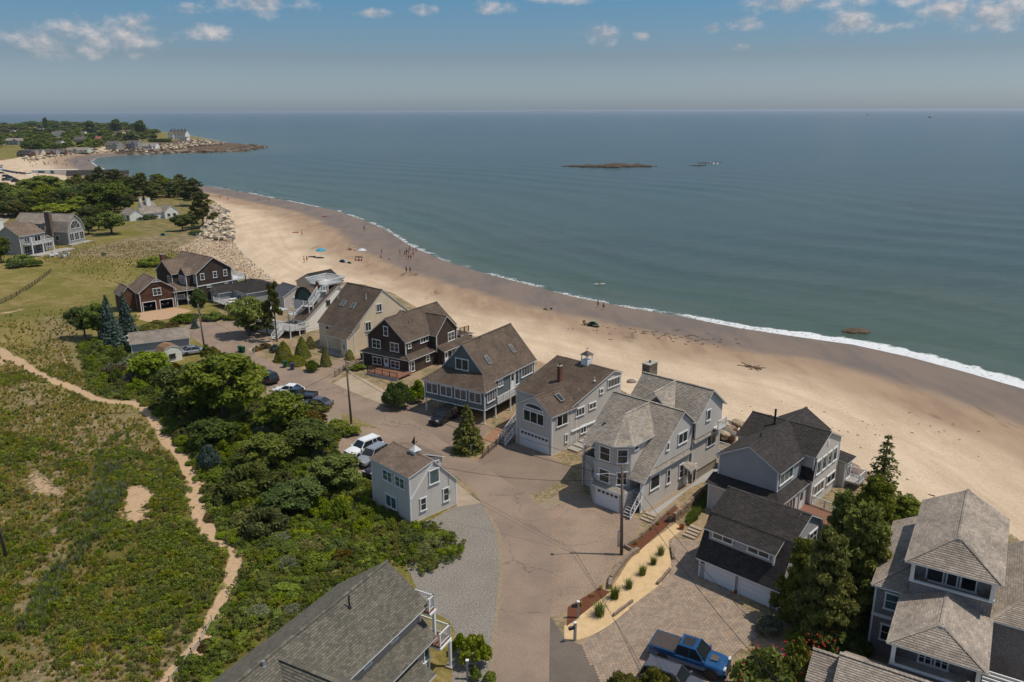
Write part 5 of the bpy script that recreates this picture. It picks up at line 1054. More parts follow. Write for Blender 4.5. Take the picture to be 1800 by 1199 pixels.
h.win('v-', 0, 6.4, 7.3, 1.8, 3.3, 1, 2); h.win('v-', 0, 2.2, 3.2, 3.0, 3.5, 2, 1); mb = MB(); mb.box(-.05, -.1, 3.55, 8.45, -.03, 3.75); h.part('belt_board', mb, WHITE); mb = MB(); mb.box(0, -.12, -.02, 8.5, -.03, .35); h.part('base_board', mb, CL_GARAGE)
h.slab(8.4, -.2, 3.6, 11.8, 6, 3.8, WHITE); h.rail([(8.5,-.1,3.8),(11.7,-.1,3.8),(11.7,6,3.8)], .9); h.posts([(11.6,0,0,3.6),(11.6,3,0,3.6)], .09); h.win('u+', 8.4, .6, 3.6, .5, 2.6, 3, 1); h.block(8.4, 10.2, .6, 5, 0, 3.2, None, corners=False, side=CL_GREY); h.win('v-', .6, 8.6, 10.0, .8, 2.6, 2, 1)
h.chimney(-1.2, 11.2, 7.2, 9.6, .9, .9); mb = MB(); mb.tube([(11.7, 0, 3.8), (11.7, 0, 6.6)], .03, 6); h.part('flag_pole', mb, mat('red_paint', lin(150, 60, 50)))
# --- low flat garage and small barn shed by the pole
f1 = P(*(200+175/4.997, 420+920/4.997)); 
h = House('outbuilding', 'low grey outbuilding with a pale grey shingle roof beside the street', 'shed', -64.6, 129.6, 27, CL_GARAGE, ROOF_GREY)
h.block(0, 9.2, 0, 5.4, 0, 2.2, 'u', 3.3, oh=.35)
h = House('garden_shed', 'tiny white gambrel shed with a rusty brown roof and a small window', 'shed', -57.5, 125.4, 45, CL_WHITE, tabs('rusty_shingles', lin(150, 116, 88), lin(132, 104, 80), .32, .17))
w_, d_ = 3.1, 2.9
for v, o in ((0, (0, -1)), (d_, (0, 1))): h.wall([([(0,v,0),(w_,v,0),(w_,v,1.75),(0,v,1.75)], o), ([(0,v,1.75),(w_,v,1.75),(w_-.45,v,2.35),(.45,v,2.35)], o), ([(.45,v,2.35),(w_-.45,v,2.35),(w_/2,v,2.7)], o)])
h.wall([([(0,0,0),(0,d_,0),(0,d_,1.75),(0,0,1.75)], (-1,0)), ([(w_,0,0),(w_,d_,0),(w_,d_,1.75),(w_,0,1.75)], (1,0))])
h.roof([[(-.12,-.12,1.7),(-.12,d_+.12,1.7),(.42,d_+.12,2.42),(.42,-.12,2.42)], [(w_+.12,-.12,1.7),(w_+.12,d_+.12,1.7),(w_-.42,d_+.12,2.42),(w_-.42,-.12,2.42)], [(.42,-.12,2.42),(.42,d_+.12,2.42),(w_/2,d_+.12,2.8),(w_/2,-.12,2.8)], [(w_-.42,-.12,2.42),(w_-.42,d_+.12,2.42),(w_/2,d_+.12,2.8),(w_/2,-.12,2.8)]])
h.win('v-', 0, 1.0, 2.0, .6, 1.35, 2, 2, trim=mat('black_shutter', lin(50, 50, 52)))
# --- big foreground house, bottom left
h = House('house', 'big mauve-grey house with a long olive-grey roof and two stacked white porches', 'house', -4.63, 50.43, 62, CL_MAUVE, ROOF_OLIVE, step=.13, lift=.018, rstep=.17)
h.wall([([(-24,1.1,-.2),(-1.3,1.1,-.2),(-1.3,1.1,3.2),(-24,1.1,3.2)], (0,-1)), ([(-24,1.75,3.4),(-1.3,1.75,3.4),(-1.3,1.75,5.6),(-24,1.75,5.6)], (0,-1)), ([(-1.3,1.1,-.2),(-1.3,8.4,-.2),(-1.3,8.4,3.3),(-1.3,1.1,3.3)], (1,0)), ([(-1.3,1.75,3.3),(-1.3,8.4,3.3),(-1.3,8.4,5.7),(-1.3,4.8,8.0),(-1.3,1.75,5.7)], (1,0)), ([(-24,8.4,-.2),(-1.3,8.4,-.2),(-1.3,8.4,5.6),(-24,8.4,5.6)], (0,1))], corners=[(-1.3,1.1,-.2,3.2),(-1.3,1.75,3.9,5.6)])
h.roof([[(-24,1.15,5.62),(-.9,1.15,5.62),(-.9,4.75,8.15),(-24,4.75,8.15)], [(-24,9.0,5.3),(-1.7,9.0,5.3),(-.9,4.75,8.15),(-24,4.75,8.15)]], [((-24,4.75,8.17),(-.9,4.75,8.17))])
h.roof([[(-24,.5,3.15),(-1.0,.5,3.15),(-1.0,1.8,4.3),(-24,1.8,4.3)]], name='skirt_roof')
for a in (-4.9, -7.6, -2.0): h.win('v-', 1.1, a, a+.75, 1.35, 2.8, 1, 1)
for a in (-4.9, -7.9): h.win('v-', 1.75, a, a+.8, 4.75, 5.35, 1, 1)
h.win('v-', 1.1, -2.35, -1.75, -.1 + .7, 1.4, 1, 1)
h.slab(-1.3, .1, 2.45, .1, 3.4, 2.62, DECKW, 'porch_floor'); h.slab(-1.3, .9, 5.1, -.6, 3.8, 5.25, DECKW, 'porch_floor')
h.slab(-1.3, 0, 2.3, .2, 3.5, 2.45, WHITE, 'porch_beam'); h.slab(-1.3, .8, 4.95, -.5, 3.9, 5.1, WHITE, 'porch_beam')
h.posts([(0.05,.1,0,2.3),(.05,3.3,0,2.3),(-.65,.95,2.62,4.95)], .1); h.rail([(-1.25,.1,2.62),(.05,.1,2.62),(.05,3.3,2.62)], 1.0, post=3.0); h.rail([(-1.25,.95,5.25),(-.65,.95,5.25),(-.65,3.7,5.25)], 1.0, post=3.0); mb = MB(); mb.box(-.25, -.2, 0, .35, .4, .15); h.part('post_base', mb, CONC)
h.block(-15.2, -9.8, .1, 4.7, -.2, 5.4, 'v', 7.75, oh=.4, roh=.35, sides='v-u-u+'); h.win('v-', .1, -13.5, -11.5, 3.6, 5.3, 2, 1)
h.vent(-6.2, 4.0, 7.7, .9, .06, BLACKM); h.vent(-13.6, 4.5, 8.0, .35, .12, GALV); h.shed(-6.5, -3.2, -.5, 1.1, 1.9, 2.5, 'v', .2); h.block(-6.4, -3.3, -.3, 1.1, -.2, 1.9, None, corners=False)
# --- large grey house, bottom right
h = House('house', 'large warm-grey shingled house with stacked screened porches under hipped roofs at the lower right', 'house', 27.15, 52.01, 57.5, SH_BGREY, ROOF_GREY, step=.15, rstep=.17)
h.block(0, 10.6, -3.0, 0, -.2, 5.9, None); mb = MB(); mb.box(-.08, -2.2, 3.35, -.02, .08, 3.6); mb.box(-.02, .02, 3.35, 10.6, .09, 3.6); h.part('belt_board', mb, WHITE)
h.roof([[(-.35,.35,6.0),(10.9,.35,6.0),(10.9,-3.2,8.0),(3.2,-3.2,8.0)], [(-.35,.35,6.0),(-.35,-3.2,6.0),(3.2,-3.2,8.0)]], [((-.35,.35,6.02),(3.2,-3.2,8.02))])
h.win('u-', 0, -1.9, -.65, 4.2, 5.6, 1, 2, GLASSG); h.win('u-', 0, -1.9, -.65, 1.5, 2.9, 1, 2)
# upper porch tower
def porch(h, u0, u1, v0, v1, zf, zs, zt, floor=True, ins=1.8):
    h.block(u0, u1, v1, v0, zf, zs, None, sides='u-v-v+', corners=False); mb = MB()
    mb.box(u0-.08, v1-.08, zs, u0+.16, v0+.08, zs+.1); mb.box(u0-.05, v1-.05, zt-.2, u0+.14, v0+.05, zt); h.part('porch_rail_cap', mb, WHITE)
    h.posts([(u0+.06, v0-.08, zs+.1, zt-.2), (u0+.06, v1+.08, zs+.1, zt-.2)], .13)
    h.slab(u0+.1, v1+.1, zs-.75, u0+ins, v0-.1, zs-.65, GREYW, 'porch_floor')
    h.wall([([(u0+ins,v1,zs-.7),(u0+ins,v0,zs-.7),(u0+ins,v0,zt),(u0+ins,v1,zt)], (-1,0)), ([(u0+ins-.1,v0,zf),(u1,v0,zf),(u1,v0,zt),(u0+ins-.1,v0,zt)], (0,1)), ([(u0+ins-.1,v1,zf),(u1,v1,zf),(u1,v1,zt),(u0+ins-.1,v1,zt)], (0,-1))])
porch(h, -.55, 9.6, -2.15, -7.3, 4.0, 7.3, 8.95)
h.win('u-', 1.25, -6.3, -5.2, 6.75, 8.5, 1, 1); h.win('u-', 1.25, -5.1, -4.3, 6.75, 8.5, 1, 1); h.win('u-', 1.25, -4.2, -3.0, 6.75, 8.5, 1, 1)
h.hip(-.55, 9.4, -7.35, -2.1, 8.9, 10.75, 'u', 1.9, 0, .45)
mb = MB(); mb.ext([(1.0,-5.15,10.35),(1.0,-4.3,10.35),(1.0,-4.72,10.72)], (.3, 0, 0)); h.part('gablet', mb, CL_GARAGE)
porch(h, -6.6, -.6, -2.05, -7.15, 2.0, 4.2, 5.95, ins=2.2)
h.win('u-', -4.4, -5.4, -4.5, 3.6, 5.4, 2, 4); h.win('u-', -4.4, -4.4, -3.5, 3.6, 5.4, 2, 4)
h.hip(-6.6, -.95, -7.15, -2.05, 5.9, 7.28, 'u', 1.7, 0, .4)
mb = MB(); mb.ext([(-5.25,-5.0,6.95),(-5.25,-4.15,6.95),(-5.25,-4.6,7.27)], (.3, 0, 0)); h.part('gablet', mb, CL_GARAGE)
h.block(-.2, 10.6, -16, -7.4, -.2, 5.9, None, sides='u-v-u+'); h.roof([[(-.6,-7.35,6.0),(-.6,-16,6.0),(4.3,-16,8.3),(4.3,-11.2,8.3)], [(-.6,-7.35,6.0),(4.3,-11.2,8.3),(10.9,-11.2,8.3),(10.9,-7.35,6.0)]], [((-.6,-7.35,6.02),(4.3,-11.2,8.32))])
h.block(-6.4, -1.0, -7.1, -2.1, -.2, 2.6, None, sides='u-v+v-'); h.vent(8.5, -3.2, 9.4, .45, .05); h.vent(9.3, -6.6, 9.3, .45, .05); h.vent(1.6, -1.3, 6.9, .6, .07, GALV)
mb = MB()
for i in range(9): o_ = MB(); o_.box(-2.6+i*.0, 0, 0, 0, 0, 0)
sl_ = MB(); sl_.box(-3.4, -.05, 0, 0, .05, .14); slm = sl_.mesh('pergola_slat', WHITE)
pg = MB(); pg.box(-6.1, -12.2, 3.0, -6.0, -7.4, 3.2); pg.box(-2.6, -12.2, 3.0, -2.5, -7.4, 3.2); pgo = h.part('pergola_beams', pg, WHITE)
slm2 = MB(); slm2.box(-.05, -5.0, 0, .05, 0, .14); slm2 = slm2.mesh('pergola_slat', WHITE)
for i in range(9): link('pergola_slat', slm2, pgo, (-2.6-i*.42, -7.4, 3.2))
h.posts([(-6.05,-12.1,-.2,3.0),(-2.55,-12.1,-.2,3.0)], .1)
# smaller roofs below it
h = House('house', 'small wing with a grey gable roof cut by the bottom right edge of the picture', 'house', 20.9, 43.4, 57.5, SH_BGREY, ROOF_GREY)
h.block(0, 5.0, -6.5, 0, -.2, 3.2, 'v', 4.7, oh=.4); h.block(1.5, 4.6, -1, 1.8, -.2, 2.9, 'v', 4.0, oh=.3)
# ------------------------------------------------------------ plants
def leafmat(name, c1, c2, rough=.6, objvar=.22, hue=.012):
    m = bpy.data.materials.new(name); nt = m.node_tree if m.use_nodes else None; nt, b = nodes(m); N = nt.nodes; L = nt.links
    a = N.new('ShaderNodeAttribute'); a.attribute_name = 'tone'
    r = N.new('ShaderNodeMixRGB'); L.new(a.outputs['Fac'], r.inputs[0]); r.inputs[1].default_value = c1; r.inputs[2].default_value = c2
    oi = N.new('ShaderNodeObjectInfo'); hs = N.new('ShaderNodeHueSaturation'); L.new(r.outputs[0], hs.inputs['Color'])
    for sock, lo, hi in (('Value', 1-objvar, 1+objvar), ('Hue', .5-hue, .5+hue), ('Saturation', .85, 1.1)):
        mr = N.new('ShaderNodeMapRange'); mr.inputs[3].default_value = lo; mr.inputs[4].default_value = hi
        if sock == 'Value': L.new(oi.outputs['Random'], mr.inputs[0])
        else:
            w = N.new('ShaderNodeMath'); w.operation = 'FRACT'; k = N.new('ShaderNodeMath'); k.operation = 'MULTIPLY'; k.inputs[1].default_value = 7.31 if sock == 'Hue' else 13.7
            L.new(oi.outputs['Random'], k.inputs[0]); L.new(k.outputs[0], w.inputs[0]); L.new(w.outputs[0], mr.inputs[0])
        L.new(mr.outputs[0], hs.inputs[sock])
    L.new(hs.outputs[0], b.inputs['Base Color']); b.inputs['Roughness'].default_value = rough; b.inputs['Specular IOR Level'].default_value = .25
    tr = N.new('ShaderNodeBsdfTranslucent'); L.new(hs.outputs[0], tr.inputs[0]); mx = N.new('ShaderNodeMixShader'); mx.inputs[0].default_value = .34
    out = [n for n in N if n.type == 'OUTPUT_MATERIAL'][0]; L.new(b.outputs[0], mx.inputs[1]); L.new(tr.outputs[0], mx.inputs[2]); L.new(mx.outputs[0], out.inputs[0])
    return m
LF_GREEN = leafmat('leaves_green', lin(80, 98, 24), lin(138, 146, 44)); LF_DARK = leafmat('leaves_dark_green', lin(58, 76, 22), lin(106, 118, 38)); LF_LIGHT = leafmat('leaves_light_green', lin(96, 114, 27), lin(154, 162, 48))
LF_PINE = leafmat('needles_pine', lin(70, 76, 24), lin(118, 120, 48)); LF_BLUE = leafmat('needles_blue_spruce', lin(56, 70, 64), lin(108, 124, 110)); LF_OLIVE = leafmat('leaves_olive', lin(84, 86, 36), lin(132, 130, 57))
LF_BROWN = leafmat('leaves_reddish_brown', lin(84, 62, 24), lin(112, 98, 37)); LF_GREY = leafmat('leaves_grey_green', lin(92, 98, 70), lin(140, 142, 108)); LF_YEL = leafmat('leaves_yellow_green', lin(110, 116, 25), lin(150, 148, 43))
GR_MAT = leafmat('grass_blades', lin(142, 134, 56), lin(186, 168, 80)); GR_TAN = leafmat('dry_grass_blades', lin(160, 138, 72), lin(196, 172, 95)); GR_GREEN = leafmat('fresh_grass_blades', lin(84, 104, 33), lin(132, 144, 53))
BARK = mat('bark', lin(92, 78, 66), .95, var=.3, scale=8, bump=.5)
NPR = np.random.default_rng(11)
def quads_mesh(name, C, size, mats, nrm=None, flat=.0, tone=None, asp=1.6, mi=None):
    n = len(C); C = np.asarray(C, float); r = NPR.normal(size=(n, 3))
    if nrm is not None: r = r*.75+nrm*1.0
    if flat: r[:, 2] += flat
    r /= np.linalg.norm(r, axis=1)[:, None]+1e-9
    t = np.cross(r, NPR.normal(size=(n, 3))); t /= np.linalg.norm(t, axis=1)[:, None]+1e-9; bt = np.cross(r, t)
    s = (np.asarray(size)*NPR.uniform(.65, 1.3, n))[:, None]/2
    V = np.stack([C-t*s*asp*.9, C-bt*s*.75, C+t*s*asp*.9, C+bt*s*.75], 1).reshape(-1, 3).astype(np.float32)
    me = bpy.data.meshes.new(name); me.vertices.add(4*n); me.vertices.foreach_set('co', V.ravel()); me.loops.add(4*n); me.loops.foreach_set('vertex_index', np.arange(4*n, dtype=np.int32))
    me.polygons.add(n); me.polygons.foreach_set('loop_start', np.arange(0, 4*n, 4, dtype=np.int32)); me.polygons.foreach_set('loop_total', np.full(n, 4, np.int32))
    for q in mats: me.materials.append(q)
    if mi is not None: me.polygons.foreach_set('material_index', np.asarray(mi, np.int32))
    me.update(calc_edges=True); tn = NPR.uniform(0, 1, n) if tone is None else tone
    a = me.attributes.new('tone', 'FLOAT', 'POINT'); a.data.foreach_set('value', np.repeat(np.clip(tn, 0, 1), 4).astype(np.float32)); return me
def clump_pts(clumps, n, inner=.35, low=-.5):
    "points near the surfaces of ellipsoid clumps (cx,cy,cz,rx,ry,rz)"
    cl = np.array(clumps); wgt = cl[:, 3]*cl[:, 4]+cl[:, 3]*cl[:, 5]; wgt = wgt/wgt.sum(); k = NPR.choice(len(cl), n, p=wgt)
    d = NPR.normal(size=(n, 3)); d /= np.linalg.norm(d, axis=1)[:, None]; d[:, 2] = np.where(d[:, 2] < low, -d[:, 2], d[:, 2])
    rad = 1-np.abs(NPR.normal(0, inner*.5, n)); c = cl[k]; bumps = 1+.18*np.sin(d[:, 0]*7+k)*np.cos(d[:, 1]*6+k*2)
    P_ = c[:, :3]+d*c[:, 3:]*(rad*bumps)[:, None]; tone = NPR.uniform(0, 1, len(cl))[k]*.55+NPR.uniform(0, 1, n)*.5; return P_, d, tone
def shrub_proto(name, m, n=3800, leaf=.17, flat=1.0, nc=34, seed=0, spread=.72):
    "about 2 m tall and 2.6 m across, base at z=0"
    rs = np.random.default_rng(seed); cl = []
    for i in range(nc):
        a = rs.uniform(0, 2*math.pi); r = math.sqrt(rs.uniform(0, 1))*spread; rr = rs.uniform(.16, .44); z = (.3+1.1*(1-r/.9)*rs.uniform(.6, 1.15))*flat
        cl.append((r*math.cos(a)*1.4, r*math.sin(a)*1.4, z, rr, rr, rr*.85))
    P_, d, t = clump_pts(cl, n); k = P_[:, 2] > .03; me = quads_mesh(name, P_[k], leaf, [m], d[k], .25, t[k]); return me
def broad_proto(name, m, n=8000, leaf=.26, R=2.4, H=6.0, seed=0, low=.2, nc=70, trunk=True):
    rs = np.random.default_rng(seed); cl = []
    for i in range(nc):
        u = rs.uniform(-1, 1); a = rs.uniform(0, 2*math.pi); q = math.sqrt(1-u*u)*rs.uniform(.35, 1.0); rr = rs.uniform(.1, .32)*R
        cl.append((q*math.cos(a)*R*.9, q*math.sin(a)*R*.9, H*(low+1)/2+u*H*(1-low)/2*.74, rr, rr, rr*.8))
    P_, d, t = clump_pts(cl, n, .8); P_ += NPR.normal(0, .06*R, P_.shape)*(NPR.uniform(0, 1, n) < .3)[:, None]; return quads_mesh(name, P_, leaf, [m], d, .25, t), cl
def trunk_mesh(name, H, r, cl=None, lean=0, seed=0, limbs=6):
    rs = random.Random(seed); mb = MB(); top = Vector((lean*H*.1, lean*H*.05, H)); mid = Vector((lean*.2, -lean*.1, H*.5))
    mb.tube([(0, 0, -.2), (0, 0, .2), mid, top], [r*1.3, r, r*.75, r*.3], 8)
    if cl:
        for c in rs.sample(list(cl), min(limbs, len(cl))):
            s = Vector((0, 0, H*rs.uniform(.25, .7))); e = Vector(c[:3]); mb.tube([s, s.lerp(e, .5)+Vector((0, 0, -.1*H*.3)), e], [r*.5, r*.35, r*.12], 5)
    return mb.mesh(name, BARK, True)
def pine_proto(name, m, n=6500, leaf=.22, R=2.2, H=6.5, seed=0, low=.25, nc=34, dense=1.0):
    rs = np.random.default_rng(seed); cl = []
    for i in range(nc):
        f = (i+.5)/nc; z = H*(low+(1-low)*f)*.97; rad = R*(1-f**1.6*.78)*rs.uniform(.3, .95); a = i*2.4+rs.uniform(-.4, .4); rr = R*rs.uniform(.2, .34)*(1-f*.35)*dense
        cl.append((rad*math.cos(a), rad*math.sin(a), z, rr, rr, rr*.5))
    P_, d, t = clump_pts(cl, n, .5, -.9); return quads_mesh(name, P_, leaf, [m], d, .3, t, asp=2.4), cl
def spruce_proto(name, m, n=6500, leaf=.16, R=1.3, H=5.0, seed=0, tiers=17, gaps=.0, low=.04):
    rs = np.random.default_rng(seed); C = []; D_ = []; T = []
    per = n//tiers; 
    for i in range(tiers):
        f = i/tiers; z0 = H*(low+(1-low)*f); rad = R*(1-f)**.85*rs.uniform(.85, 1.12)+.05; nb = max(4, int(9*(1-f)+4)); kk = max(40, int(per*(1-f)*1.8))
        a0 = rs.uniform(0, 6); b_ = rs.integers(0, nb, kk); u = rs.uniform(0, 1, kk)**.7; ln = rs.uniform(.7, 1.1, nb)[b_]
        a = a0+b_*2*math.pi/nb+rs.normal(0, .14 if gaps else .2, kk)*(1.1-u*.5); r = u*rad*ln; z = z0+H/tiers*.5-r*.22+rs.normal(0, .05*H/5, kk)+.12*np.sin(u*3)*rad*.3
        C.append(np.stack([r*np.cos(a), r*np.sin(a), z], 1)); D_.append(np.stack([np.cos(a)*.4, np.sin(a)*.4, np.full(kk, .8)], 1)); T.append(u*.6+rs.uniform(0, .4, kk))
    return quads_mesh(name, np.vstack(C), leaf, [m], np.vstack(D_), .2, np.concatenate(T), asp=2.2)
def cone_proto(name, m, n=3500, R=1.0, H=2.4, leaf=.09, power=.7):
    f = NPR.uniform(0, 1, n)**1.3; a = NPR.uniform(0, 2*math.pi, n); r = R*(1-f)**power*(1-np.abs(NPR.normal(0, .06, n)))*(1+.05*np.sin(a*5+f*9)); z = H*f+.02
    d = np.stack([np.cos(a), np.sin(a), np.full(n, .5)], 1); return quads_mesh(name, np.stack([r*np.cos(a), r*np.sin(a), z], 1), leaf, [m], d, .1)
def tuft_mesh(name, m, n=42, h=.55, w=.035, spread=.28, seed=0, lean=.45):
    rs = np.random.default_rng(seed); V = []; F = []; T = []
    for i in range(n):
        a = rs.uniform(0, 6.28); r = rs.uniform(0, spread)*.6; x, y = r*math.cos(a), r*math.sin(a); b = rs.uniform(0, 6.28); le = rs.uniform(.1, lean)*h; hh = h*rs.uniform(.55, 1.1)
        px_, py_ = -math.sin(b)*w/2, math.cos(b)*w/2; mx_, my_ = x+math.cos(b)*le*.35, y+math.sin(b)*le*.35; k = len(V)
        V += [(x-px_, y-py_, -.05), (x+px_, y+py_, -.05), (mx_+px_*.8, my_+py_*.8, hh*.6), (mx_-px_*.8, my_-py_*.8, hh*.6), (x+math.cos(b)*le, y+math.sin(b)*le, hh)]
        F += [(k, k+1, k+2, k+3), (k+3, k+2, k+4)]; T += [rs.uniform(0, 1)]*5
    me = bpy.data.meshes.new(name); me.from_pydata(V, [], F); me.materials.append(m); a = me.attributes.new('tone', 'FLOAT', 'POINT'); a.data.foreach_set('value', T); me.update(); return me
def scatter(name, label, cat, pts, meshes, parent=None, m=None):
    "many alike small plants or stones nobody could count: one object of instances"
    pc = bpy.data.collections.new('proto_'+name)
    for i, me in enumerate(meshes): pc.objects.link(bpy.data.objects.new('%s_%02d' % (name, i), me))
    pts = np.asarray(pts, float); n = len(pts); me = bpy.data.meshes.new(name); me.vertices.add(n); me.vertices.foreach_set('co', pts[:, :3].astype(np.float32).ravel())
    a = me.attributes.new('rot', 'FLOAT_VECTOR', 'POINT'); rot = np.zeros((n, 3), np.float32); rot[:, 2] = pts[:, 3]; a.data.foreach_set('vector', rot.ravel())
    if pts.shape[1] > 6: rot[:, 0] = pts[:, 6]; a.data.foreach_set('vector', rot.ravel())
    a = me.attributes.new('scl', 'FLOAT', 'POINT'); a.data.foreach_set('value', pts[:, 4].astype(np.float32)); a = me.attributes.new('pick', 'INT', 'POINT'); a.data.foreach_set('value', pts[:, 5].astype(np.int32))
    o = link(name, me, parent); ng = bpy.data.node_groups.new(name, 'GeometryNodeTree'); ng.interface.new_socket('Geometry', in_out='INPUT', socket_type='NodeSocketGeometry'); ng.interface.new_socket('Geometry', in_out='OUTPUT', socket_type='NodeSocketGeometry')
    N = ng.nodes; L = ng.links; gi = N.new('NodeGroupInput'); go = N.new('NodeGroupOutput'); ip = N.new('GeometryNodeInstanceOnPoints'); ci = N.new('GeometryNodeCollectionInfo')
    ci.inputs['Collection'].default_value = pc; ci.inputs['Separate Children'].default_value = True; ci.inputs['Reset Children'].default_value = True
    def na(nm, ty): q = N.new('GeometryNodeInputNamedAttribute'); q.data_type = ty; q.inputs[0].default_value = nm; return q.outputs[0]
    L.new(gi.outputs[0], ip.inputs['Points']); L.new(ci.outputs[0], ip.inputs['Instance']); ip.inputs['Pick Instance'].default_value = True
    L.new(na('pick', 'INT'), ip.inputs['Instance Index']); L.new(na('rot', 'FLOAT_VECTOR'), ip.inputs['Rotation']); L.new(na('scl', 'FLOAT'), ip.inputs['Scale']); L.new(ip.outputs[0], go.inputs[0])
    md = o.modifiers.new('scatter', 'NODES'); md.node_group = ng; tag(o, label, cat, kind='stuff'); return o
# ---- prototypes
SHR = {'green': [shrub_proto('foliage', LF_GREEN, seed=s) for s in (1, 2)], 'dark': [shrub_proto('foliage', LF_DARK, seed=s) for s in (3, 4)], 'light': [shrub_proto('foliage', LF_LIGHT, seed=5)], 'olive': [shrub_proto('foliage', LF_OLIVE, seed=6)],
       'brown': [shrub_proto('foliage', LF_BROWN, seed=7)], 'grey': [shrub_proto('foliage', LF_GREY, seed=8)], 'juniper': [shrub_proto('foliage', LF_PINE, seed=9, leaf=.15)], 'blue': [shrub_proto('foliage', LF_BLUE, seed=10, leaf=.13, n=4200)], 'yellow': [shrub_proto('foliage', LF_YEL, seed=12)]}
def tree_pack(kind, m, f, **k): me, cl = f('crown', m, **k); return me, trunk_mesh('trunk', k.get('H', 6)*.8, .16, cl, seed=3)
TREES = {'broad': (*tree_pack('broad', LF_GREEN, broad_proto, R=2.4, H=6.0, seed=21, leaf=.26), 2.4, 6.0), 'broad_dark': (*tree_pack('b', LF_DARK, broad_proto, R=2.6, H=6.0, seed=22, leaf=.26), 2.6, 6.0), 'broad_light': (*tree_pack('b', LF_LIGHT, broad_proto, R=2.3, H=5.0, seed=23, leaf=.24), 2.3, 5.0),
         'pine': (*tree_pack('p', LF_PINE, pine_proto, R=2.4, H=6.5, seed=24), 2.4, 6.5), 'pine_open': (*tree_pack('p', LF_PINE, pine_proto, R=2.4, H=6.0, seed=25, nc=15, low=.45, n=3600), 2.4, 6.0), 'bushy_pine': (*tree_pack('p', leafmat('needles_bushy_pine', lin(88, 98, 34), lin(148, 150, 62)), pine_proto, R=2.4, H=6.0, seed=26, nc=120, low=.04, n=15000, leaf=.15, dense=.8), 2.4, 6.0)}
TREES['spruce'] = (spruce_proto('crown', LF_PINE, seed=31, gaps=1, n=2900, R=1.5, H=6.0, tiers=11, leaf=.14), trunk_mesh('trunk', 5.8, .12, seed=1), 1.5, 6.0)
TREES['blue_spruce'] = (spruce_proto('crown', LF_BLUE, seed=32, R=1.5, H=5.0), trunk_mesh('trunk', 4.8, .1, seed=1), 1.5, 5.0)
TREES['young_spruce'] = (spruce_proto('crown', LF_OLIVE, seed=33, R=1.7, H=3.6, n=9000, tiers=13), trunk_mesh('trunk', 3.4, .08, seed=1), 1.7, 3.6)
FAR = {'broad': (broad_proto('crown', LF_GREEN, n=1500, leaf=.62, seed=41)[0], TREES['broad'][1], 2.4, 6.0), 'broad_dark': (broad_proto('crown', LF_DARK, n=1600, leaf=.62, seed=42)[0], TREES['broad'][1], 2.4, 6.0), 'pine': (pine_proto('crown', LF_PINE, n=1400, leaf=.5, R=2.4, H=6.5, seed=43)[0], TREES['pine'][1], 2.4, 6.5), 'broad_light': (broad_proto('crown', LF_OLIVE, n=1400, leaf=.62, seed=44)[0], TREES['broad'][1], 2.4, 6.0)}
CONE = cone_proto('foliage', LF_YEL, n=5200, R=1.0, H=2.3); BALL = cone_proto('foliage', LF_YEL, n=3000, R=1.0, H=1.4, power=.45)
def measure(px, py, top, wpx):
    g = G(px, py); d = ray(px, top); t = g.y/d[1]; h = CAMH+d[2]*t-g.z; dep = g.y*CT-(g.z-CAMH)*ST; return g, max(.4, h), wpx*dep/FPX/2
def tree(px, py, top, wpx, kind, label, group=None, far=False, name=None):
    g, h, r = measure(px, py, top, wpx); cm, tm, R0, H0 = (FAR if far else TREES)[kind]
    nm = name or {'pine': 'pine_tree', 'pine_open': 'pine_tree', 'bushy_pine': 'pine_tree', 'spruce': 'spruce_tree', 'blue_spruce': 'blue_spruce', 'young_spruce': 'spruce_tree'}.get(kind, 'tree')
    t = thing(nm, label, 'tree', g, R_.uniform(0, 6.28), group, (r/R0, r/R0, h/H0)); link('crown', cm, t); link('trunk', tm, t); return t
def shrub(px, py, top, wpx, kind, label, group=None, name='shrub', g=None, size=None):
    if g is None: g, h, r = measure(px, py, top, wpx)
    else: h, r = size
    me = R_.choice(SHR[kind]); o = link(name, me, None, g, R_.uniform(0, 6.28), (r/1.4, r/1.4, h/1.85)); return tag(o, label, 'shrub', group)
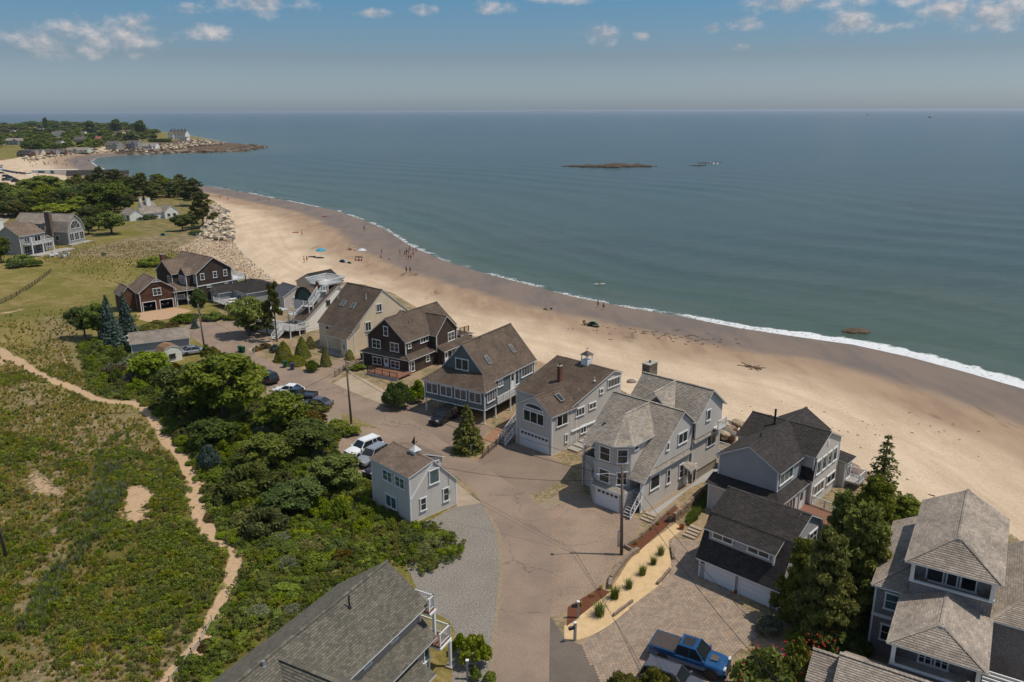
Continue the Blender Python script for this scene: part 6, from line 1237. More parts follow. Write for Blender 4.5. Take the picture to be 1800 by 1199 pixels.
# right foreground
tree(1543, 905, 762, 88, 'spruce', 'lone dark spruce with open tiers standing against the sand', name='spruce_tree')
for a in ((1440,1128,930,130,'lowest bushy pine in the clump right of the two-door garage'), (1502,1095,885,150,'middle bushy pine in the clump right of the two-door garage'), (1524,1010,838,120,'tallest bushy pine of the clump, between garage and lone spruce'), (1470,1010,862,90,'bushy pine behind the others beside the red deck'), (1400,1090,945,90,'narrow bushy pine touching the garage gable'), (1585,960,872,96,'bushy pine below the lone spruce at the edge of the sand')):
    tree(*a[:4], 'bushy_pine', a[4], 'bushy pines right of the garage')
for a in ((1600,925,885,80,'green','low green shrub right of the lone spruce by the sand'), (1565,1000,940,110,'dark','dark shrub left of the big grey house roof'), (1352,1112,1072,56,'grey','rounded grey-green bush at the corner of the paver drive'), (1480,1150,1100,110,'dark','dark shrub in the shade at the foot of the pines'), (1420,1130,1090,90,'green','green shrub between the pines and the rose bush'),
          (1345,1225,1128,130,'green','left rose bush with red flowers beside the blue pickup'), (1400,1190,1110,80,'yellow','right rose bush with red flowers under the pines'), (1095,1240,1165,80,'olive','pale olive bush at the bottom beside the dark parked car'), (1150,1225,1155,60,'olive','sparse olive sapling in front of the dark parked car'),
          (835,1168,1098,62,'light','bright green bush beside the white porch posts'), (812,1150,1108,44,'green','smaller green bush against the white porch'), (835,1195,1165,26,'green','tiny green bush by the mailbox near the white porch'), (700,716,655,62,'dark','dark bush at the corner of the dark shingled house'), (735,705,662,44,'green','green bush between the dark shingled house and teal house'), (686,712,688,34,'grey','pale flowering bush in front of the red deck'),
          (862,1200,1175,30,'light','small bright bush at the left road edge by the bottom')):
    shrub(*a[:5], a[5])
tree(822, 792, 712, 66, 'young_spruce', 'rounded young spruce beside the stairs of the cupola house')
# garden of the tan house
for (x, y, top, w, lb) in ((532,628,592,31,'tallest clipped cone shrub in the garden of the tan house'), (500,634,600,38,'left clipped cone shrub near the garden bins'), (573,643,611,22,'clipped cone shrub nearest the tan house driveway')):
    g, hh, r = measure(x, y, top, w); tag(link('cone_shrub', CONE, None, g, 0, (r, r, hh/2.3)), lb, 'shrub', 'clipped garden shrubs')
for (x, y, top, w, lb) in ((522,640,626,38,'low yellow-green mounded shrub between the bins and cones'), (546,612,592,19,'clipped ball shrub behind the tallest cone'), (615,632,615,18,'clipped ball shrub at the tan house wall')):
    g, hh, r = measure(x, y, top, w); tag(link('ball_shrub', BALL, None, g, 0, (r, r, hh/1.4)), lb, 'shrub', 'clipped garden shrubs')
for a in ((548,652,628,32,'dark','dark round shrub beside the white garden post'), (483,618,603,26,'blue','low blue-green juniper in the garden by the road'), (466,612,600,24,'brown','reddish shrub at the road end of the garden'), (452,616,606,18,'yellow','small yellow shrub left of the blue juniper'), (630,650,637,30,'green','green hedge strip along the wooden fence'), (610,650,642,18,'green','small green shrub below the wooden fence'),
          (446,582,566,34,'dark','dark shrub under the light green tree'), (325,566,548,52,'dark','dark hedge mound below the brown garage driveway'), (375,562,545,46,'green','green hedge mound right of the dark conifer'), (388,560,548,20,'yellow','small bright ball shrub by the paved court'), (272,582,560,56,'olive','olive hedge in front of the gravel drive'), (300,580,562,40,'brown','reddish hedge right of the olive one'),
          (405,562,552,30,'green','green shrub beneath the white deck'), (370,636,597,40,'olive','olive bush at the foot of the street pole'), (590,752,735,50,'green','weedy green shrub at the foot of the middle utility pole'), (618,765,745,40,'green','low weeds right of the middle utility pole'), (545,748,714,66,'brown','reddish-brown shrub hiding the covered car')):
    shrub(*a[:5], a[5])
tree(438, 590, 520, 74, 'broad_light', 'light green spreading tree beside the paved court'); tree(487, 600, 494, 40, 'pine_open', 'crooked dark pine left of the white house'); tree(470, 590, 530, 34, 'pine', 'short dark pine left of the crooked one')
tree(352, 555, 506, 34, 'broad_dark', 'dark tree in front of the large brown house'); tree(343, 577, 558, 16, 'blue_spruce', 'tiny blue spruce by the paved court')
for a in ((196,600,518,42,'left blue spruce beside the brown garage'), (225,592,514,40,'right blue spruce nearest the brown garage'), (206,612,562,46,'front blue spruce, the shortest of the three')): tree(*a[:4], 'blue_spruce', a[4], 'blue spruces by the brown garage')
tree(150, 594, 535, 56, 'broad_dark', 'dark round tree at the left end of the blue spruces'); tree(175, 598, 532, 50, 'broad', 'green tree behind the blue spruces')
# bigger trees inside the thicket
for a in ((395,742,622,150,'broad','largest green tree of the thicket, left of the parked black SUV'), (330,722,640,110,'broad_dark','dark tree at the left of the thicket below the garden shed'), (500,762,688,96,'broad','green tree below the parked white car'), (435,700,640,80,'broad_light','lighter tree next to the parked black SUV'), (545,800,740,110,'broad_dark','dark tree in the thicket left of the small parking area'), (380,790,735,90,'broad_dark','dark tree in the middle of the thicket'),
          (470,830,765,100,'broad','broad tree in the thicket beside the sandy path'), (590,860,800,100,'broad','green tree beside the parking kerb'), (270,668,618,70,'broad_light','pale green tree by the white garden shed'), (520,900,845,110,'broad_dark','dark tree left of the small cottage')):
    tree(*a[:5], a[5])
for a in ((368,826,772,52,'blue','blue-green cedar bush at the bend of the sandy path'), (440,868,800,120,'juniper','wide brownish juniper in the thicket near the path'), (470,935,880,90,'juniper','brownish juniper lower in the thicket'), (232,650,620,60,'grey','grey-green shrub left of the garden shed'), (560,720,700,50,'olive','olive shrub behind the parked pickup')):
    shrub(*a[:5], a[5])
# the thicket: bushes between path and street
BELT = [(165,690),(150,655),(135,610),(165,600),(215,610),(250,622),(285,642),(335,650),(372,645),(410,668),(450,700),(500,735),(560,748),(600,752),(592,780),(590,815),(655,858),(660,890),(722,925),(762,925),(806,955),(806,985),(748,1012),(690,985),(560,1065),(460,1130),(330,1215),(290,1230),(370,1120),(415,1040),(430,985),(400,950),(366,900),(352,840),(320,790),(290,755),(255,712),(205,700)]
def poisson(poly, rmin, n, seed=0, minpx=True, avoid=()):
    rs = random.Random(seed); w = [G2(*p) for p in poly]; xs = [p[0] for p in w]; ys = [p[1] for p in w]; c = np.array([(rs.uniform(min(xs), max(xs)), rs.uniform(min(ys), max(ys))) for _ in range(n)]); c = c[inpoly(c[:, 0], c[:, 1], w)]
    cell = {}; out = []
    for x, y in c:
        k = (int(x//rmin), int(y//rmin)); ok = True
        for i in (-1, 0, 1):
            for j in (-1, 0, 1):
                for (a, b) in cell.get((k[0]+i, k[1]+j), ()):
                    if (a-x)**2+(b-y)**2 < rmin*rmin: ok = False
        if ok: cell.setdefault(k, []).append((x, y)); out.append((x, y))
    return np.array(out)
bp_ = poisson(BELT, 2.05, 30000, 5); bz = zg(bp_[:, 0], bp_[:, 1]); cottage_poly = [(-10.3,71.5),(-5.5,76.5),(-10.5,81.5),(-15.5,76.5)]
bd = pdist(bp_[:, 0], bp_[:, 1], [G2(*p) for p in BELT]); ind = inpoly(bp_[:, 0], bp_[:, 1], cottage_poly)
print('thicket bushes', len(bp_))
ZN = [((250,600,330,660),'around the white garden shed'), ((380,620,480,700),'between the white shed and the parked black SUV'), ((470,690,600,780),'behind the row of parked cars'), ((560,770,680,870),'below the small parking area'), ((590,860,730,960),'in front of the small grey cottage'), ((700,900,830,1020),'beside the gravel lot'), ((120,580,260,720),'at the left end by the blue spruces'), ((250,660,400,790),'above the bend of the sandy path'), ((340,780,480,900),'beside the middle of the sandy path'), ((380,890,560,1010),'right of the narrowing sandy path'), ((440,1000,760,1100),'along the roof of the big mauve-grey house'), ((250,1000,460,1240),'right of the fallen rail fence')]
KN = {'green': 'green bush', 'dark': 'dark green bush', 'light': 'bright green bush', 'olive': 'olive bush', 'brown': 'reddish-brown bush', 'grey': 'grey-green bush', 'juniper': 'dull needled bush'}
for (x, y), z, d, bad in zip(bp_, bz, bd, ind):
    if bad: continue
    near = y < 72; k = R_.choices(['green', 'dark', 'light', 'olive', 'brown', 'grey', 'juniper'], [8, 4, 3 if near else 2.5, 2, .7, .8, 1.2])[0]
    hmax = (1.25 if near else 2.2)*min(1, .4+d/5); hh = hmax*R_.uniform(.7, 1.4); r = R_.uniform(1.1, 1.8)*(1 if d > 2 else .75)
    dep = y*CT-(z-CAMH)*ST; qx, qy = 900+FPX*x/dep, 599.5-FPX*((y*ST+(z-CAMH)*CT)/dep); zone = min(ZN, key=lambda q: math.hypot(qx-(q[0][0]+q[0][2])/2, qy-(q[0][1]+q[0][3])/2))[1]
    sz = 'tall ' if hh > 2.2 else 'low ' if hh < 1.1 else ''
    shrub(0, 0, 0, 0, k, sz+KN[k]+' in the thicket '+zone, sz+KN[k]+'es, '+zone, g=(x, y, z-.1), size=(hh, r))
# middle distance, left
MID = [(178,337,292,34,'pine','twin-topped pine furthest left against the bay'), (205,332,297,56,'pine_open','flat-topped pine against the bay'), (253,352,303,46,'pine','dense pine against the bay above the white cottage'), (195,374,318,78,'broad_dark','big dark tree left of the white cottage'), (224,374,340,34,'broad_dark','round dark tree touching the white cottage roof'), (78,352,308,84,'broad','large green tree beside the beach car park'), (82,362,324,44,'broad_light','pale bare-looking tree in front of the large green tree'), (42,362,330,44,'broad_light','pale tree at the bend of the beach road'), (122,362,330,52,'broad_dark','dark tree right of the pale ones'),
       (98,384,358,84,'broad_light','bright rounded tree behind the stone-chimney house'), (150,350,322,44,'broad','green tree between the car park trees and pines'), (342,362,313,52,'pine','tall pine at the sand end of the lawn'), (358,400,335,46,'pine','leaning pine above the boulder bank'), (298,345,320,40,'pine_open','small open pine on the lawn edge'), (313,348,322,26,'pine_open','thin pine beside the open one'), (321,406,375,38,'broad_dark','round-crowned small tree on the lawn'), (338,404,370,24,'pine','slim tree beside the round-crowned one'),
       (197,412,372,54,'broad','broad tree on the grass right of the stone-chimney house'), (156,412,380,38,'broad_dark','dark tree against the gable of the stone-chimney house'), (174,405,366,34,'pine','pointed tree behind the broad one'), (8,348,320,44,'broad','green tree at the left edge by the beach road'), (3,462,415,40,'broad_dark','dark tree cut by the left edge near the balcony house'), (140,378,345,50,'broad','tree in the wood left of the white cottage'), (170,372,338,46,'broad_dark','dark tree in the middle of the wood'), (232,345,312,40,'pine','pine behind the white cottage chimney'), (60,372,345,60,'broad','tree in front of the beach road bend'), (15,380,352,60,'broad_dark','dark tree beyond the balcony house'), (275,348,322,36,'pine','pine above the lawn of the white cottage')]
for a in MID: tree(*a[:5], a[5])
for a in ((38,464,444,56,'green','round shrub in front of the balcony house'), (62,468,452,30,'dark','dark shrub right of the round one'), (183,449,442,11,'dark','single tiny shrub on the grassy path'), (268,467,448,56,'green','low shrub mass behind the large brown house'), (292,462,446,36,'dark','dark shrub by the red brick chimney'), (272,374,362,24,'dark','dark ball shrub at the white cottage'), (256,385,374,52,'dark','dark hedge in front of the white cottage'), (30,470,455,40,'dark','dark hedge below the balcony house'), (345,412,402,30,'dark','scrubby shrub at the top of the boulders')): shrub(*a[:5], a[5])
wp = poisson([(0,345),(60,335),(150,325),(240,330),(330,335),(335,352),(235,352),(215,372),(155,395),(140,378),(0,385),(-60,385),(-60,345)], 7.5, 9000, 8)
for i, (x, y) in enumerate(wp):
    k = R_.choices(['broad', 'broad_dark', 'pine', 'broad_light'], [3, 4, 3, 1])[0]; cm, tm, R0, H0 = FAR[k]; h_ = R_.uniform(4, 7.5); r = R_.uniform(3.0, 4.6)
    qx = 900+FPX*x/(y*CT+CAMH*ST); sec = ('beside the beach road bend' if qx < 60 else 'behind the stone-chimney house' if y < 330 else 'in front of the far car park') if qx < 150 else ('behind the white cottage' if qx < 250 else 'between the lawn and the bay'); sec += ', nearer the houses' if y < 380 else ', nearer the water'
    t = thing('tree', {'broad': 'green', 'broad_dark': 'dark green', 'pine': 'needled', 'broad_light': 'pale'}[k]+' wood tree '+sec, 'tree', (x, y, 0), R_.uniform(0, 6), k+' wood trees '+sec, (r/R0, r/R0, h_/H0)); link('crown', cm, t); link('trunk', tm, t)
def px_poisson(poly, dx, dy, n, seed):
    rs = random.Random(seed); xs = [p[0] for p in poly]; ys = [p[1] for p in poly]; out = []
    for _ in range(n):
        x, y = rs.uniform(min(xs), max(xs)), rs.uniform(min(ys), max(ys))
        if not inpoly([x], [y], poly)[0]: continue
        if all(((x-a)/dx)**2+((y-b)/dy)**2 > 1 for a, b in out): out.append((x, y))
    return out
hp = px_poisson([(-12,262),(-12,226),(60,221),(160,223),(250,229),(276,238),(262,248),(245,250),(215,254),(180,262),(150,264),(125,270),(60,268),(30,262)], 8.6, 4.2, 5000, 9)
# ---- headland houses and trees
ROOF_FAR = tabs('far_grey_shingles', lin(112, 104, 98), lin(96, 90, 84), .5, .3); FW = clap('far_white_wall', lin(226, 224, 216)); FG = clap('far_grey_wall', lin(150, 148, 142))
def far_house(px, py, w, d, hh, roofh, rot, m, rm, label, wing=None, chim=0, nwin=4, z=None, hip=False, name='house'):
    g = G(px, py); h = House(name, label, 'house', g.x, g.y, rot, m, rm, z=g.z-.3, step=.6, rstep=.6)
    if hip: h.block(0, w, 0, d, 0, hh, None, corners=False); h.hip(0, w, 0, d, hh, hh+roofh, 'u', d/2, d/2)
    else: h.block(0, w, 0, d, 0, hh, 'u', hh+roofh, oh=.5, corners=False)
    for fl in range(2 if hh > 5 else 1):
        for i in range(nwin): a = w*(i+.3)/nwin; h.win('v-', 0, a, a+w/nwin*.42, 1+fl*2.8, 2.5+fl*2.8, 1, 1)
    if wing: a, b, c_, e_, f_ = wing; h.block(a, a+b, -c_, 0.2, 0, e_, 'v', e_+f_, oh=.4, corners=False); h.win('v-', -c_, a+b*.3, a+b*.7, 1, 2.6, 2, 1); h.win('v-', -c_, a+b*.35, a+b*.65, max(3.2, e_-1.3), max(4.3, e_-.1), 1, 1)
    for i in range(chim): h.chimney(w*(i+.5)/chim, d/2, hh+roofh*.4, hh+roofh+2.4, 1.2, .9)
    return h
HH = [(92,241,16,12,7.5,2.6,-6,FW,ROOF_FAR,'tall white house with columns on the headland hillside',None,1,5,None,True),
      (296,244,26,12,6.5,5,-8,FW,ROOF_FAR,'long many-chimneyed mansion at the headland tip',(3,6,2.5,6.5,3.5),5,8),
      (316,247,10,9,3.2,1.6,-8,FW,ROOF_FAR,'low white porch wing beside the headland mansion',None,0,3),
      (245,262,18,10,3.6,3.0,-4,FW,ROOF_GREY,'low white house with arched dormers beside the headland lawn',(11,5,3,3.4,2),0,5),
      (222,262,13,10,6.0,3.2,-4,FG,ROOF_FAR,'grey gabled house with white balcony above the boulder shore',(7,5,3,6,2.6),1,4),
      (186,263,14,10,5.4,3.6,-4,FG,ROOF_FAR,'grey house with a white gable left of the balcony house',(9,5,3,5.4,2),0,4),
      (200,240,14,10,6.0,2,-5,CL_TAN,ROOF_BROWN,'tan block house among the headland trees',None,0,4),
      (218,238,9,8,6.8,2,-5,FG,ROOF_BROWN,'narrow grey house right of the tan block',None,1,2),
      (118,268,21,9,2.6,2.4,-3,clap('mint_wall', lin(190, 198, 182)),ROOF_GREY,'low pale-green house behind the boulder shore',(6,6,1.5,2.6,1.5),0,5),
      (146,269,5,5,2.4,1.5,-3,mat('red_wall', lin(168, 84, 76)),ROOF_FAR,'small red shed at the right end of the low green house',None,0,2),
      (10,255,22,10,5.2,2.4,0,FG,ROOF_GREY,'long grey house at the left with a white porch',(9,7,3,5,2),0,5),
      (18,238,7,7,6,3,-5,FW,ROOF_FAR,'small white gabled house with a cupola at far left',None,1,2),
      (64,233,12,8,4.5,3.5,-5,FW,ROOF_FAR,'white twin-gabled house high in the trees',(2,5,2,4.5,3),0,3),
      (0,239,5,6,4,2,-5,FW,ROOF_FAR,'white house cut by the left edge among trees',None,0,1),
      (142,237,7,6,3.5,2.5,-5,FW,ROOF_FAR,'tiny white house half hidden in headland trees',None,0,2),
      (130,250,15,8,4,3,-5,FG,ROOF_FAR,'weathered house behind shrubs on the headland slope',None,0,3),
      (167,247,10,7,3,2.5,-5,CL_TAN,tabs('coral_roof', lin(176, 104, 88), lin(160, 92, 78), .5, .3),'coral-roofed house on the headland slope',None,0,2),
      (100,257,5,8,4,2,-5,FW,ROOF_FAR,'narrow white house above the seaside sheds',None,0,1),
      (30,275,13,7,3,2,-10,SH_BROWN,ROOF_DARK,'dark brown shed left of the seaside cottages',None,0,3)]
for a in HH: far_house(*a)
for i, (px, w_, nm) in enumerate(((40, 11, 'grey'), (56, 9, 'tan-gabled'), (70, 9, 'brown-fronted'), (84, 8, 'small grey'), (98, 8, 'last'))):
    far_house(px, 273.5-i*.4, w_, 7, 2.8, 2.6, 0, [FG, CL_TAN, SH_BROWN, FG, SH_BROWN][i], ROOF_FAR, nm+' cottage in the row behind the far beach', (w_*.3, w_*.4, 1.5, 2.8, 1.6), 0, 2)
hx = [(a[0], a[1], a[2]) for a in HH]
n_ = 0
for i, (qx, qy) in enumerate(hp):
    g = G(qx, qy); x, y, z = g; hh = R_.uniform(11, 17) if qy < 232 else R_.uniform(7, 11); tall = hh*FPX/(y*CT-(z-CAMH)*ST)
    if any((-4 < qx-a[0] < a[2]*FPX/y+4) and (-2.5 < qy-a[1] < tall*.6) for a in HH): continue
    k = R_.choices(['broad', 'broad_dark', 'broad_light'], [4, 4, 1.2])[0]; cm, tm, R0, H0 = FAR[k]; r = R_.uniform(5.5, 8.5)*(y/900)
    sec = 'far left' if qx < 60 else 'around the columned white house' if qx < 130 else 'above the low pale-green house' if qx < 195 else 'near the headland mansion'
    t = thing('tree', {'broad': 'green', 'broad_dark': 'dark green', 'broad_light': 'pale olive'}[k]+' tree in the headland wood, '+sec, 'tree', (x, y, z-.5), R_.uniform(0, 6), k+' trees on the headland, '+sec, (r/R0, r/R0, hh/H0)); link('crown', cm, t); link('trunk', tm, t); n_ += 1
print('headland trees', n_)
for (px, py, top, w, lb) in ((247,240,210,22,'tallest round dark tree near the headland mansion'), (205,238,208,22,'wind-leaning dark tree on the headland ridge'), (160,238,211,24,'tall dark tree on the headland ridge'), (82,232,205,8,'thin bare-trunked tree rising above the headland wood'), (270,246,236,14,'dark hedge tree left of the mansion'), (232,252,233,30,'green tree behind the low white house'), (213,250,232,18,'dark tree between tan block and low houses')):
    tree(px, py, top, w, 'broad_dark', lb, far=True)
for (a, b, c_, lb) in ((262, 300, 250, 'long dark clipped hedge in front of the mansion'),):
    mb = MB(); p0, p1 = G(a, c_), G(b, c_); C = [(p0.lerp(p1, NPR.uniform())+Vector((NPR.uniform(-2, 2), NPR.uniform(-4, 4), NPR.uniform(0, 4.2)))) for _ in range(1600)]; tag(link('hedge', quads_mesh('hedge', [tuple(c) for c in C], 1.2, [LF_DARK])), lb, 'hedge')
# ---- the mid distance houses on the left
h = House('house', 'grey gambrel house with a tall field-stone chimney and a big half-round window', 'house', -138.0, 247.1, 78, FG, ROOF_GREY, step=.25, rstep=.25)
g0 = P(*c0) if False else None
h.block(0, 7.2, 0, 19, 0, 4.2, None, corners=False)
def gamb(v): return [(-.2,v,4.1),(1.0,v,7.2),(3.6,v,9.3),(6.2,v,7.2),(7.4,v,4.1)]
h.wall([([(-.0,0,4),(1.0,0,7.1),(3.6,0,9.2),(6.2,0,7.1),(7.2,0,4)], (0,-1)), ([(-.0,19,4),(1.0,19,7.1),(3.6,19,9.2),(6.2,19,7.1),(7.2,19,4)], (0,1))], side=FG)
a, b = gamb(-.4), gamb(19.4); h.roof([[a[i], b[i], b[i+1], a[i+1]] for i in range(4)], [(a[2], b[2])])
h.win('v-', 0, 1.5, 5.7, 4.9, 7.4, 4, 1, arch=1); h.win('v-', 0, .6, 2.4, 1.2, 3.6, 2, 1); h.win('v-', 0, 2.8, 4.6, 1.2, 3.6, 2, 1); h.win('v-', 0, 5.0, 6.7, 1.2, 3.6, 2, 1)
for v in (3.2, 8.6, 13, 16.5): h.win('u-', 0, v, v+1.3, 1.4, 3.0, 1, 1)
h.win('u-', 0, 9.8, 12.4, 1.6, 2.9, 1, 1); h.block(-.0, 3, 8, 17, 4.0, 6.6, None, corners=False); h.shed(-.2, 3.2, 7.8, 17.2, 6.7, 8.2, 'u', .3); h.win('u-', 0, 9.3, 10.3, 4.8, 6.1, 1, 1); h.win('u-', 0, 14, 15, 4.8, 6.1, 1, 1)
h.chimney(-.5, 5.6, 0, 10.3, 1.1, 1.8, tabs('stone_chimney_blocks', lin(120, 104, 88), lin(86, 72, 62), .45, .25)); h.slab(-1, -1.8, 0, 8.5, 0, .35, CONC, 'terrace')
h = House('house', 'grey house with a white two-storey balcony and white chimney at the left edge', 'house', *P(39, 449)[:2], 76, FG, ROOF_TAUPE, step=.25, rstep=.25)
h.block(0, 9, 0, 8, 0, 5.6, 'u', 8.2, oh=.4); h.block(2, 14, 8, 20, 0, 5.4, 'u', 7.6, oh=.4, corners=False); h.block(9, 13, 1, 8, 0, 3.0, 'v', 4.2)
for z_ in (1, 3.4): h.win('u-', 0, 3.4, 6.6, z_, z_+1.8, 3, 2)
h.slab(1, -3, 2.7, 9, 0, 2.85, GREYW); h.rail([(1,0,2.85),(1,-3,2.85),(9,-3,2.85)], 1.0); h.posts([(1.1,-2.9,0,5.2),(5,-2.9,0,2.7),(8.9,-2.9,0,2.7)], .15); h.win('v-', 0, 1, 4, .3, 2.4, 3, 1); h.win('v-', 0, 5, 8, .3, 2.4, 3, 1); h.win('v-', 0, 1.5, 3.5, 3, 5, 2, 1); h.win('v-', 0, 5.2, 7.5, 3, 5, 2, 1); h.win('v-', 1, 9.6, 12.4, .8, 2.4, 3, 1)
h.chimney(2.5, 8.8, 6, 9.6, 1.6, 1.2, FW); h.slab(-1, -7, 0, 13, -3, .3, CONC, 'terrace')
h = House('house', 'rambling white cottage with grey roofs and a big white chimney on the lawn', 'house', *P(229, 389)[:2], 42, FW, ROOF_GREY, step=.25, rstep=.25, scale=.85)
h.block(0, 5.5, 0, 12, 0, 2.8, 'v', 4.8, oh=.4, corners=False); h.block(5.5, 15, 1.5, 7.5, 0, 2.8, 'u', 4.8, oh=.4, corners=False); h.block(15, 21, -1, 7, 0, 3.2, 'v', 5.6, oh=.4, corners=False); h.block(8, 14, 6, 13, 0, 4.6, 'u', 7, oh=.3, corners=False)
h.win('u-', 0, 1.4, 4, .6, 2.2, 2, 1, trim=DG); h.win('v-', 1.5, 9, 11, .8, 2.1, 2, 1); h.win('v-', -1, 16, 17.5, .8, 2.2, 1, 1); h.win('v-', -1, 18.5, 20, .8, 2.2, 1, 1); h.chimney(11, 7.8, 4, 9, 1.8, 1.8, FW); h.chimney(9, 11.5, 5, 8.8, 1.1, 1.1, FW)
h = House('house', 'white-gabled house end just inside the left edge', 'house', -162, 244, 50, FW, ROOF_GREY, step=.25, rstep=.25); h.block(0, 6, 0, 10, 0, 4.6, 'v', 7, oh=.4); h.win('v-', 0, 2, 4, 3.2, 4.6, 2, 1); h.win('u-', 0, 3, 5, 1, 2.4, 2, 1)
for i, (px, py) in enumerate(((92,452),(99,450),(112,453),(118,449))):
    g = G(px, py); mb = MB(); mb.box(-.35, -.4, .25, .35, .4, .38); mb.ext([(-.35, .35, .35), (.35, .35, .35), (.35, .75, 1.1), (-.35, .75, 1.1)], (0, .06, 0)); [mb.box(x-.04, y-.04, 0, x+.04, y+.04, .55) for x in (-.36, .36) for y in (-.36, .36)]; mb.box(-.45,-.4,.5,-.33,.5,.57); mb.box(.33,-.4,.5,.45,.5,.57)
    t = thing('lounge_chair', ['first', 'second', 'third', 'fourth'][i]+' white slatted chair from the left on the sandy patio', 'chair', g, 2.2+i*.4, 'white patio chairs', 1.5); mb.build('seat', WHITE, t)
# beach pavilion
h = House('beach_pavilion', 'dark grey-roofed beach pavilion with arched openings behind the pines', 'pavilion', *G2(118, 318), 22, FG, ROOF_DARK, step=.5, rstep=.4)
h.block(0, 24, 0, 12, 0, 3.2, 'u', 5.6, oh=1, corners=False, side=CL_TAN); h.block(24, 34, 2, 9, 0, 3, 'u', 4.8, oh=.8, corners=False); 
for i in range(3): h.win('v-', 0, 13+i*3.4, 15.6+i*3.4, .2, 2.8, 2, 1, DARKIN, arch=1)
h.win('v-', 0, 2, 8, .8, 2.4, 4, 1)
g = G(95, 306); mb = MB(); mb.box(-14, 0, 0, 14, 3, 2.6); mb.box(-14.6, -.6, 2.6, 14.6, 3.6, 2.9); t = thing('lifeguard_store', 'long low white building on the far beach beside the car park', 'building', g, .1); mb.build('wall', FW, t); mb = MB(); mb.box(-10, -.3, .6, -6, 0, 2); mb.box(-2, -.3, .2, 0, 0, 2.2); mb.build('door', mat('blue_paint', lin(70, 110, 130)), t)
# ---- ground cover, nobody could count it
def dens_pts(poly, rmin, n, seed, dfun, smin, smax, picks, zoff=0.0, tilt=False):
    p = poisson(poly, rmin, n, seed); d = dfun(p[:, 0], p[:, 1]); rs = np.random.default_rng(seed); k = rs.uniform(0, 1, len(p)) < d; p = p[k]
    z = zg(p[:, 0], p[:, 1])+zoff; out = np.zeros((len(p), 6)); out[:, 0:2] = p; out[:, 2] = z; out[:, 3] = rs.uniform(0, 6.28, len(p)); out[:, 4] = rs.uniform(smin, smax, len(p)); out[:, 5] = rs.integers(0, picks, len(p)); return out
def open_(X, Y, lo=.1):
    "0 on bare sand and paths"
    b = np.clip(1.15-pdist(X, Y, pw, False)/1.0, 0, 1)
    for poly in ([(212,872),(225,857),(247,853),(275,868),(262,895),(250,925),(228,925),(213,922),(222,903)], [(52,832),(64,822),(90,848),(118,874),(95,880),(58,868)], [(0,900),(22,898),(10,920),(0,922)], [(45,1185),(95,1170),(80,1199),(40,1215)]): b = np.maximum(b, region(X, Y, poly, 1.0))
    return 1-np.clip(b*1.6, 0, 1)
small = [shrub_proto('foliage', m, n=420, leaf=.15, nc=8, seed=50+i, flat=.75) for i, m in enumerate((LF_GREEN, LF_DARK, LF_LIGHT, LF_OLIVE, LF_GREEN))]
for me in small:
    me.transform(Matrix.Scale(.42, 4))
smallL = [shrub_proto('foliage', m, n=420, leaf=.15, nc=10, seed=60+i, flat=.65) for i, m in enumerate((LF_GREEN, LF_LIGHT, LF_OLIVE, LF_GREEN, LF_YEL))]
for me in smallL: me.transform(Matrix.Scale(.42, 4))
LEFT = [(-120,760),(60,770),(140,800),(200,790),(300,815),(330,850),(350,905),(395,965),(405,1000),(385,1075),(310,1180),(270,1260),(-200,1260)]
def dl(X, Y): return open_(X, Y)*np.clip((sn(X, Y, 9, 21)*.75+sn(X, Y, 3.2, 22)*.5-.24)*2.8, 0.06, 1)*(1-.75*region(X, Y, [(60,780),(140,790),(130,960),(60,1080),(0,1120),(0,1050),(70,960)], 5))*(1-.7*region(X, Y, [(60,1130),(340,1110),(300,1260),(0,1260)], 5))
scatter('low_scrub', 'knee-high green scrub carpeting the dune left of the sandy path', 'scrub', dens_pts(LEFT, .42, 150000, 31, dl, .6, 1.7, 5), smallL)
LEFT2 = [(-80,650),(120,640),(240,716),(285,775),(320,815),(200,790),(140,800),(60,770),(-120,760)]
def dl2(X, Y): return open_(X, Y)*np.clip((sn(X, Y, 8, 23)-.66)*4, 0, 1)
scatter('low_scrub', 'scattered green scrub patches in the dry grass above the path bend', 'scrub', dens_pts(LEFT2, .6, 60000, 32, dl2, .6, 1.3, 5), smallL)
scatter('low_scrub', 'leafy undergrowth beneath the roadside thicket', 'scrub', dens_pts(BELT, .55, 120000, 33, lambda X, Y: open_(X, Y)*~inpoly(X, Y, cottage_poly), .9, 1.9, 5), small)
big5 = [(150,560),(240,540),(260,640),(230,700),(150,690),(120,620)]
scatter('low_scrub', 'green scrub around the blue spruces', 'scrub', dens_pts(big5, .8, 40000, 34, lambda X, Y: np.clip((sn(X, Y, 7, 25)-.35)*3, 0, 1), .9, 2.0, 5), small)
tuft = [tuft_mesh('tuft', m, seed=i, h=.42, w=.06, n=26) for i, m in enumerate((GR_MAT, GR_TAN, GR_MAT, GR_GREEN))]
GRZ = [(-160,520),(-40,470),(60,450),(160,490),(200,540),(120,600),(135,660),(180,700),(250,720),(290,780),(330,850),(350,905),(395,965),(405,1010),(385,1075),(320,1180),(280,1260),(-250,1260)]
scatter('dune_grass', 'olive and straw coloured dune grass left of the sandy path', 'grass', dens_pts(GRZ, .3, 600000, 35, lambda X, Y: open_(X, Y)*np.clip(.05+1.5*(.6*sn(X, Y, 9, 26)+.4*sn(X, Y, 2.5, 30)-.15), 0, 1)*np.clip((190-np.hypot(X, Y))/60, 0, 1), .6, 1.25, 4), tuft)
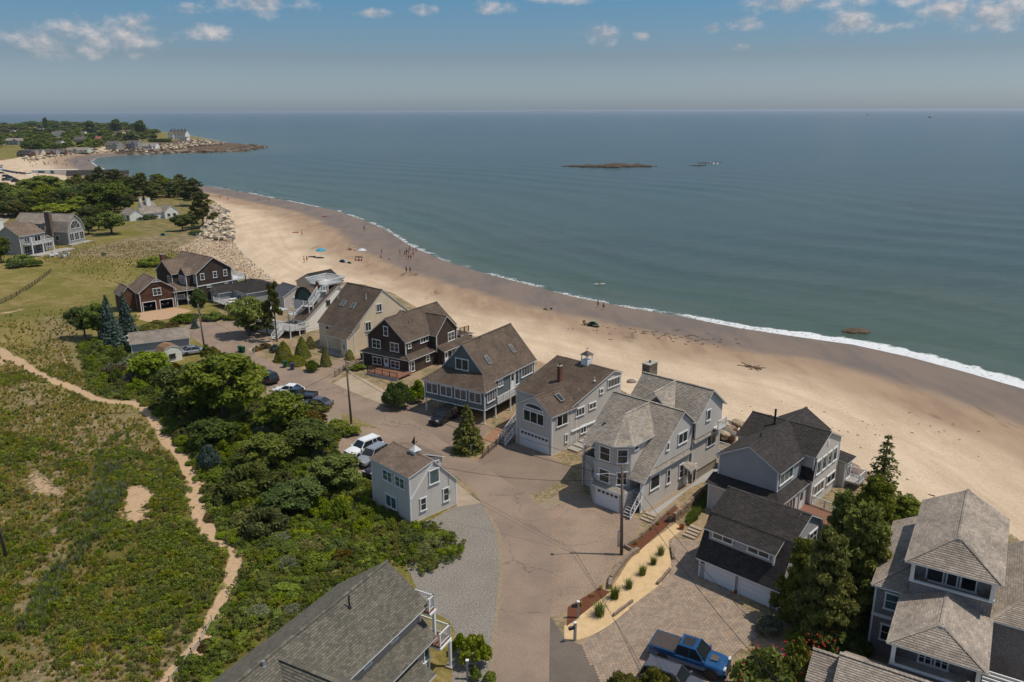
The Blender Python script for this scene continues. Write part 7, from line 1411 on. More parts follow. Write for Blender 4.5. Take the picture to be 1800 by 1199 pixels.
scatter('dune_grass', 'coarse grass on the meadow above the dune path', 'grass', dens_pts([(-160,520),(-60,440),(60,400),(150,425),(300,425),(345,440),(300,470),(215,500),(160,490),(60,450),(-40,470)], .6, 260000, 39, lambda X, Y: np.clip(sn(X, Y, 11, 29)*1.1+.1*sn(X, Y, 3, 28), 0, 1)*.8, .5, 1.0, 4), tuft)
reed = [tuft_mesh('tuft', m, n=34, seed=9+i, h=1.0, w=.05, lean=.5) for i, m in enumerate((GR_GREEN, LF_GREY))]
scatter('reeds', 'pale green reed bed running across the scrub at the left', 'reeds', dens_pts([(170,820),(215,820),(225,870),(190,930),(130,1010),(80,1110),(30,1110),(90,1010),(150,930)], .35, 60000, 36, lambda X, Y: np.clip(sn(X, Y, 4, 27)*1.2, 0, 1), .6, 1.1, 2), reed)
# tufts in the planting bed: one by one
TU = tuft_mesh('blades', GR_GREEN, n=260, h=1.0, w=.03, spread=.5, seed=77, lean=.75)
for i, (px, py, s, lb) in enumerate(((1162,975,.9,'first green grass clump, nearest the garage steps'), (1149,992,.8,'second green grass clump from the garage steps'), (1129,1010,.95,'third green grass clump from the garage steps'), (1105,1034,.9,'fourth green grass clump from the garage steps'), (1080,1052,1.15,'fifth green grass clump from the garage steps'), (1054,1082,1.25,'largest green grass clump, nearest the mailboxes'))):
    g = G(px, py); tag(link('grass_clump', TU, None, g, i*1.3, s), lb, 'plant', 'green grass clumps in the sand bed')
TS = tuft_mesh('blades', GR_TAN, n=90, h=.6, w=.04, spread=.4, seed=78)
for i, (px, py) in enumerate(((1174,904),(1157,922),(1143,931),(1126,945),(1117,957),(1056,1036),(1041,1049),(1022,1064))):
    tag(link('dry_plant', TS, None, G(px, py), i, .75), ('straw coloured plant in the upper mulch bed' if i < 5 else 'straw coloured plant in the lower mulch bed'), 'plant', 'dry plants, upper mulch bed' if i < 5 else 'dry plants, lower mulch bed')
TG = tuft_mesh('blades', GR_GREEN, n=80, h=.55, w=.04, spread=.4, seed=79)
scatter('grass_strip', 'green grass strip above the stone retaining wall', 'grass', dens_pts([(1205,918),(1212,905),(1243,868),(1250,870),(1222,915),(1210,925)], .22, 6000, 38, lambda X, Y: np.ones(len(X)), .7, 1.1, 1), [TG])
fl = MB(); 
for (cx, cy, n_, nm) in ((1345,1165,46,'a'), (1405,1140,60,'b')):
    g = G(cx, cy+45); fm = MB(); rs = random.Random(cx)
    for _ in range(n_): x, y, z = rs.gauss(0, 1.3), rs.gauss(0, 1.0), rs.uniform(1.3, 2.6); fm.lathe([(0, .07), (.08, .03), (.03, -.03), (0, -.04)], (x, y, z), 6)
    o = link('rose_flowers', fm.mesh('rose_flowers', mat('red_petals', lin(170, 30, 32))), None, g); tag(o, 'red rose blossoms over the bush beside the blue pickup' if nm == 'a' else 'red rose blossoms over the bush under the pines', 'flowers', kind='stuff')
# ------------------------------------------------------------ vehicles
TYRE = mat('tyre_rubber', (.018, .018, .018), .85); RIM = mat('wheel_rim', (.35, .35, .36), .3, .8); CGL = mat('car_glass', (.018, .022, .024), .04, spec=.7, var=.1); CHR = mat('chrome', (.6, .6, .6), .15, 1.0); LENS = mat('lamp_lens', (.6, .6, .58), .1, spec=.8); RED = mat('tail_lens', (.3, .01, .01), .2)
def paint(name, c): return mat(name, c, .25, .25, var=.03, scale=1, spec=.5, coat=.8)
def loft(mb, secs, m=0, close=True):
    n = len(secs[0]); k = len(mb.v)
    for s in secs: mb.v.extend(s)
    for i in range(len(secs)-1):
        for j in range(n-1):
            mb.f.append((k+i*n+j, k+(i+1)*n+j, k+(i+1)*n+j+1, k+i*n+j+1)); mb.m.append(m); mb.uv.append([(0, 0)]*4)
    if close:
        for i in (0, len(secs)-1):
            f = tuple(k+i*n+j for j in range(n)); mb.f.append(f if i else f[::-1]); mb.m.append(m); mb.uv.append([(0, 0)]*n)
def bsec(x, w, zb, zt, cr=.12):
    pts = [(-w*.9, zb), (-w, zb+.12), (-w*1.01, (zb+zt)*.5+.05), (-w*.97, zt-cr), (-w*.88, zt-.02), (-w*.4, zt+.02), (0, zt+.03)]
    return [(x, y, z) for y, z in pts]+[(x, -y, z) for y, z in pts[:-1][::-1]]
def make_car(kind, pm, label, loc, rot, cat='car', group=None, name='parked_car', scale=1.0, extra=None):
    K = {'suv': dict(L=4.75, W=.94, zb=.33, st=[(-1,.78,.62,.98),(-.985,.94,.42,1.05),(-.9,1,.34,1.1),(-.4,1,.33,1.08),(.1,1,.33,1.06),(.42,1,.33,1.05),(.6,.98,.34,1.02),(.85,.94,.36,.92),(.97,.84,.42,.78),(1,.7,.5,.66)], cab=[(-2.28,-2.0),(.98,.35)], zt=1.72, wh=.36, wx=(-1.42,1.42)),
         'sedan': dict(L=4.7, W=.91, zb=.3, st=[(-1,.78,.55,.88),(-.97,.94,.4,.95),(-.8,1,.32,.98),(-.4,1,.3,.95),(.1,1,.3,.93),(.4,1,.3,.92),(.6,.98,.32,.88),(.85,.93,.34,.76),(.97,.84,.4,.64),(1,.7,.46,.56)], cab=[(-1.85,-1.1),(1.0,.2)], zt=1.42, wh=.33, wx=(-1.38,1.4)),
         'pickup': dict(L=5.85, W=1.02, zb=.5, st=[(-1,.95,.6,1.2),(-.99,1,.5,1.24),(-.5,1,.48,1.24),(-.1,1,.48,1.22),(.3,1,.48,1.22),(.36,1,.48,1.2),(.5,.99,.48,1.18),(.8,.97,.5,1.12),(.95,.92,.5,1.0),(1,.84,.56,.9)], cab=[(-.85,-.72),(1.35,.62)], zt=1.92, wh=.44, wx=(-1.75,1.85))}[kind]
    t = thing(name, label, cat, loc, rot, group, scale); H = K['L']/2
    mb = MB(); loft(mb, [bsec(x*H, K['W']*w, a, b) for x, w, a, b in K['st']]); (rb, rt), (fb, ft_) = K['cab']; zl = K['st'][4][3]-.02; zt = K['zt']; W_ = K['W']
    mb.ext([(rt+.02, -W_*.72, zt-.05), (ft_, -W_*.72, zt-.05), (ft_, W_*.72, zt-.05), (rt+.02, W_*.72, zt-.05)], (0, 0, .06)); mb.ext([(rt+.12, -W_*.6, zt), (ft_-.15, -W_*.6, zt), (ft_-.15, W_*.6, zt), (rt+.12, W_*.6, zt)], (0, 0, .035))
    for sy in (-1, 1):
        for (xb, xt) in ((rb, rt), (fb, ft_)): mb.bar((xb, sy*W_*.9, zl), (xt, sy*W_*.73, zt-.02), .09, .07)
        m_ = (rb+fb)/2-.1; mb.bar((m_, sy*W_*.92, zl), (m_, sy*W_*.745, zt-.02), .09, .05)
        if kind == 'suv': mb.bar((rb+.75, sy*W_*.92, zl), (rt+.7, sy*W_*.745, zt-.02), .09, .05); mb.bar((rt+.2, sy*W_*.66, zt+.06), (ft_-.2, sy*W_*.66, zt+.06), .04, .04)
        mb.box(ft_+.55, sy*W_*1.0-.09, zl, ft_+.72, sy*W_*1.0+.09+.04*sy, zl+.16)
    if kind == 'pickup':
        for sy in (-1, 1): mb.box(-H+.04, sy*W_*.97-.05, 1.1, rb-.02, sy*W_*.97+.05, 1.34)
        mb.box(-H+.0, -W_*.95, 1.1, -H+.09, W_*.95, 1.32)
    mb.build('body', pm, t)
    gb = MB(); e = .015
    q = [(rb, W_*.9), (fb, W_*.9)]; gl = lambda x, y, z: (x, y, z)
    B4_ = [(rb+e, -W_*.9, zl), (fb-e, -W_*.9, zl), (fb-e, W_*.9, zl), (rb+e, W_*.9, zl)]; T4_ = [(rt+e, -W_*.73, zt-.04), (ft_-e, -W_*.73, zt-.04), (ft_-e, W_*.73, zt-.04), (rt+e, W_*.73, zt-.04)]
    for i in range(4): j = (i+1) % 4; gb.face([B4_[i], B4_[j], T4_[j], T4_[i]])
    gb.build('windows', CGL, t)
    if extra == 'sunroof':
        sb = MB(); sb.box(rt+.2, -W_*.5, zt+.03, ft_-.25, W_*.5, zt+.045); sb.build('sunroof', mat('sunroof_glass', (.03, .03, .032), .12), t)
        hb = MB(); hb.ext([(1.6, -.38, 1.262), (2.15, -.3, 1.235), (2.15, .3, 1.235), (1.6, .38, 1.262)], (0, 0, .012)); hb.build('hood_decal', mat('grey_decal', (.10, .08, .075), .5), t)
    if kind == 'pickup':
        cb = MB(); cb.box(-H+.1, -W_*.9, 1.3, rb-.03, W_*.9, 1.36) if extra == 'sunroof' else cb.box(-H+.1, -W_*.9, 1.245, rb-.03, W_*.9, 1.262); cb.build('bed_cover' if extra == 'sunroof' else 'bed_floor', mat('vinyl_cover', lin(72, 64, 60), .8) if extra == 'sunroof' else BLACKM, t)
    fz = K['st'][-3][3]-.15
    for sy in (-1, 1):
        lb = MB(); lb.box(H*.93, sy*W_*.66-.2, fz, H*.985, sy*W_*.66+.2, fz+.16); lb.build('headlight', LENS, t); lb = MB(); lb.box(-H*.995-.02, sy*W_*.82-.09, .8, -H*.97, sy*W_*.82+.09, 1.02); lb.build('tail_light', RED, t)
    gb = MB(); gb.box(H*.97, -W_*.45, .45, H*1.005, W_*.45, fz+.1, 0); gb.box(H*.95, -W_*.8, .34, H*1.01, W_*.8, .46, 0); gb.box(-H*1.01, -W_*.85, .42, -H*.97, W_*.85, .6, 0); gb.build('bumper', BLACKM, t)
    wm_ = WHL.setdefault(kind, None)
    if wm_ is None:
        r = K['wh']; wb = MB(); pr = [(r*.62, -.11), (r*.93, -.12), (r, -.08), (r, .08), (r*.93, .12), (r*.62, .11)]; wb.lathe(pr, n=20); tm = wb.mesh('tyre', TYRE, True); rb_ = MB(); rb_.lathe([(.0, .06), (r*.2, .07), (r*.22, .03), (r*.62, .03), (r*.64, .1), (r*.64, -.1), (0, -.1)], n=20)
        for i in range(5): a = i*2*math.pi/5; rb_.bar((0, 0, .06), (r*.6*math.cos(a), r*.6*math.sin(a), .05), .07, .05)
        ab = MB(); ab.lathe([(r*1.14, 0), (r*1.14, .012), (0, .012)], n=22); wm_ = WHL[kind] = (tm, rb_.mesh('rim', RIM), ab.mesh('wheel_arch', BLACKM), r)
    tm, rm, am, r = wm_
    for x in K['wx']:
        for sy in (-1, 1):
            w = link('wheel', tm, t, (x, sy*(W_-.1), r)); w.rotation_euler = (-sy*math.pi/2, 0, 0); link('rim', rm, w)
            a = link('wheel_arch', am, t, (x, sy*(W_*1.005), r+.03)); a.rotation_euler = (-sy*math.pi/2, 0, 0)
    return t
WHL = {}
P_BLUE = paint('blue_car_paint', (.008, .075, .2)); P_WHITE = mat('white_car_paint', (.8, .8, .79), .3, 0, var=.02, scale=1, spec=.5, coat=.3); P_SILVER = paint('silver_car_paint', (.33, .34, .35)); P_BLACK = paint('black_car_paint', (.012, .013, .015)); P_NAVY = paint('navy_car_paint', (.015, .02, .035)); P_GREY = paint('grey_car_paint', (.10, .10, .11)); P_RED = paint('red_car_paint', (.25, .02, .02)); P_MAROON = paint('dark_maroon_car_paint', (.03, .016, .016))
def gp(px, py, z=0): a = P(px, py, z); return (a[0], a[1], 0.012)
D_ = math.radians
c0 = P(1166, 1169); c1 = P(1243, 1195); aa = math.atan2(c1[1]-c0[1], c1[0]-c0[0]); mx, my = (c0[0]+c1[0])/2, (c0[1]+c1[1])/2
BT = (mx-math.sin(aa)*1.0, my+math.cos(aa)*1.0, .05); make_car('pickup', P_BLUE, 'bright blue pickup truck with black bed cover and sunroof on the paver drive', BT, aa, 'pickup truck', name='pickup_truck', extra='sunroof')
make_car('suv', P_GREY, 'dark grey car cut by the bottom edge beside the blue pickup', (mx+math.sin(aa)*1.75+.35*math.cos(aa)-.7, my-math.cos(aa)*1.75-.3, .05), aa, 'car')
make_car('suv', P_WHITE, 'white SUV parked beyond the small cottage, furthest from it', gp(640, 797), D_(229), 'car', 'cars parked beside the cottage', scale=1.04)
make_car('suv', P_SILVER, 'silver SUV parked between the white SUV and the cottage', gp(655, 811), D_(239), 'car', 'cars parked beside the cottage', extra=None)
make_car('pickup', P_MAROON, 'dark maroon pickup half hidden behind the cottage corner', gp(673, 830), D_(239), 'pickup truck', name='pickup_truck', scale=.92)
make_car('suv', P_BLACK, 'black SUV nosed out from under the teal house', gp(780, 740), D_(238), 'car')
make_car('suv', P_BLACK, 'black SUV on the shoulder by the largest thicket tree', gp(468, 671), D_(139), 'car')
make_car('sedan', P_WHITE, 'white sedan parked between the thicket and the dark pickup', gp(508, 692), D_(167), 'car')
make_car('pickup', P_NAVY, 'dark navy pickup backed toward the street with open bed', gp(522, 705), D_(167), 'pickup truck', name='pickup_truck')
make_car('sedan', P_GREY, 'dark car sunk behind the reddish-brown shrub', gp(556, 716), D_(165), 'car')
make_car('sedan', P_SILVER, 'silver sedan beside the tiny white shed', gp(342, 622), D_(30), 'car')
make_car('sedan', P_WHITE, 'white car behind the low grey outbuilding', gp(236, 602), D_(60), 'car')
for i, u in enumerate((1.7, 5.2)):
    a = math.radians(41.7); make_car('suv', P_GREY if i else P_BLACK, ['car in the left bay of the brown garage', 'car in the right bay of the brown garage'][i], (-76.8+u*math.cos(a)-3.4*math.sin(a)*1, 160.5+u*math.sin(a)+3.4*math.cos(a), .04), a-math.pi/2, 'car')
# row along the far beach: one of each colour, then copies
def far_proto(pm): return make_car('suv', pm, 'x', (0, 0, 0), 0, 'car')
FC = [far_proto(p_) for p_ in (P_WHITE, P_SILVER, P_BLACK, P_NAVY, P_RED, P_GREY)]; FN = ['white', 'silver', 'black', 'navy', 'red', 'grey']
crv = [(31,279),(24,281),(17,284),(10,287),(5,290),(2,294),(5,298),(12,300.5),(20,302.5),(28,304),(36,305),(44,306),(52,307),(60,308)]
pts = []
for (a, b) in zip(crv, crv[1:]):
    A_, B_ = Vector(G2(*a)), Vector(G2(*b)); L_ = (B_-A_).length; n_ = max(1, int(L_/4.4))
    for i in range(n_): pts.append((A_.lerp(B_, i/n_), math.atan2((B_-A_).y, (B_-A_).x)))
used_ = set()
for p_, a_ in pts:
    i = R_.choices(range(6), [7, 4, 4, 2, 1, 3])[0]; lab = FN[i]+' car in the curved row parked along the far beach'
    if i in used_: clone(FC[i], (p_.x, p_.y, .1), a_+math.pi/2, 1.15, lab, FN[i]+' cars along the far beach')
    else: used_.add(i); FC[i].location = (p_.x, p_.y, .1); FC[i].rotation_euler = (0, 0, a_+math.pi/2); FC[i].scale = (1.15,)*3; FC[i]['label'] = lab; FC[i]['group'] = FN[i]+' cars along the far beach'
for j, (px, py) in enumerate(((4,305),(13,310.5),(19,314),(13,317.5),(30,320))):
    i = (2, 3, 2, 5, 2)[j]; g = G(px, py); clone(FC[i], (g.x, g.y, .1), .3, 1.2, ['lone dark car at the left of the beach road', 'navy car on the beach road', 'dark car right of the navy one', 'grey car below the navy one', 'dark car nearest the wood on the beach road'][j], None)
for f in FC:
    if f.get('label') == 'x':
        for c in list(f.children):
            for q in list(c.children): bpy.data.objects.remove(q)
            bpy.data.objects.remove(c)
        bpy.data.objects.remove(f)
# ------------------------------------------------------------ poles and wires
def pole(px, py, h, label, arms=True, lean=(0, 0)):
    g = G(px, py); t = thing('utility_pole', label, 'pole', g); mb = MB(); mb.tube([(0, 0, -.3), (lean[0]*.5, lean[1]*.5, h*.5), (lean[0], lean[1], h)], .16, 10, r2=.1); mb.build('mast', WOODP, t, True)
    if arms:
        mb = MB(); mb.tube([(lean[0]+.22, lean[1], h-1.7), (lean[0]+.22, lean[1], h-1.1)], .07, 8); mb.build('insulator', GALV, t); mb = MB(); mb.box(lean[0]-.1, lean[1]-.5, h-.95, lean[0]+.1, lean[1]+.5, h-.82); mb.build('crossarm', WOODP, t)
    return g+Vector((lean[0], lean[1], h))
T3 = pole(1092.5, 975, 9.2, 'utility pole with the curved street lamp arm at the mulch bed', False, (-.25, 0)); T2 = pole(618, 747, 9.0, 'plain utility pole at the edge of the thicket mid street', True, (-.2, 0)); T1 = pole(361, 622, 8.8, 'utility pole beside the tiny white shed', True, (-.3, 0)); T0 = pole(11, 981, 9, 'utility pole standing in scrub at the left edge', True, (-.3, 0))
b3 = G(1092.5, 975); lt = thing('street_lamp', 'curved silver street lamp arm bolted to the utility pole', 'street lamp', b3); mb = MB(); mb.tube([(-.25, 0, 7.6), (-.9, -.1, 8.25), (-1.6, -.15, 8.4), (-2.3, -.2, 8.35)], .04, 8); mb.build('arm', GALV, lt); mb = MB(); mb.lathe([(0, .1), (.16, .06), (.2, -.02), (.12, -.1), (0, -.12)], (-2.45, -.2, 8.33), 10); mb.build('lamp_head', GALV, lt)
mb = MB(); mb.box(-.42, -.2, .9, -.2, .2, 2.4); mb.tube([(-.2, .1, 2.4), (-.23, .1, 7.5)], .03, 6); mb.build('conduit_box', GALV, lt)
mtt = G(1087, 966)
def wire(a, b, sag, label, r=.018):
    a = Vector(a); b = Vector(b); n = 18; mb = MB(); mb.tube([a.lerp(b, i/n)-Vector((0, 0, 4*sag*(i/n)*(1-i/n))) for i in range(n+1)], r, 5, cap=False); tag(mb.build('power_line', BLACKM), label, 'wire')
Z_ = lambda v, z: Vector((v.x, v.y, v.z+z))
wire(Z_(T3, -.2), Z_(T2, -.2), 1.3, 'upper power line between street lamp pole and middle pole'); wire(Z_(T3, -1.3), Z_(T2, -1.5), 1.8, 'lower cable between street lamp pole and middle pole', .026); wire(Z_(T2, -.2), Z_(T1, -.2), 1.0, 'upper power line between middle pole and shed pole'); wire(Z_(T2, -1.5), Z_(T1, -1.5), 1.3, 'lower cable between middle pole and shed pole', .024); wire(Z_(T2, -.9), T0+Vector((0, 0, -.5)), 2.0, 'pale cable crossing above the thicket')
wire(Z_(T3, -.2), Vector((16.5, 38, 9.5)), .9, 'power line from the lamp pole over the blue pickup'); wire(Z_(T3, -1.0), Vector((15.2, 38, 8.6)), 1.0, 'second power line from the lamp pole over the pickup', .022); wire(Z_(T1, -.2), Vector((-130, 190, 8)), 1.0, 'power line leading away from the shed pole'); wire(T3+Vector((0, 0, -1.5)), Vector((-8.0, 74.2, 5.4)), .7, 'service cable from the lamp pole to the cottage')
# ------------------------------------------------------------ street furniture
def bin_(px, py, c, label, rot=0):
    m = mat('bin_'+c, {'green': lin(30, 84, 62), 'blue': lin(52, 62, 98)}[c], .5); t = thing('wheelie_bin', label, 'bin', gp(px, py), rot, 'wheeled bins at the kerb'); mb = MB(); mb.ext([(-.24, -.26, .08), (.24, -.26, .08), (.24, .26, .08), (-.24, .26, .08)], (0, 0, .02)); k = len(mb.v)
    lo = [(-.22, -.24, .06), (.22, -.24, .06), (.22, .24, .06), (-.22, .24, .06)]; hi = [(-.31, -.36, 1.0), (.31, -.36, 1.0), (.31, .36, 1.0), (-.31, .36, 1.0)]
    for i in range(4): mb.face([lo[i], lo[(i+1) % 4], hi[(i+1) % 4], hi[i]])
    mb.build('body', m, t); mb = MB(); mb.ext([(-.34, -.38, 1.0), (.34, -.38, 1.0), (.34, .4, 1.0), (-.34, .4, 1.0)], (0, 0, .05)); mb.ext([(-.3, -.3, 1.05), (.3, -.3, 1.05), (.3, .36, 1.05), (-.3, .36, 1.05)], (0, -.02, .04)); mb.build('lid', m, t)
    for s in (-1, 1): mb = MB(); mb.tube([(s*.3-.03, .3, .12), (s*.3+.03, .3, .12)], .12, 12); mb.build('wheel', TYRE, t)
bin_(422, 619, 'green', 'left green wheeled bin at the far kerb', .5); bin_(428, 620, 'green', 'right green wheeled bin at the far kerb', .5); bin_(501, 646, 'green', 'green wheeled bin beside the blue one', .5); bin_(514, 650, 'blue', 'blue wheeled bin by the yellow-green mound', .5); bin_(637, 632, 'green', 'green wheeled bin against the tan house corner', .2)
def post_box(px, py, label, h=1.35, rot=0, box=True):
    t = thing('mailbox', label, 'mailbox', gp(px, py), rot); mb = MB(); mb.box(-.09, -.09, 0, .09, .09, h); mb.build('post', mat('grey_post', lin(150, 146, 138), .8), t)
    mb = MB(); mb.box(-.12, -.12, h, .12, .12, h+.05); mb.build('post_cap', WHITE, t)
    if box:
        mb = MB(); k = 8; mb.ext([(-.55, .1*math.cos(math.pi*i/k)*1.0, h-.32+.1*math.sin(math.pi*i/k)+.0) for i in range(k+1)]+[(-.55, -.1, h-.5), (-.55, .1, h-.5)], (.48, 0, 0)); mb.build('box', BLACKM, t)
post_box(1016, 1086, 'upper mailbox post at the end of the mulch bed', 1.5); post_box(1010.5, 1126, 'lower mailbox post at the corner of the sand bed', 1.6, .4); post_box(822, 1194, 'mailbox post beside the white porch', 1.6, math.pi); post_box(543, 652, 'white post without a box by the garden path', 1.1, box=False); post_box(447, 621, 'white post without a box at the flowered garden corner', 1.1, box=False); post_box(828, 800, 'grey post at the foot of the rounded spruce', 1.3, box=False)
def fence(pts, h, label, cat='fence', n=3, step=1.8, m=None, name='fence', r=.05):
    m = m or mat('weathered_fence_wood', lin(122, 104, 84), .9, var=.2); w = [G(*p) for p in pts]; t = thing(name, label, cat, w[0]); o = w[0]
    rb = {}
    for a, b in zip(w, w[1:]):
        L_ = (b-a).length; k = max(1, round(L_/step)); d = (b-a)/k
        for i in range(k+1):
            p = a+d*i-o; mb = MB(); mb.box(-r, -r, -.1, r, r, h+.08); link('post', mb.mesh('post', m), t, p)
        for i in range(k):
            for j in range(n): mb = MB(); mb.bar(a+d*i-o+Vector((0, 0, h*(j+.6)/n)), a+d*(i+1)-o+Vector((0, 0, h*(j+.6)/n)), .04, .11); mb.build('rail', m, t)
fence([(589, 663), (612, 648), (640, 636)], 1.0, 'weathered three-rail fence between driveway and concrete pad', step=1.7)
fence([(848, 806), (858, 797), (872, 785), (886, 770)], .9, 'wire and post fence between rounded spruce and white stairs', step=1.6, m=mat('brown_fence', lin(104, 84, 66)))
fence([(298,1199),(321,1172),(336,1150),(352,1132),(362,1112),(372,1092)], .5, 'pale fallen rail fence along the end of the sandy path', n=2, step=2.6, m=mat('bleached_wood', lin(186, 172, 150), .9), r=.04)
fence([(0,535),(30,520),(62,500),(90,478)], .9, 'dark slatted sand fence crossing the upper dune', n=3, step=2.2, m=mat('dark_fence_wood', lin(78, 66, 58), .95))
fence([(607,768),(612,757),(620,753)], .7, 'two rails of pale wood beside the middle utility pole', n=2, step=1.6, m=mat('bleached_wood', lin(186, 172, 150), .9))
mb = MB(); a, b = G(276, 857), G(314, 850); mb.tube([a+Vector((0, 0, .12)), (a+b)/2+Vector((0, 0, .16)), b+Vector((0, 0, .1))], .11, 8); tag(mb.build('driftwood_log', mat('bleached_wood', lin(186, 172, 150), .9), None, True), 'pale bleached log lying beside the sandy path', 'log')
# ------------------------------------------------------------ stones
def rock_mesh(seed, m, sub=2):
    bm = bmesh.new(); bmesh.ops.create_icosphere(bm, subdivisions=sub, radius=1); rs = random.Random(seed); o = Vector((rs.uniform(0, 50), rs.uniform(0, 50), 0))
    pl = [(Vector((rs.gauss(0, 1), rs.gauss(0, 1), rs.gauss(0, 1))).normalized(), rs.uniform(.6, .88)) for _ in range(7)]
    for v in bm.verts:
        v.co *= 1+.25*mnoise.noise(v.co*1.1+o)
        for n, d in pl:
            k = v.co.dot(n)-d
            if k > 0: v.co -= n*k*.9
        v.co.x *= 1.25; v.co.z *= .75
    me = bpy.data.meshes.new('rock'); bm.to_mesh(me); bm.free(); me.materials.append(m); return me
RKT = mat('tan_granite', lin(168, 148, 122), .9, var=.3, scale=1.2, bump=.4, bscale=4, objvar=.25); RKG = mat('grey_granite', lin(128, 118, 106), .9, var=.3, scale=1.2, bump=.4, bscale=4, objvar=.25); RKD = mat('dark_wet_rock', lin(84, 68, 48), .8, var=.4, scale=.8, bump=.5, objvar=.2); RKR = mat('reddish_granite', lin(142, 116, 98), .9, var=.3, scale=1.2, objvar=.2); RKP = mat('pale_boulder', lin(200, 182, 154), .9, var=.2, scale=1, objvar=.2)
RM = [rock_mesh(i, m) for i, m in enumerate((RKT, RKG, RKT, RKR, RKG))]
rs = random.Random(4)
for i in range(24):
    g = Vector(P(1268+rs.uniform(-4, 40), 772-rs.uniform(0, 18)-6*(i % 2), .6)); o = link('boulder', RM[i % 5], None, (g.x, g.y, .35+rs.uniform(0, .8)), rs.uniform(0, 6), (rs.uniform(.45, .8),)*3); tag(o, ['tan', 'grey', 'tan', 'reddish', 'grey'][i % 5]+' boulder piled between the turret house and the black roofed house', 'boulder', 'boulders between the houses, '+['tan', 'grey', 'tan', 'reddish', 'grey'][i % 5])
for i, (px, py, s, lb) in enumerate(((1497,832,1.2,'large reddish boulder beside the beach corner of the black roofed house'), (1510,838,1.0,'second boulder from the black roofed house on the sand'), (1505,846,.7,'small boulder in front of the large reddish one'), (1524,843,.9,'flat boulder left of the lone spruce'), (1536,848,.7,'small boulder at the trunk of the lone spruce'), (1518,852,.6,'lowest boulder on the sand by the shrubs'), (1110,672,.6,'stone on the beach behind the cupola house'), (963,545,.5,'lone stone on the open beach'))):
    tag(link('boulder', RM[3 if i < 4 else i % 5], None, G(px, py)+Vector((0, 0, s*.2)), i, s), lb, 'boulder')
far_r = [rock_mesh(50+i, m, 1) for i, m in enumerate((RKT, RKP, RKG, RKD, RKT))]
def rocks(name, label, poly, rmin, n, seed, s0, s1, meshes, z0=None, zr=.0, dens=None):
    p = poisson(poly, rmin, n, seed); z = zg(p[:, 0], p[:, 1]) if z0 is None else np.full(len(p), z0); q = np.random.default_rng(seed); out = np.zeros((len(p), 7)); out[:, :2] = p; out[:, 2] = z+q.uniform(0, zr, len(p)); out[:, 3] = q.uniform(0, 6.28, len(p)); out[:, 4] = q.uniform(s0, s1, len(p))**1; out[:, 5] = q.integers(0, len(meshes), len(p)); out[:, 6] = q.uniform(-.6, .6, len(p)); return scatter(name, label, 'rocks', out, meshes)
pale = [rock_mesh(20+i, m, 1) for i, m in enumerate((RKP, RKT, RKP, RKG))]; dk = [rock_mesh(30+i, m, 1) for i, m in enumerate((RKD, RKD, RKG))]
rocks('riprap', 'bank of pale boulders between the lawn pines and the beach', [(372,362),(386,366),(400,374),(409,392),(413,410),(410,424),(392,424),(365,422),(352,412),(358,392)], 1.15, 9000, 51, .6, 1.25, pale, zr=1.0)
rocks('cobbles', 'grey cobbles spreading from the boulder bank down to the sand', [(330,428),(352,414),(412,426),(425,445),(455,470),(500,505),(470,508),(430,490),(400,468),(340,445),(300,440)], .55, 60000, 52, .12, .34, [rock_mesh(40+i, m, 1) for i, m in enumerate((RKG, RKP, RKG))])
rocks('riprap', 'pale boulder revetment along the headland shore', [(205,268),(205,262),(260,258),(330,252),(350,248),(372,250),(395,253),(380,256),(330,261),(280,266),(240,268.5)], 3.6, 30000, 53, 1.0, 2.1, far_r, zr=1.6)
rocks('riprap', 'pale boulders behind the far beach', [(40,280),(50,274),(80,272),(140,267),(205,264),(205,268),(140,270),(85,277),(60,283)], 3.2, 30000, 54, 1.0, 1.9, far_r, zr=.8)
rocks('reef', 'dark weed covered reef at the foot of the headland', [(225,272),(280,267),(340,262),(400,256),(440,255),(470,259),(452,262.5),(430,266),(390,267.5),(340,268.5),(290,270.5),(240,272.5)], 3.8, 60000, 55, 1.6, 4.2, dk, z0=-2.9)
def ledge(px0, px1, py, hpx, n, label, seed, dpx=5):
    pts = []; rs = random.Random(seed); g0 = P(px0, py, SEA); dep = g0[1]; t = thing('sea_rock', label, 'rock', P((px0+px1)/2, py, SEA)); c = Vector(t.location); mb = MB(); k = 0
    me = bpy.data.meshes.new('rock_mass'); bm = bmesh.new()
    for i in range(n):
        f = i/(n-1); px = px0+(px1-px0)*f+rs.uniform(-4, 4); e = math.sin(math.pi*min(.98, max(.02, f)))**.6*(1 if f > .5 else .7); p = Vector(P(px, py-rs.uniform(-.5, .5)*dpx*e, SEA))-c; s = hpx*dep/FPX*e*rs.uniform(.5, 1.2)+.3
        r = bmesh.ops.create_icosphere(bm, subdivisions=1, radius=1); q = Vector((rs.uniform(0, 9),)*3)
        for v in r['verts']: v.co *= 1+.4*mnoise.noise(v.co*1.3+q); v.co = Vector((v.co.x*s*rs.uniform(2.0, 2.2), v.co.y*s*2.2, v.co.z*s*.9))+p
    bm.to_mesh(me); bm.free(); me.materials.append(RKD); link('rock_mass', me, t); return t
ledge(988, 1150, 292.5, 4.2, 110, 'long dark rock ledge breaking the surface out in the bay', 61, 5); ledge(1214, 1240, 291, 1.0, 16, 'small low rock right of the long ledge', 62, 1); ledge(1228, 1266, 286.5, 1.2, 20, 'surf-washed rock furthest right in the bay', 63, 1)
ledge(1487, 1524, 583, 3.6, 26, 'brown rock in the shallows just off the beach', 64, 5)
mb = MB(); a, b = P(1236, 286, SEA), P(1262, 287, SEA); 
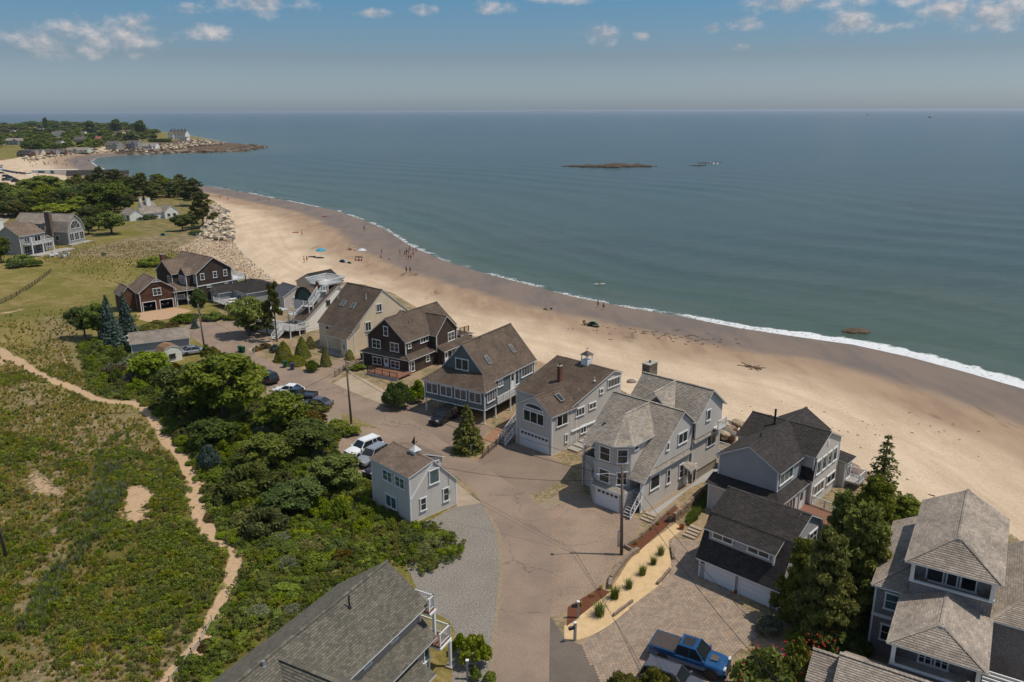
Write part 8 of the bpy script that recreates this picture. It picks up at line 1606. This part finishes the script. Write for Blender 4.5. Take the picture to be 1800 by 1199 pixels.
for i in range(5): x = a[0]+(b[0]-a[0])*R_.random(); y = a[1]-6+R_.uniform(-6, 6); mb.lathe([(1.6*R_.uniform(.5, 1.3), 0), (.1, .5)], (x, y, SEA+.05), 8)
tag(mb.build('surf', mat('foam', (.75, .76, .75), .8)), 'white surf on the rightmost rock in the bay', 'surf', kind='stuff')
# walls in front of the garage
def stone_wall(pts, h, label, sw=.38, sh=.2, th=.35, m=None):
    w = [Vector(P(*p)) for p in pts]; mb = MB(); rs = random.Random(9); t = thing('stone_wall', label, 'wall', w[0]); o = w[0]
    for a, b in zip(w, w[1:]):
        d = b-a; L_ = d.length; d.normalize(); x = Vector((-d.y, d.x, 0)); rows = round(h/sh)
        for r in range(rows):
            s = -rs.uniform(0, .2)
            while s < L_:
                l_ = sw*rs.uniform(.6, 1.4); j = rs.uniform(-.03, .03); p = a+d*s-o+x*(j-th/2); q = [p, p+d*(l_-.02), p+d*(l_-.02)+x*th, p+x*th]; mb.ext([(v.x, v.y, r*sh+rs.uniform(0, .015)) for v in q], (0, 0, sh-.02), rs.choice((0, 1, 2))); s += l_
    mb.build('stones', [mat('wall_stone_tan', lin(152, 130, 104), .9, var=.3), mat('wall_stone_grey', lin(118, 106, 92), .9, var=.3), mat('wall_stone_rust', lin(134, 102, 76), .9, var=.3)], t)['kind'] = 'stuff'
stone_wall([(1186,917),(1200,905),(1225,880),(1250,853)], 1.0, 'stacked field stone wall beside the grey garage walk')
bl = MB(); bl.box(-.55, -.18, 0, .55, .18, .5); blm = bl.mesh('stone_block', mat('cut_stone_block', lin(136, 120, 104), .9, var=.25))
def blocks(pts, label, s=1.0, hz=0.0, sp=1.12):
    w = [Vector(P(*p)) for p in pts]; t = thing('retaining_wall', label, 'wall', w[0]); k = 0
    for a, b in zip(w, w[1:]):
        L_ = (b-a).length; n = max(1, round(L_/(sp*s)))
        for i in range(n): p = a.lerp(b, (i+.5)/n); link('stone_block', blm, t, (p.x-w[0].x, p.y-w[0].y, hz), math.atan2(b.y-a.y, b.x-a.x)+R_.uniform(-.05, .05), (L_/n/1.14, s, s*R_.uniform(.9, 1.1)))
blocks([(1122,970),(1108,978),(1096,990),(1084,1006),(1074,1022),(1072,1036)], 'stepped wall of cut stone blocks from lamp pole to lower mulch bed'); blocks([(1187,890),(1150,922),(1122,948),(1098,962),(1120,974)], 'low cut stone edging round the upper mulch bed', .6); blocks([(1181,962),(1182,975),(1184,985)], 'two pale stones at the top of the sand bed', .55)
blocks([(1178,1003),(1163,1020),(1155,1028)], 'pale slab edging halfway along the paver drive', .6); blocks([(1112,1058),(1096,1070),(1078,1084)], 'pale slab edging near the largest grass clump', .5)
mb = MB(); kb = [Vector(P(*p)) for p in ((590,806),(615,823),(640,841),(659,855))]
t = thing('parking_kerb', 'pale concrete kerb wall edging the parking area above the thicket', 'kerb', kb[0])
for a, b in zip(kb, kb[1:]): mb.bar(a-kb[0]+Vector((0, 0, -.2)), b-kb[0]+Vector((0, 0, -.2)), .3, 1.0)
mb.build('kerb', CONCL, t)
def steps(px, py, ang_, n, w, label, rise=.16, run=.4):
    t = thing('stone_steps', label, 'steps', gp(px, py), ang_); mb = MB(); mb.box(0, -w/2, 0, run+.03, w/2, rise); me = mb.mesh('step', CONCL)
    for i in range(n): link('step', me, t, (i*run, 0, i*rise*.9))
steps(1210, 946, D_(47), 4, 1.3, 'pale stone steps rising beside the garage'); steps(1134, 917, D_(47), 3, 1.3, 'three pale steps at the start of the grey walk')
for (px, py, s, lb, m) in ((1198, 930, .28, 'rust coloured planter by the garage steps', lin(150, 84, 50)), (1176, 917, .3, 'dark lidded pot at the end of the stone wall', lin(90, 84, 78)), (1292, 1043, .14, 'small terracotta pot between the garage doors', lin(160, 84, 56)), (452, 618, .3, 'terracotta pot at the flowered garden corner', lin(166, 96, 70))):
    mb = MB(); mb.lathe([(0, 0), (s*.7, 0), (s, s*1.6), (s*.85, s*1.6), (s*.6, s*.8), (0, s*.8)], n=12); t = thing('planter', lb, 'planter', gp(px, py)); mb.build('pot', mat('pot_%d' % px, m, .8), t); sh_ = link('plant', small[4], t, (0, 0, s*1.2)); sh_.scale = (s*1.0,)*3
# ------------------------------------------------------------ people on the beach
SKIN = mat('skin', lin(176, 120, 92), .6, objvar=.25); 
def body_mesh(pose):
    J = {'stand': [((0,0,.95),.13),((0,0,1.18),.125),((0,0,1.42),.14),((0,0,1.53),.055),((.01,0,1.66),.1),((0,.2,1.42),.055),((.03,.26,1.15),.04),((.08,.27,.88),.033),((0,-.2,1.42),.055),((.03,-.26,1.15),.04),((.08,-.27,.88),.033),((0,.1,.9),.095),((.02,.12,.5),.06),((-.02,.13,.08),.04),((.12,.14,.04),.04),((0,-.1,.9),.095),((.02,-.12,.5),.06),((-.02,-.13,.08),.04),((.12,-.14,.04),.04)],
         'walk': [((0,0,.95),.13),((.02,0,1.18),.125),((.04,0,1.42),.14),((.06,0,1.53),.055),((.08,0,1.66),.1),((.03,.2,1.42),.055),((-.08,.25,1.17),.04),((-.04,.25,.92),.033),((.04,-.2,1.42),.055),((.12,-.24,1.17),.04),((.28,-.22,.98),.033),((0,.1,.9),.095),((.2,.11,.52),.06),((.28,.11,.1),.04),((.4,.11,.06),.04),((0,-.1,.9),.095),((-.1,-.11,.5),.06),((-.34,-.12,.14),.04),((-.26,-.12,.04),.04)],
         'sit': [((0,0,.16),.14),((-.06,0,.42),.125),((-.1,0,.66),.14),((-.08,0,.78),.055),((-.05,0,.9),.1),((-.1,.2,.66),.055),((-.2,.26,.4),.04),((-.28,.26,.12),.033),((-.1,-.2,.66),.055),((-.2,-.26,.4),.04),((-.28,-.26,.12),.033),((.05,.1,.16),.095),((.42,.13,.42),.06),((.72,.13,.08),.04),((.84,.13,.06),.04),((.05,-.1,.16),.095),((.42,-.13,.42),.06),((.72,-.13,.08),.04),((.84,-.13,.06),.04)]}[pose]
    E_ = [(0,1),(1,2),(2,3),(3,4),(2,5),(5,6),(6,7),(2,8),(8,9),(9,10),(0,11),(11,12),(12,13),(13,14),(0,15),(15,16),(16,17),(17,18)]
    me = bpy.data.meshes.new('body'); me.from_pydata([j[0] for j in J], E_, []); o = bpy.data.objects.new('tmp', me); COL.objects.link(o)
    o.modifiers.new('s', 'SKIN'); sk = me.skin_vertices[0].data
    for i, j in enumerate(J): sk[i].radius = (j[1], j[1]); sk[i].use_root = (i == 0)
    u = o.modifiers.new('u', 'SUBSURF'); u.levels = 1; u.render_levels = 1
    dg = bpy.context.evaluated_depsgraph_get(); r = bpy.data.meshes.new_from_object(o.evaluated_get(dg)); bpy.data.objects.remove(o); r.name = 'body'; r.materials.clear(); r.materials.append(SKIN); r.polygons.foreach_set('use_smooth', [True]*len(r.polygons)); return r, J
BODY = {k: body_mesh(k) for k in ('stand', 'walk', 'sit')}; HM = mat('hair', lin(52, 36, 26), .7, objvar=.5)
def cloth(c): return mat('swimwear_'+c, {'navy': lin(40, 48, 76), 'red': lin(150, 48, 42), 'black': lin(30, 30, 32), 'white': lin(214, 210, 204), 'teal': lin(60, 120, 120), 'pink': lin(190, 110, 120)}[c], .8)
def person(px, py, pose, c, label, rot=0, s=1.0, top=None, group=None, z=0):
    g = G(px, py); r, J = BODY[pose]; t = thing('person', label, 'person', (g.x, g.y, g.z+z), rot, group, s); link('body', r, t); k = (c, pose)
    if k not in PC:
        hp_, l, rr = Vector(J[0][0]), Vector(J[11][0]), Vector(J[15][0]); mb = MB()
        kn1, kn2 = Vector(J[12][0]), Vector(J[16][0]); mb.tube([hp_+Vector((0, 0, .1)), hp_-Vector((0, 0, .06))], .17, 10); mb.tube([l, l.lerp(kn1, .45)], .11, 8); mb.tube([rr, rr.lerp(kn2, .45)], .11, 8)
        h_ = Vector(J[4][0]); hb = MB(); hb.lathe([(0, .14), (.08, .125), (.115, .06), (.12, -.02), (.1, -.06)], h_+Vector((-.02, 0, .0)), 10); PC[k] = (mb.mesh('swim_shorts', cloth(c), True), hb.mesh('hair', HM, True))
    link('swim_shorts', PC[k][0], t); link('hair', PC[k][1], t)
    if top:
        q = (top, pose, 't')
        if q not in PC: a, b = Vector(J[1][0]), Vector(J[2][0]); mb = MB(); mb.tube([a-Vector((0, 0, .1)), a, b+Vector((0, 0, .06))], [.155, .15, .17], 10); PC[q] = mb.mesh('shirt', cloth(top), True)
        link('shirt', PC[q], t)
PC = {}
def c7(x, y): return (360+x/4.0909, 300+y/4.0909)
PPL = [(c7(715,661),'stand','black','white','left of two walkers on the dry sand near the blue umbrella'),(c7(735,656),'walk','black',None,'right of two walkers on the dry sand near the blue umbrella'),(c7(700,468),'walk','red',None,'lone person walking high on the sand'),(c7(1147,430),'stand','black','black','left person of the pair at the wet sand edge'),(c7(1161,430),'stand','white','white','person in white at the wet sand edge'),
       (c7(1273,600),'stand','navy',None,'person standing alone above the beach group'),(c7(1267,628),'sit','black','black','person sitting alone left of the beach group'),(c7(1326,638),'sit','navy','white','person seated on a towel in mid beach'),(c7(1404,606),'stand','red',None,'leftmost standing member of the beach group'),(c7(1438,602),'sit','black',None,'seated member of the beach group'),(c7(1452,603),'stand','navy','navy','second standing member of the beach group'),(c7(1466,606),'stand','black',None,'third standing member of the beach group'),(c7(1474,580),'walk','teal',None,'member of the beach group closest to the water on its left'),
       (c7(1500,598),'stand','black','black','person in black right of the beach group'),(c7(1520,585),'stand','red',None,'person at the foam line right of the beach group'),(c7(1500,615),'stand','navy',None,'short person in front of the one in black'),(c7(1450,640),'stand','pink',None,'left person in the lower row of the beach group'),(c7(1466,642),'stand','black',None,'middle person in the lower row of the beach group'),(c7(1482,642),'stand','navy',None,'right person in the lower row of the beach group'),
       (c7(1450,738),'stand','black','black','left of two people in dark clothes below the beach group'),(c7(1477,738),'stand','black','red','right of two people in dark clothes below the beach group'),(c7(1036,572),'sit','black','black','left seated person in the trio by the white cloth'),(c7(1050,575),'sit','navy','black','middle seated person in the trio by the white cloth'),(c7(1077,576),'sit','white','white','right seated person in the trio by the white cloth'),
       (c7(1086,648),'sit','black','black','left person sitting beside the small green tent'),(c7(1108,650),'sit','red','black','middle person sitting beside the small green tent'),(c7(1127,650),'sit','black','red','right person sitting beside the small green tent'),
       (c7(139,132),'stand','black',None,'left bather of the farthest pair by the lawn pines'),(c7(158,133),'walk','navy',None,'right bather of the farthest pair by the lawn pines'),(c7(240,182),'stand','red',None,'person in red at the far waterline'),(c7(228,150),'stand','black',None,'bather behind the person in red'),(c7(305,168),'walk','teal',None,'bather left of the far foam patch'),(c7(368,164),'stand','black','black','dark figure standing at the far foam line'),(c7(168,212),'walk','navy','navy','walker on the far damp sand'),(c7(386,206),'sit','black',None,'figure crouching on the far damp sand'),(c7(111,203),'stand','black',None,'small figure nearest the lawn pines'),(c7(461,222),'walk','black',None,'figure walking toward the white foam'),
       (c7(825,162),'stand','black',None,'left of two waders off the far beach'),(c7(845,163),'stand','navy',None,'right of two waders off the far beach'),
       ((1051,541),'walk','black',None,'left wader in the shallows above the green beach tent'),((1061,545),'walk','navy',None,'right wader in the shallows above the green beach tent'),((1028,572),'sit','red',None,'person lounging beside the green beach tent')]
for (xy, pose, c, top, lb) in PPL: person(xy[0], xy[1], pose, c, lb, R_.uniform(0, 6.28), R_.uniform(.94, 1.06), top)
rs = random.Random(12)
for i in range(46):
    f = rs.random(); px = 38+f*120+rs.uniform(-6, 6); py = 283+rs.uniform(-5, 12)*(1-.3*f)+ (3 if f < .3 else 0); c = rs.choice(['navy', 'red', 'black', 'white', 'teal'])
    person(px, py, rs.choice(['stand', 'walk', 'sit']), c, 'tiny figure in '+c+' on the crowded far beach', rs.uniform(0, 6), 1.15, c, 'people on the far beach in '+c)
bd_ = thing('surfboard', 'white paddle board floating off the beach with a rider', 'board', Vector(P(1054, 500, SEA))+Vector((0, 0, .06)), .2); mb = MB(); mb.ext([(1.5*math.cos(a*math.pi/8), .38*math.sin(a*math.pi/8), 0) for a in range(16)], (0, 0, .1)); mb.build('board', mat('board_white', (.7, .68, .62), .4), bd_)
g_ = P(1054, 500, SEA); r, J = BODY['sit']; t = thing('person', 'person sitting on the white paddle board', 'person', (g_[0], g_[1], SEA+.1), .2); link('body', r, t); link('swim_shorts', PC[('black', 'sit')][0], t); link('hair', PC[('black', 'sit')][1], t)
# ------------------------------------------------------------ things on the sand
def tent(px, py, wpx, col, label, name='beach_tent', back=None):
    g = G(px, py); dep = g.y*CT-(g.z-CAMH)*ST; r = wpx*dep/FPX/2; m = mat('tent_'+col, {'blue': lin(96, 140, 158), 'green': lin(44, 116, 96), 'teal': lin(40, 130, 130), 'lime': lin(104, 128, 78)}[col], .7, var=.1); t = thing(name, label, 'tent', g, -.6); mb = MB(); n = 14
    for i in range(n):
        for j in range(6):
            def q(i, j): a = math.pi*(.02+1.2*i/n); b = math.pi/2*j/6; return (r*math.cos(a)*math.cos(b), r*.9*math.sin(a)*math.cos(b), r*.85*math.sin(b))
            mb.face([q(i, j), q(i+1, j), q(i+1, j+1), q(i, j+1)], 1 if i in (4, 5, 9) else 0)
    mb.build('canopy', [m, mat('tent_white', lin(210, 210, 204), .7)], t); mb = MB(); mb.box(-r, -r*.6, 0, r, r*.6, .04); mb.build('groundsheet', BLACKM, t)
    return g, r
g, r = tent(1042, 574, 22, 'green', 'green and white dome tent on the open beach'); t = thing('beach_chair', 'dark folding chair left of the green dome tent', 'chair', G(1029, 571), 2); mb = MB(); mb.box(-.3, -.3, .3, .3, .3, .36); mb.ext([(-.3, .3, .33), (.3, .3, .33), (.3, .55, .95), (-.3, .55, .95)], (0, .04, 0)); [mb.bar((x, -.3, 0), (x, .3, .9), .03) for x in (-.3, .3)]; mb.build('frame', mat('chair_teal', lin(60, 96, 100)), t)
tent(602, 461, 12, 'blue', 'light blue dome tent on the dry sand'); tent(614, 463, 8, 'lime', 'low green pop-up shelter right of the blue tent'); tent(287, 414, 10, 'teal', 'teal tent pitched on the grass by the boulders'); tent(343, 414, 9, 'blue', 'small blue tent at the foot of the boulder bank'); tent(541, 346, 5, 'lime', 'small dark shelter at the far waterline'); tent(276, 374, 8, 'teal', 'teal cover beside the white cottage')
def umbrella(px, py, m, label, s=1.0):
    t = thing('beach_umbrella', label, 'umbrella', G(px, py), 0, None, s); mb = MB(); mb.tube([(0, 0, 0), (.1, 0, 2.3)], .03, 6); mb.build('pole', WHITE, t); mb = MB(); mb.lathe([(1.25, 1.85), (.7, 2.2), (0, 2.4)], (.1, 0, 0), 8); mb.lathe([(1.25, 1.85), (1.22, 1.7)], (.1, 0, 0), 8); mb.build('canopy', m, t)
umbrella(564, 453, mat('umbrella_blue', lin(66, 150, 176), .8), 'bright blue beach umbrella on the dry sand', 1.2); umbrella(636, 452, mat('umbrella_white', lin(200, 200, 204), .8), 'pale flat umbrella right of the blue tent', 1.1)
for (px, py, lb, c) in ((548,452,'dark bag lying left of the blue umbrella','black'),(563,454,'dark towel under the blue umbrella','black'),(519,409,'orange kayak lying on the upper sand','red'),(570,381,'red towel near the dark wet band','red'),(963,544,'dark clump of weed on the sand','black')):
    t = thing('beach_bag' if 'bag' in lb else 'beach_item', lb, 'beach gear', G(px, py), .4); mb = MB(); mb.ext([(1.1*math.cos(a*math.pi/6), .35*math.sin(a*math.pi/6), 0) for a in range(12)], (0, 0, .25)); mb.build('cover', cloth(c), t)
def weed(px, py, n, sx, sy, label, seed, star=False, small_=False):
    rs = random.Random(seed); g = G(px, py); mb = MB()
    for i in range(n):
        if star: a = i*2*math.pi/n+rs.uniform(-.15, .15); L_ = rs.uniform(1.0, 2.8); pts_ = [(math.cos(a)*L_*k/4+rs.uniform(-.1, .1), math.sin(a)*L_*k/4*1.3+rs.uniform(-.1, .1)) for k in range(5)]
        else: x, y = rs.gauss(0, sx), rs.gauss(0, sy); a = rs.gauss(-.6, .3); L_ = rs.uniform(.2, .8)*(.5 if small_ else 1); pts_ = [(x+math.cos(a)*L_*k/2, y+math.sin(a)*L_*k/2) for k in range(3)]
        P3 = [(g.x+a_, g.y+b_, float(zg(np.array([g.x+a_]), np.array([g.y+b_]))[0])+.05) for a_, b_ in pts_]; mb.tube(P3, .07 if star else .035 if small_ else .05, 4)
    tag(mb.build('seaweed', mat('dark_weed', lin(104, 84, 64), .95)), label, 'seaweed', kind='stuff')
weed(1323, 646, 13, 1, 1, 'dark star shaped tangle of weed on the sand', 3, True); weed(1205, 596, 40, 5, 2.4, 'scattered dark weed on the damp sand right of the tent', 4); weed(1130, 585, 40, 6, 2.4, 'scattered dark weed nearest the green tent', 5); weed(1665, 878, 8, 1.2, .9, 'twiggy driftwood on the sand behind the big grey house', 6); weed(1500, 760, 60, 12, 6, 'scraps of weed strewn on the open sand', 7, small_=True)
# a boat of the lifeguards and distant sails
for i, (px, py) in enumerate(((1525,203),(1634,207))):
    t = thing('boat', ['left tiny boat near the horizon', 'right tiny boat near the horizon'][i], 'boat', P(px, py, SEA), .3, None, 2.2); mb = MB(); mb.ext([(-4, -1.3, 0), (3, -1.3, 0), (5, 0, 0), (3, 1.3, 0), (-4, 1.3, 0)], (0, 0, 1.4)); mb.build('hull', BLACKM, t); mb = MB(); mb.box(-2, -.9, 1.4, 1, .9, 3.2); mb.build('cabin', P_GREY, t)
# low islands on the horizon
for (px, w_, hh, lb) in ((962, 60, 1.6, 'low island faint on the horizon'), (1085, 52, .9, 'second faint low island on the horizon')):
    c = P(px, 196.2, SEA); dist = c[1]; mb = MB(); k = 16; t = thing('island', lb, 'island', c)
    W2 = w_/2*dist/FPX; Hh = hh*dist/FPX; prof = [(-W2+2*W2*i/k, Hh*(.35+.65*math.sin(math.pi*i/k))*(.6+.4*math.sin(i*2.1)**2)) for i in range(k+1)]; mb.ext([(x, 0, z) for x, z in prof]+[(W2, 0, -3), (-W2, 0, -3)], (0, 800, 0)); mb.build('land', mat('island_land', lin(86, 92, 84)), t)
# ------------------------------------------------------------ the air
hz = MB(); hz.box(-46000, -3000, -14, 46000, 46000, CAMH+1.5)
hm = bpy.data.materials.new('haze_air'); hm.use_nodes = True; nt = hm.node_tree; nt.nodes.clear(); o_ = nt.nodes.new('ShaderNodeOutputMaterial'); v_ = nt.nodes.new('ShaderNodeVolumePrincipled')
v_.inputs['Density'].default_value = 5.5e-5; v_.inputs['Color'].default_value = (.82, .9, 1.0, 1); v_.inputs['Anisotropy'].default_value = 0.3; nt.links.new(v_.outputs[0], o_.inputs['Volume'])
tag(hz.build('haze', hm), kind='stuff')
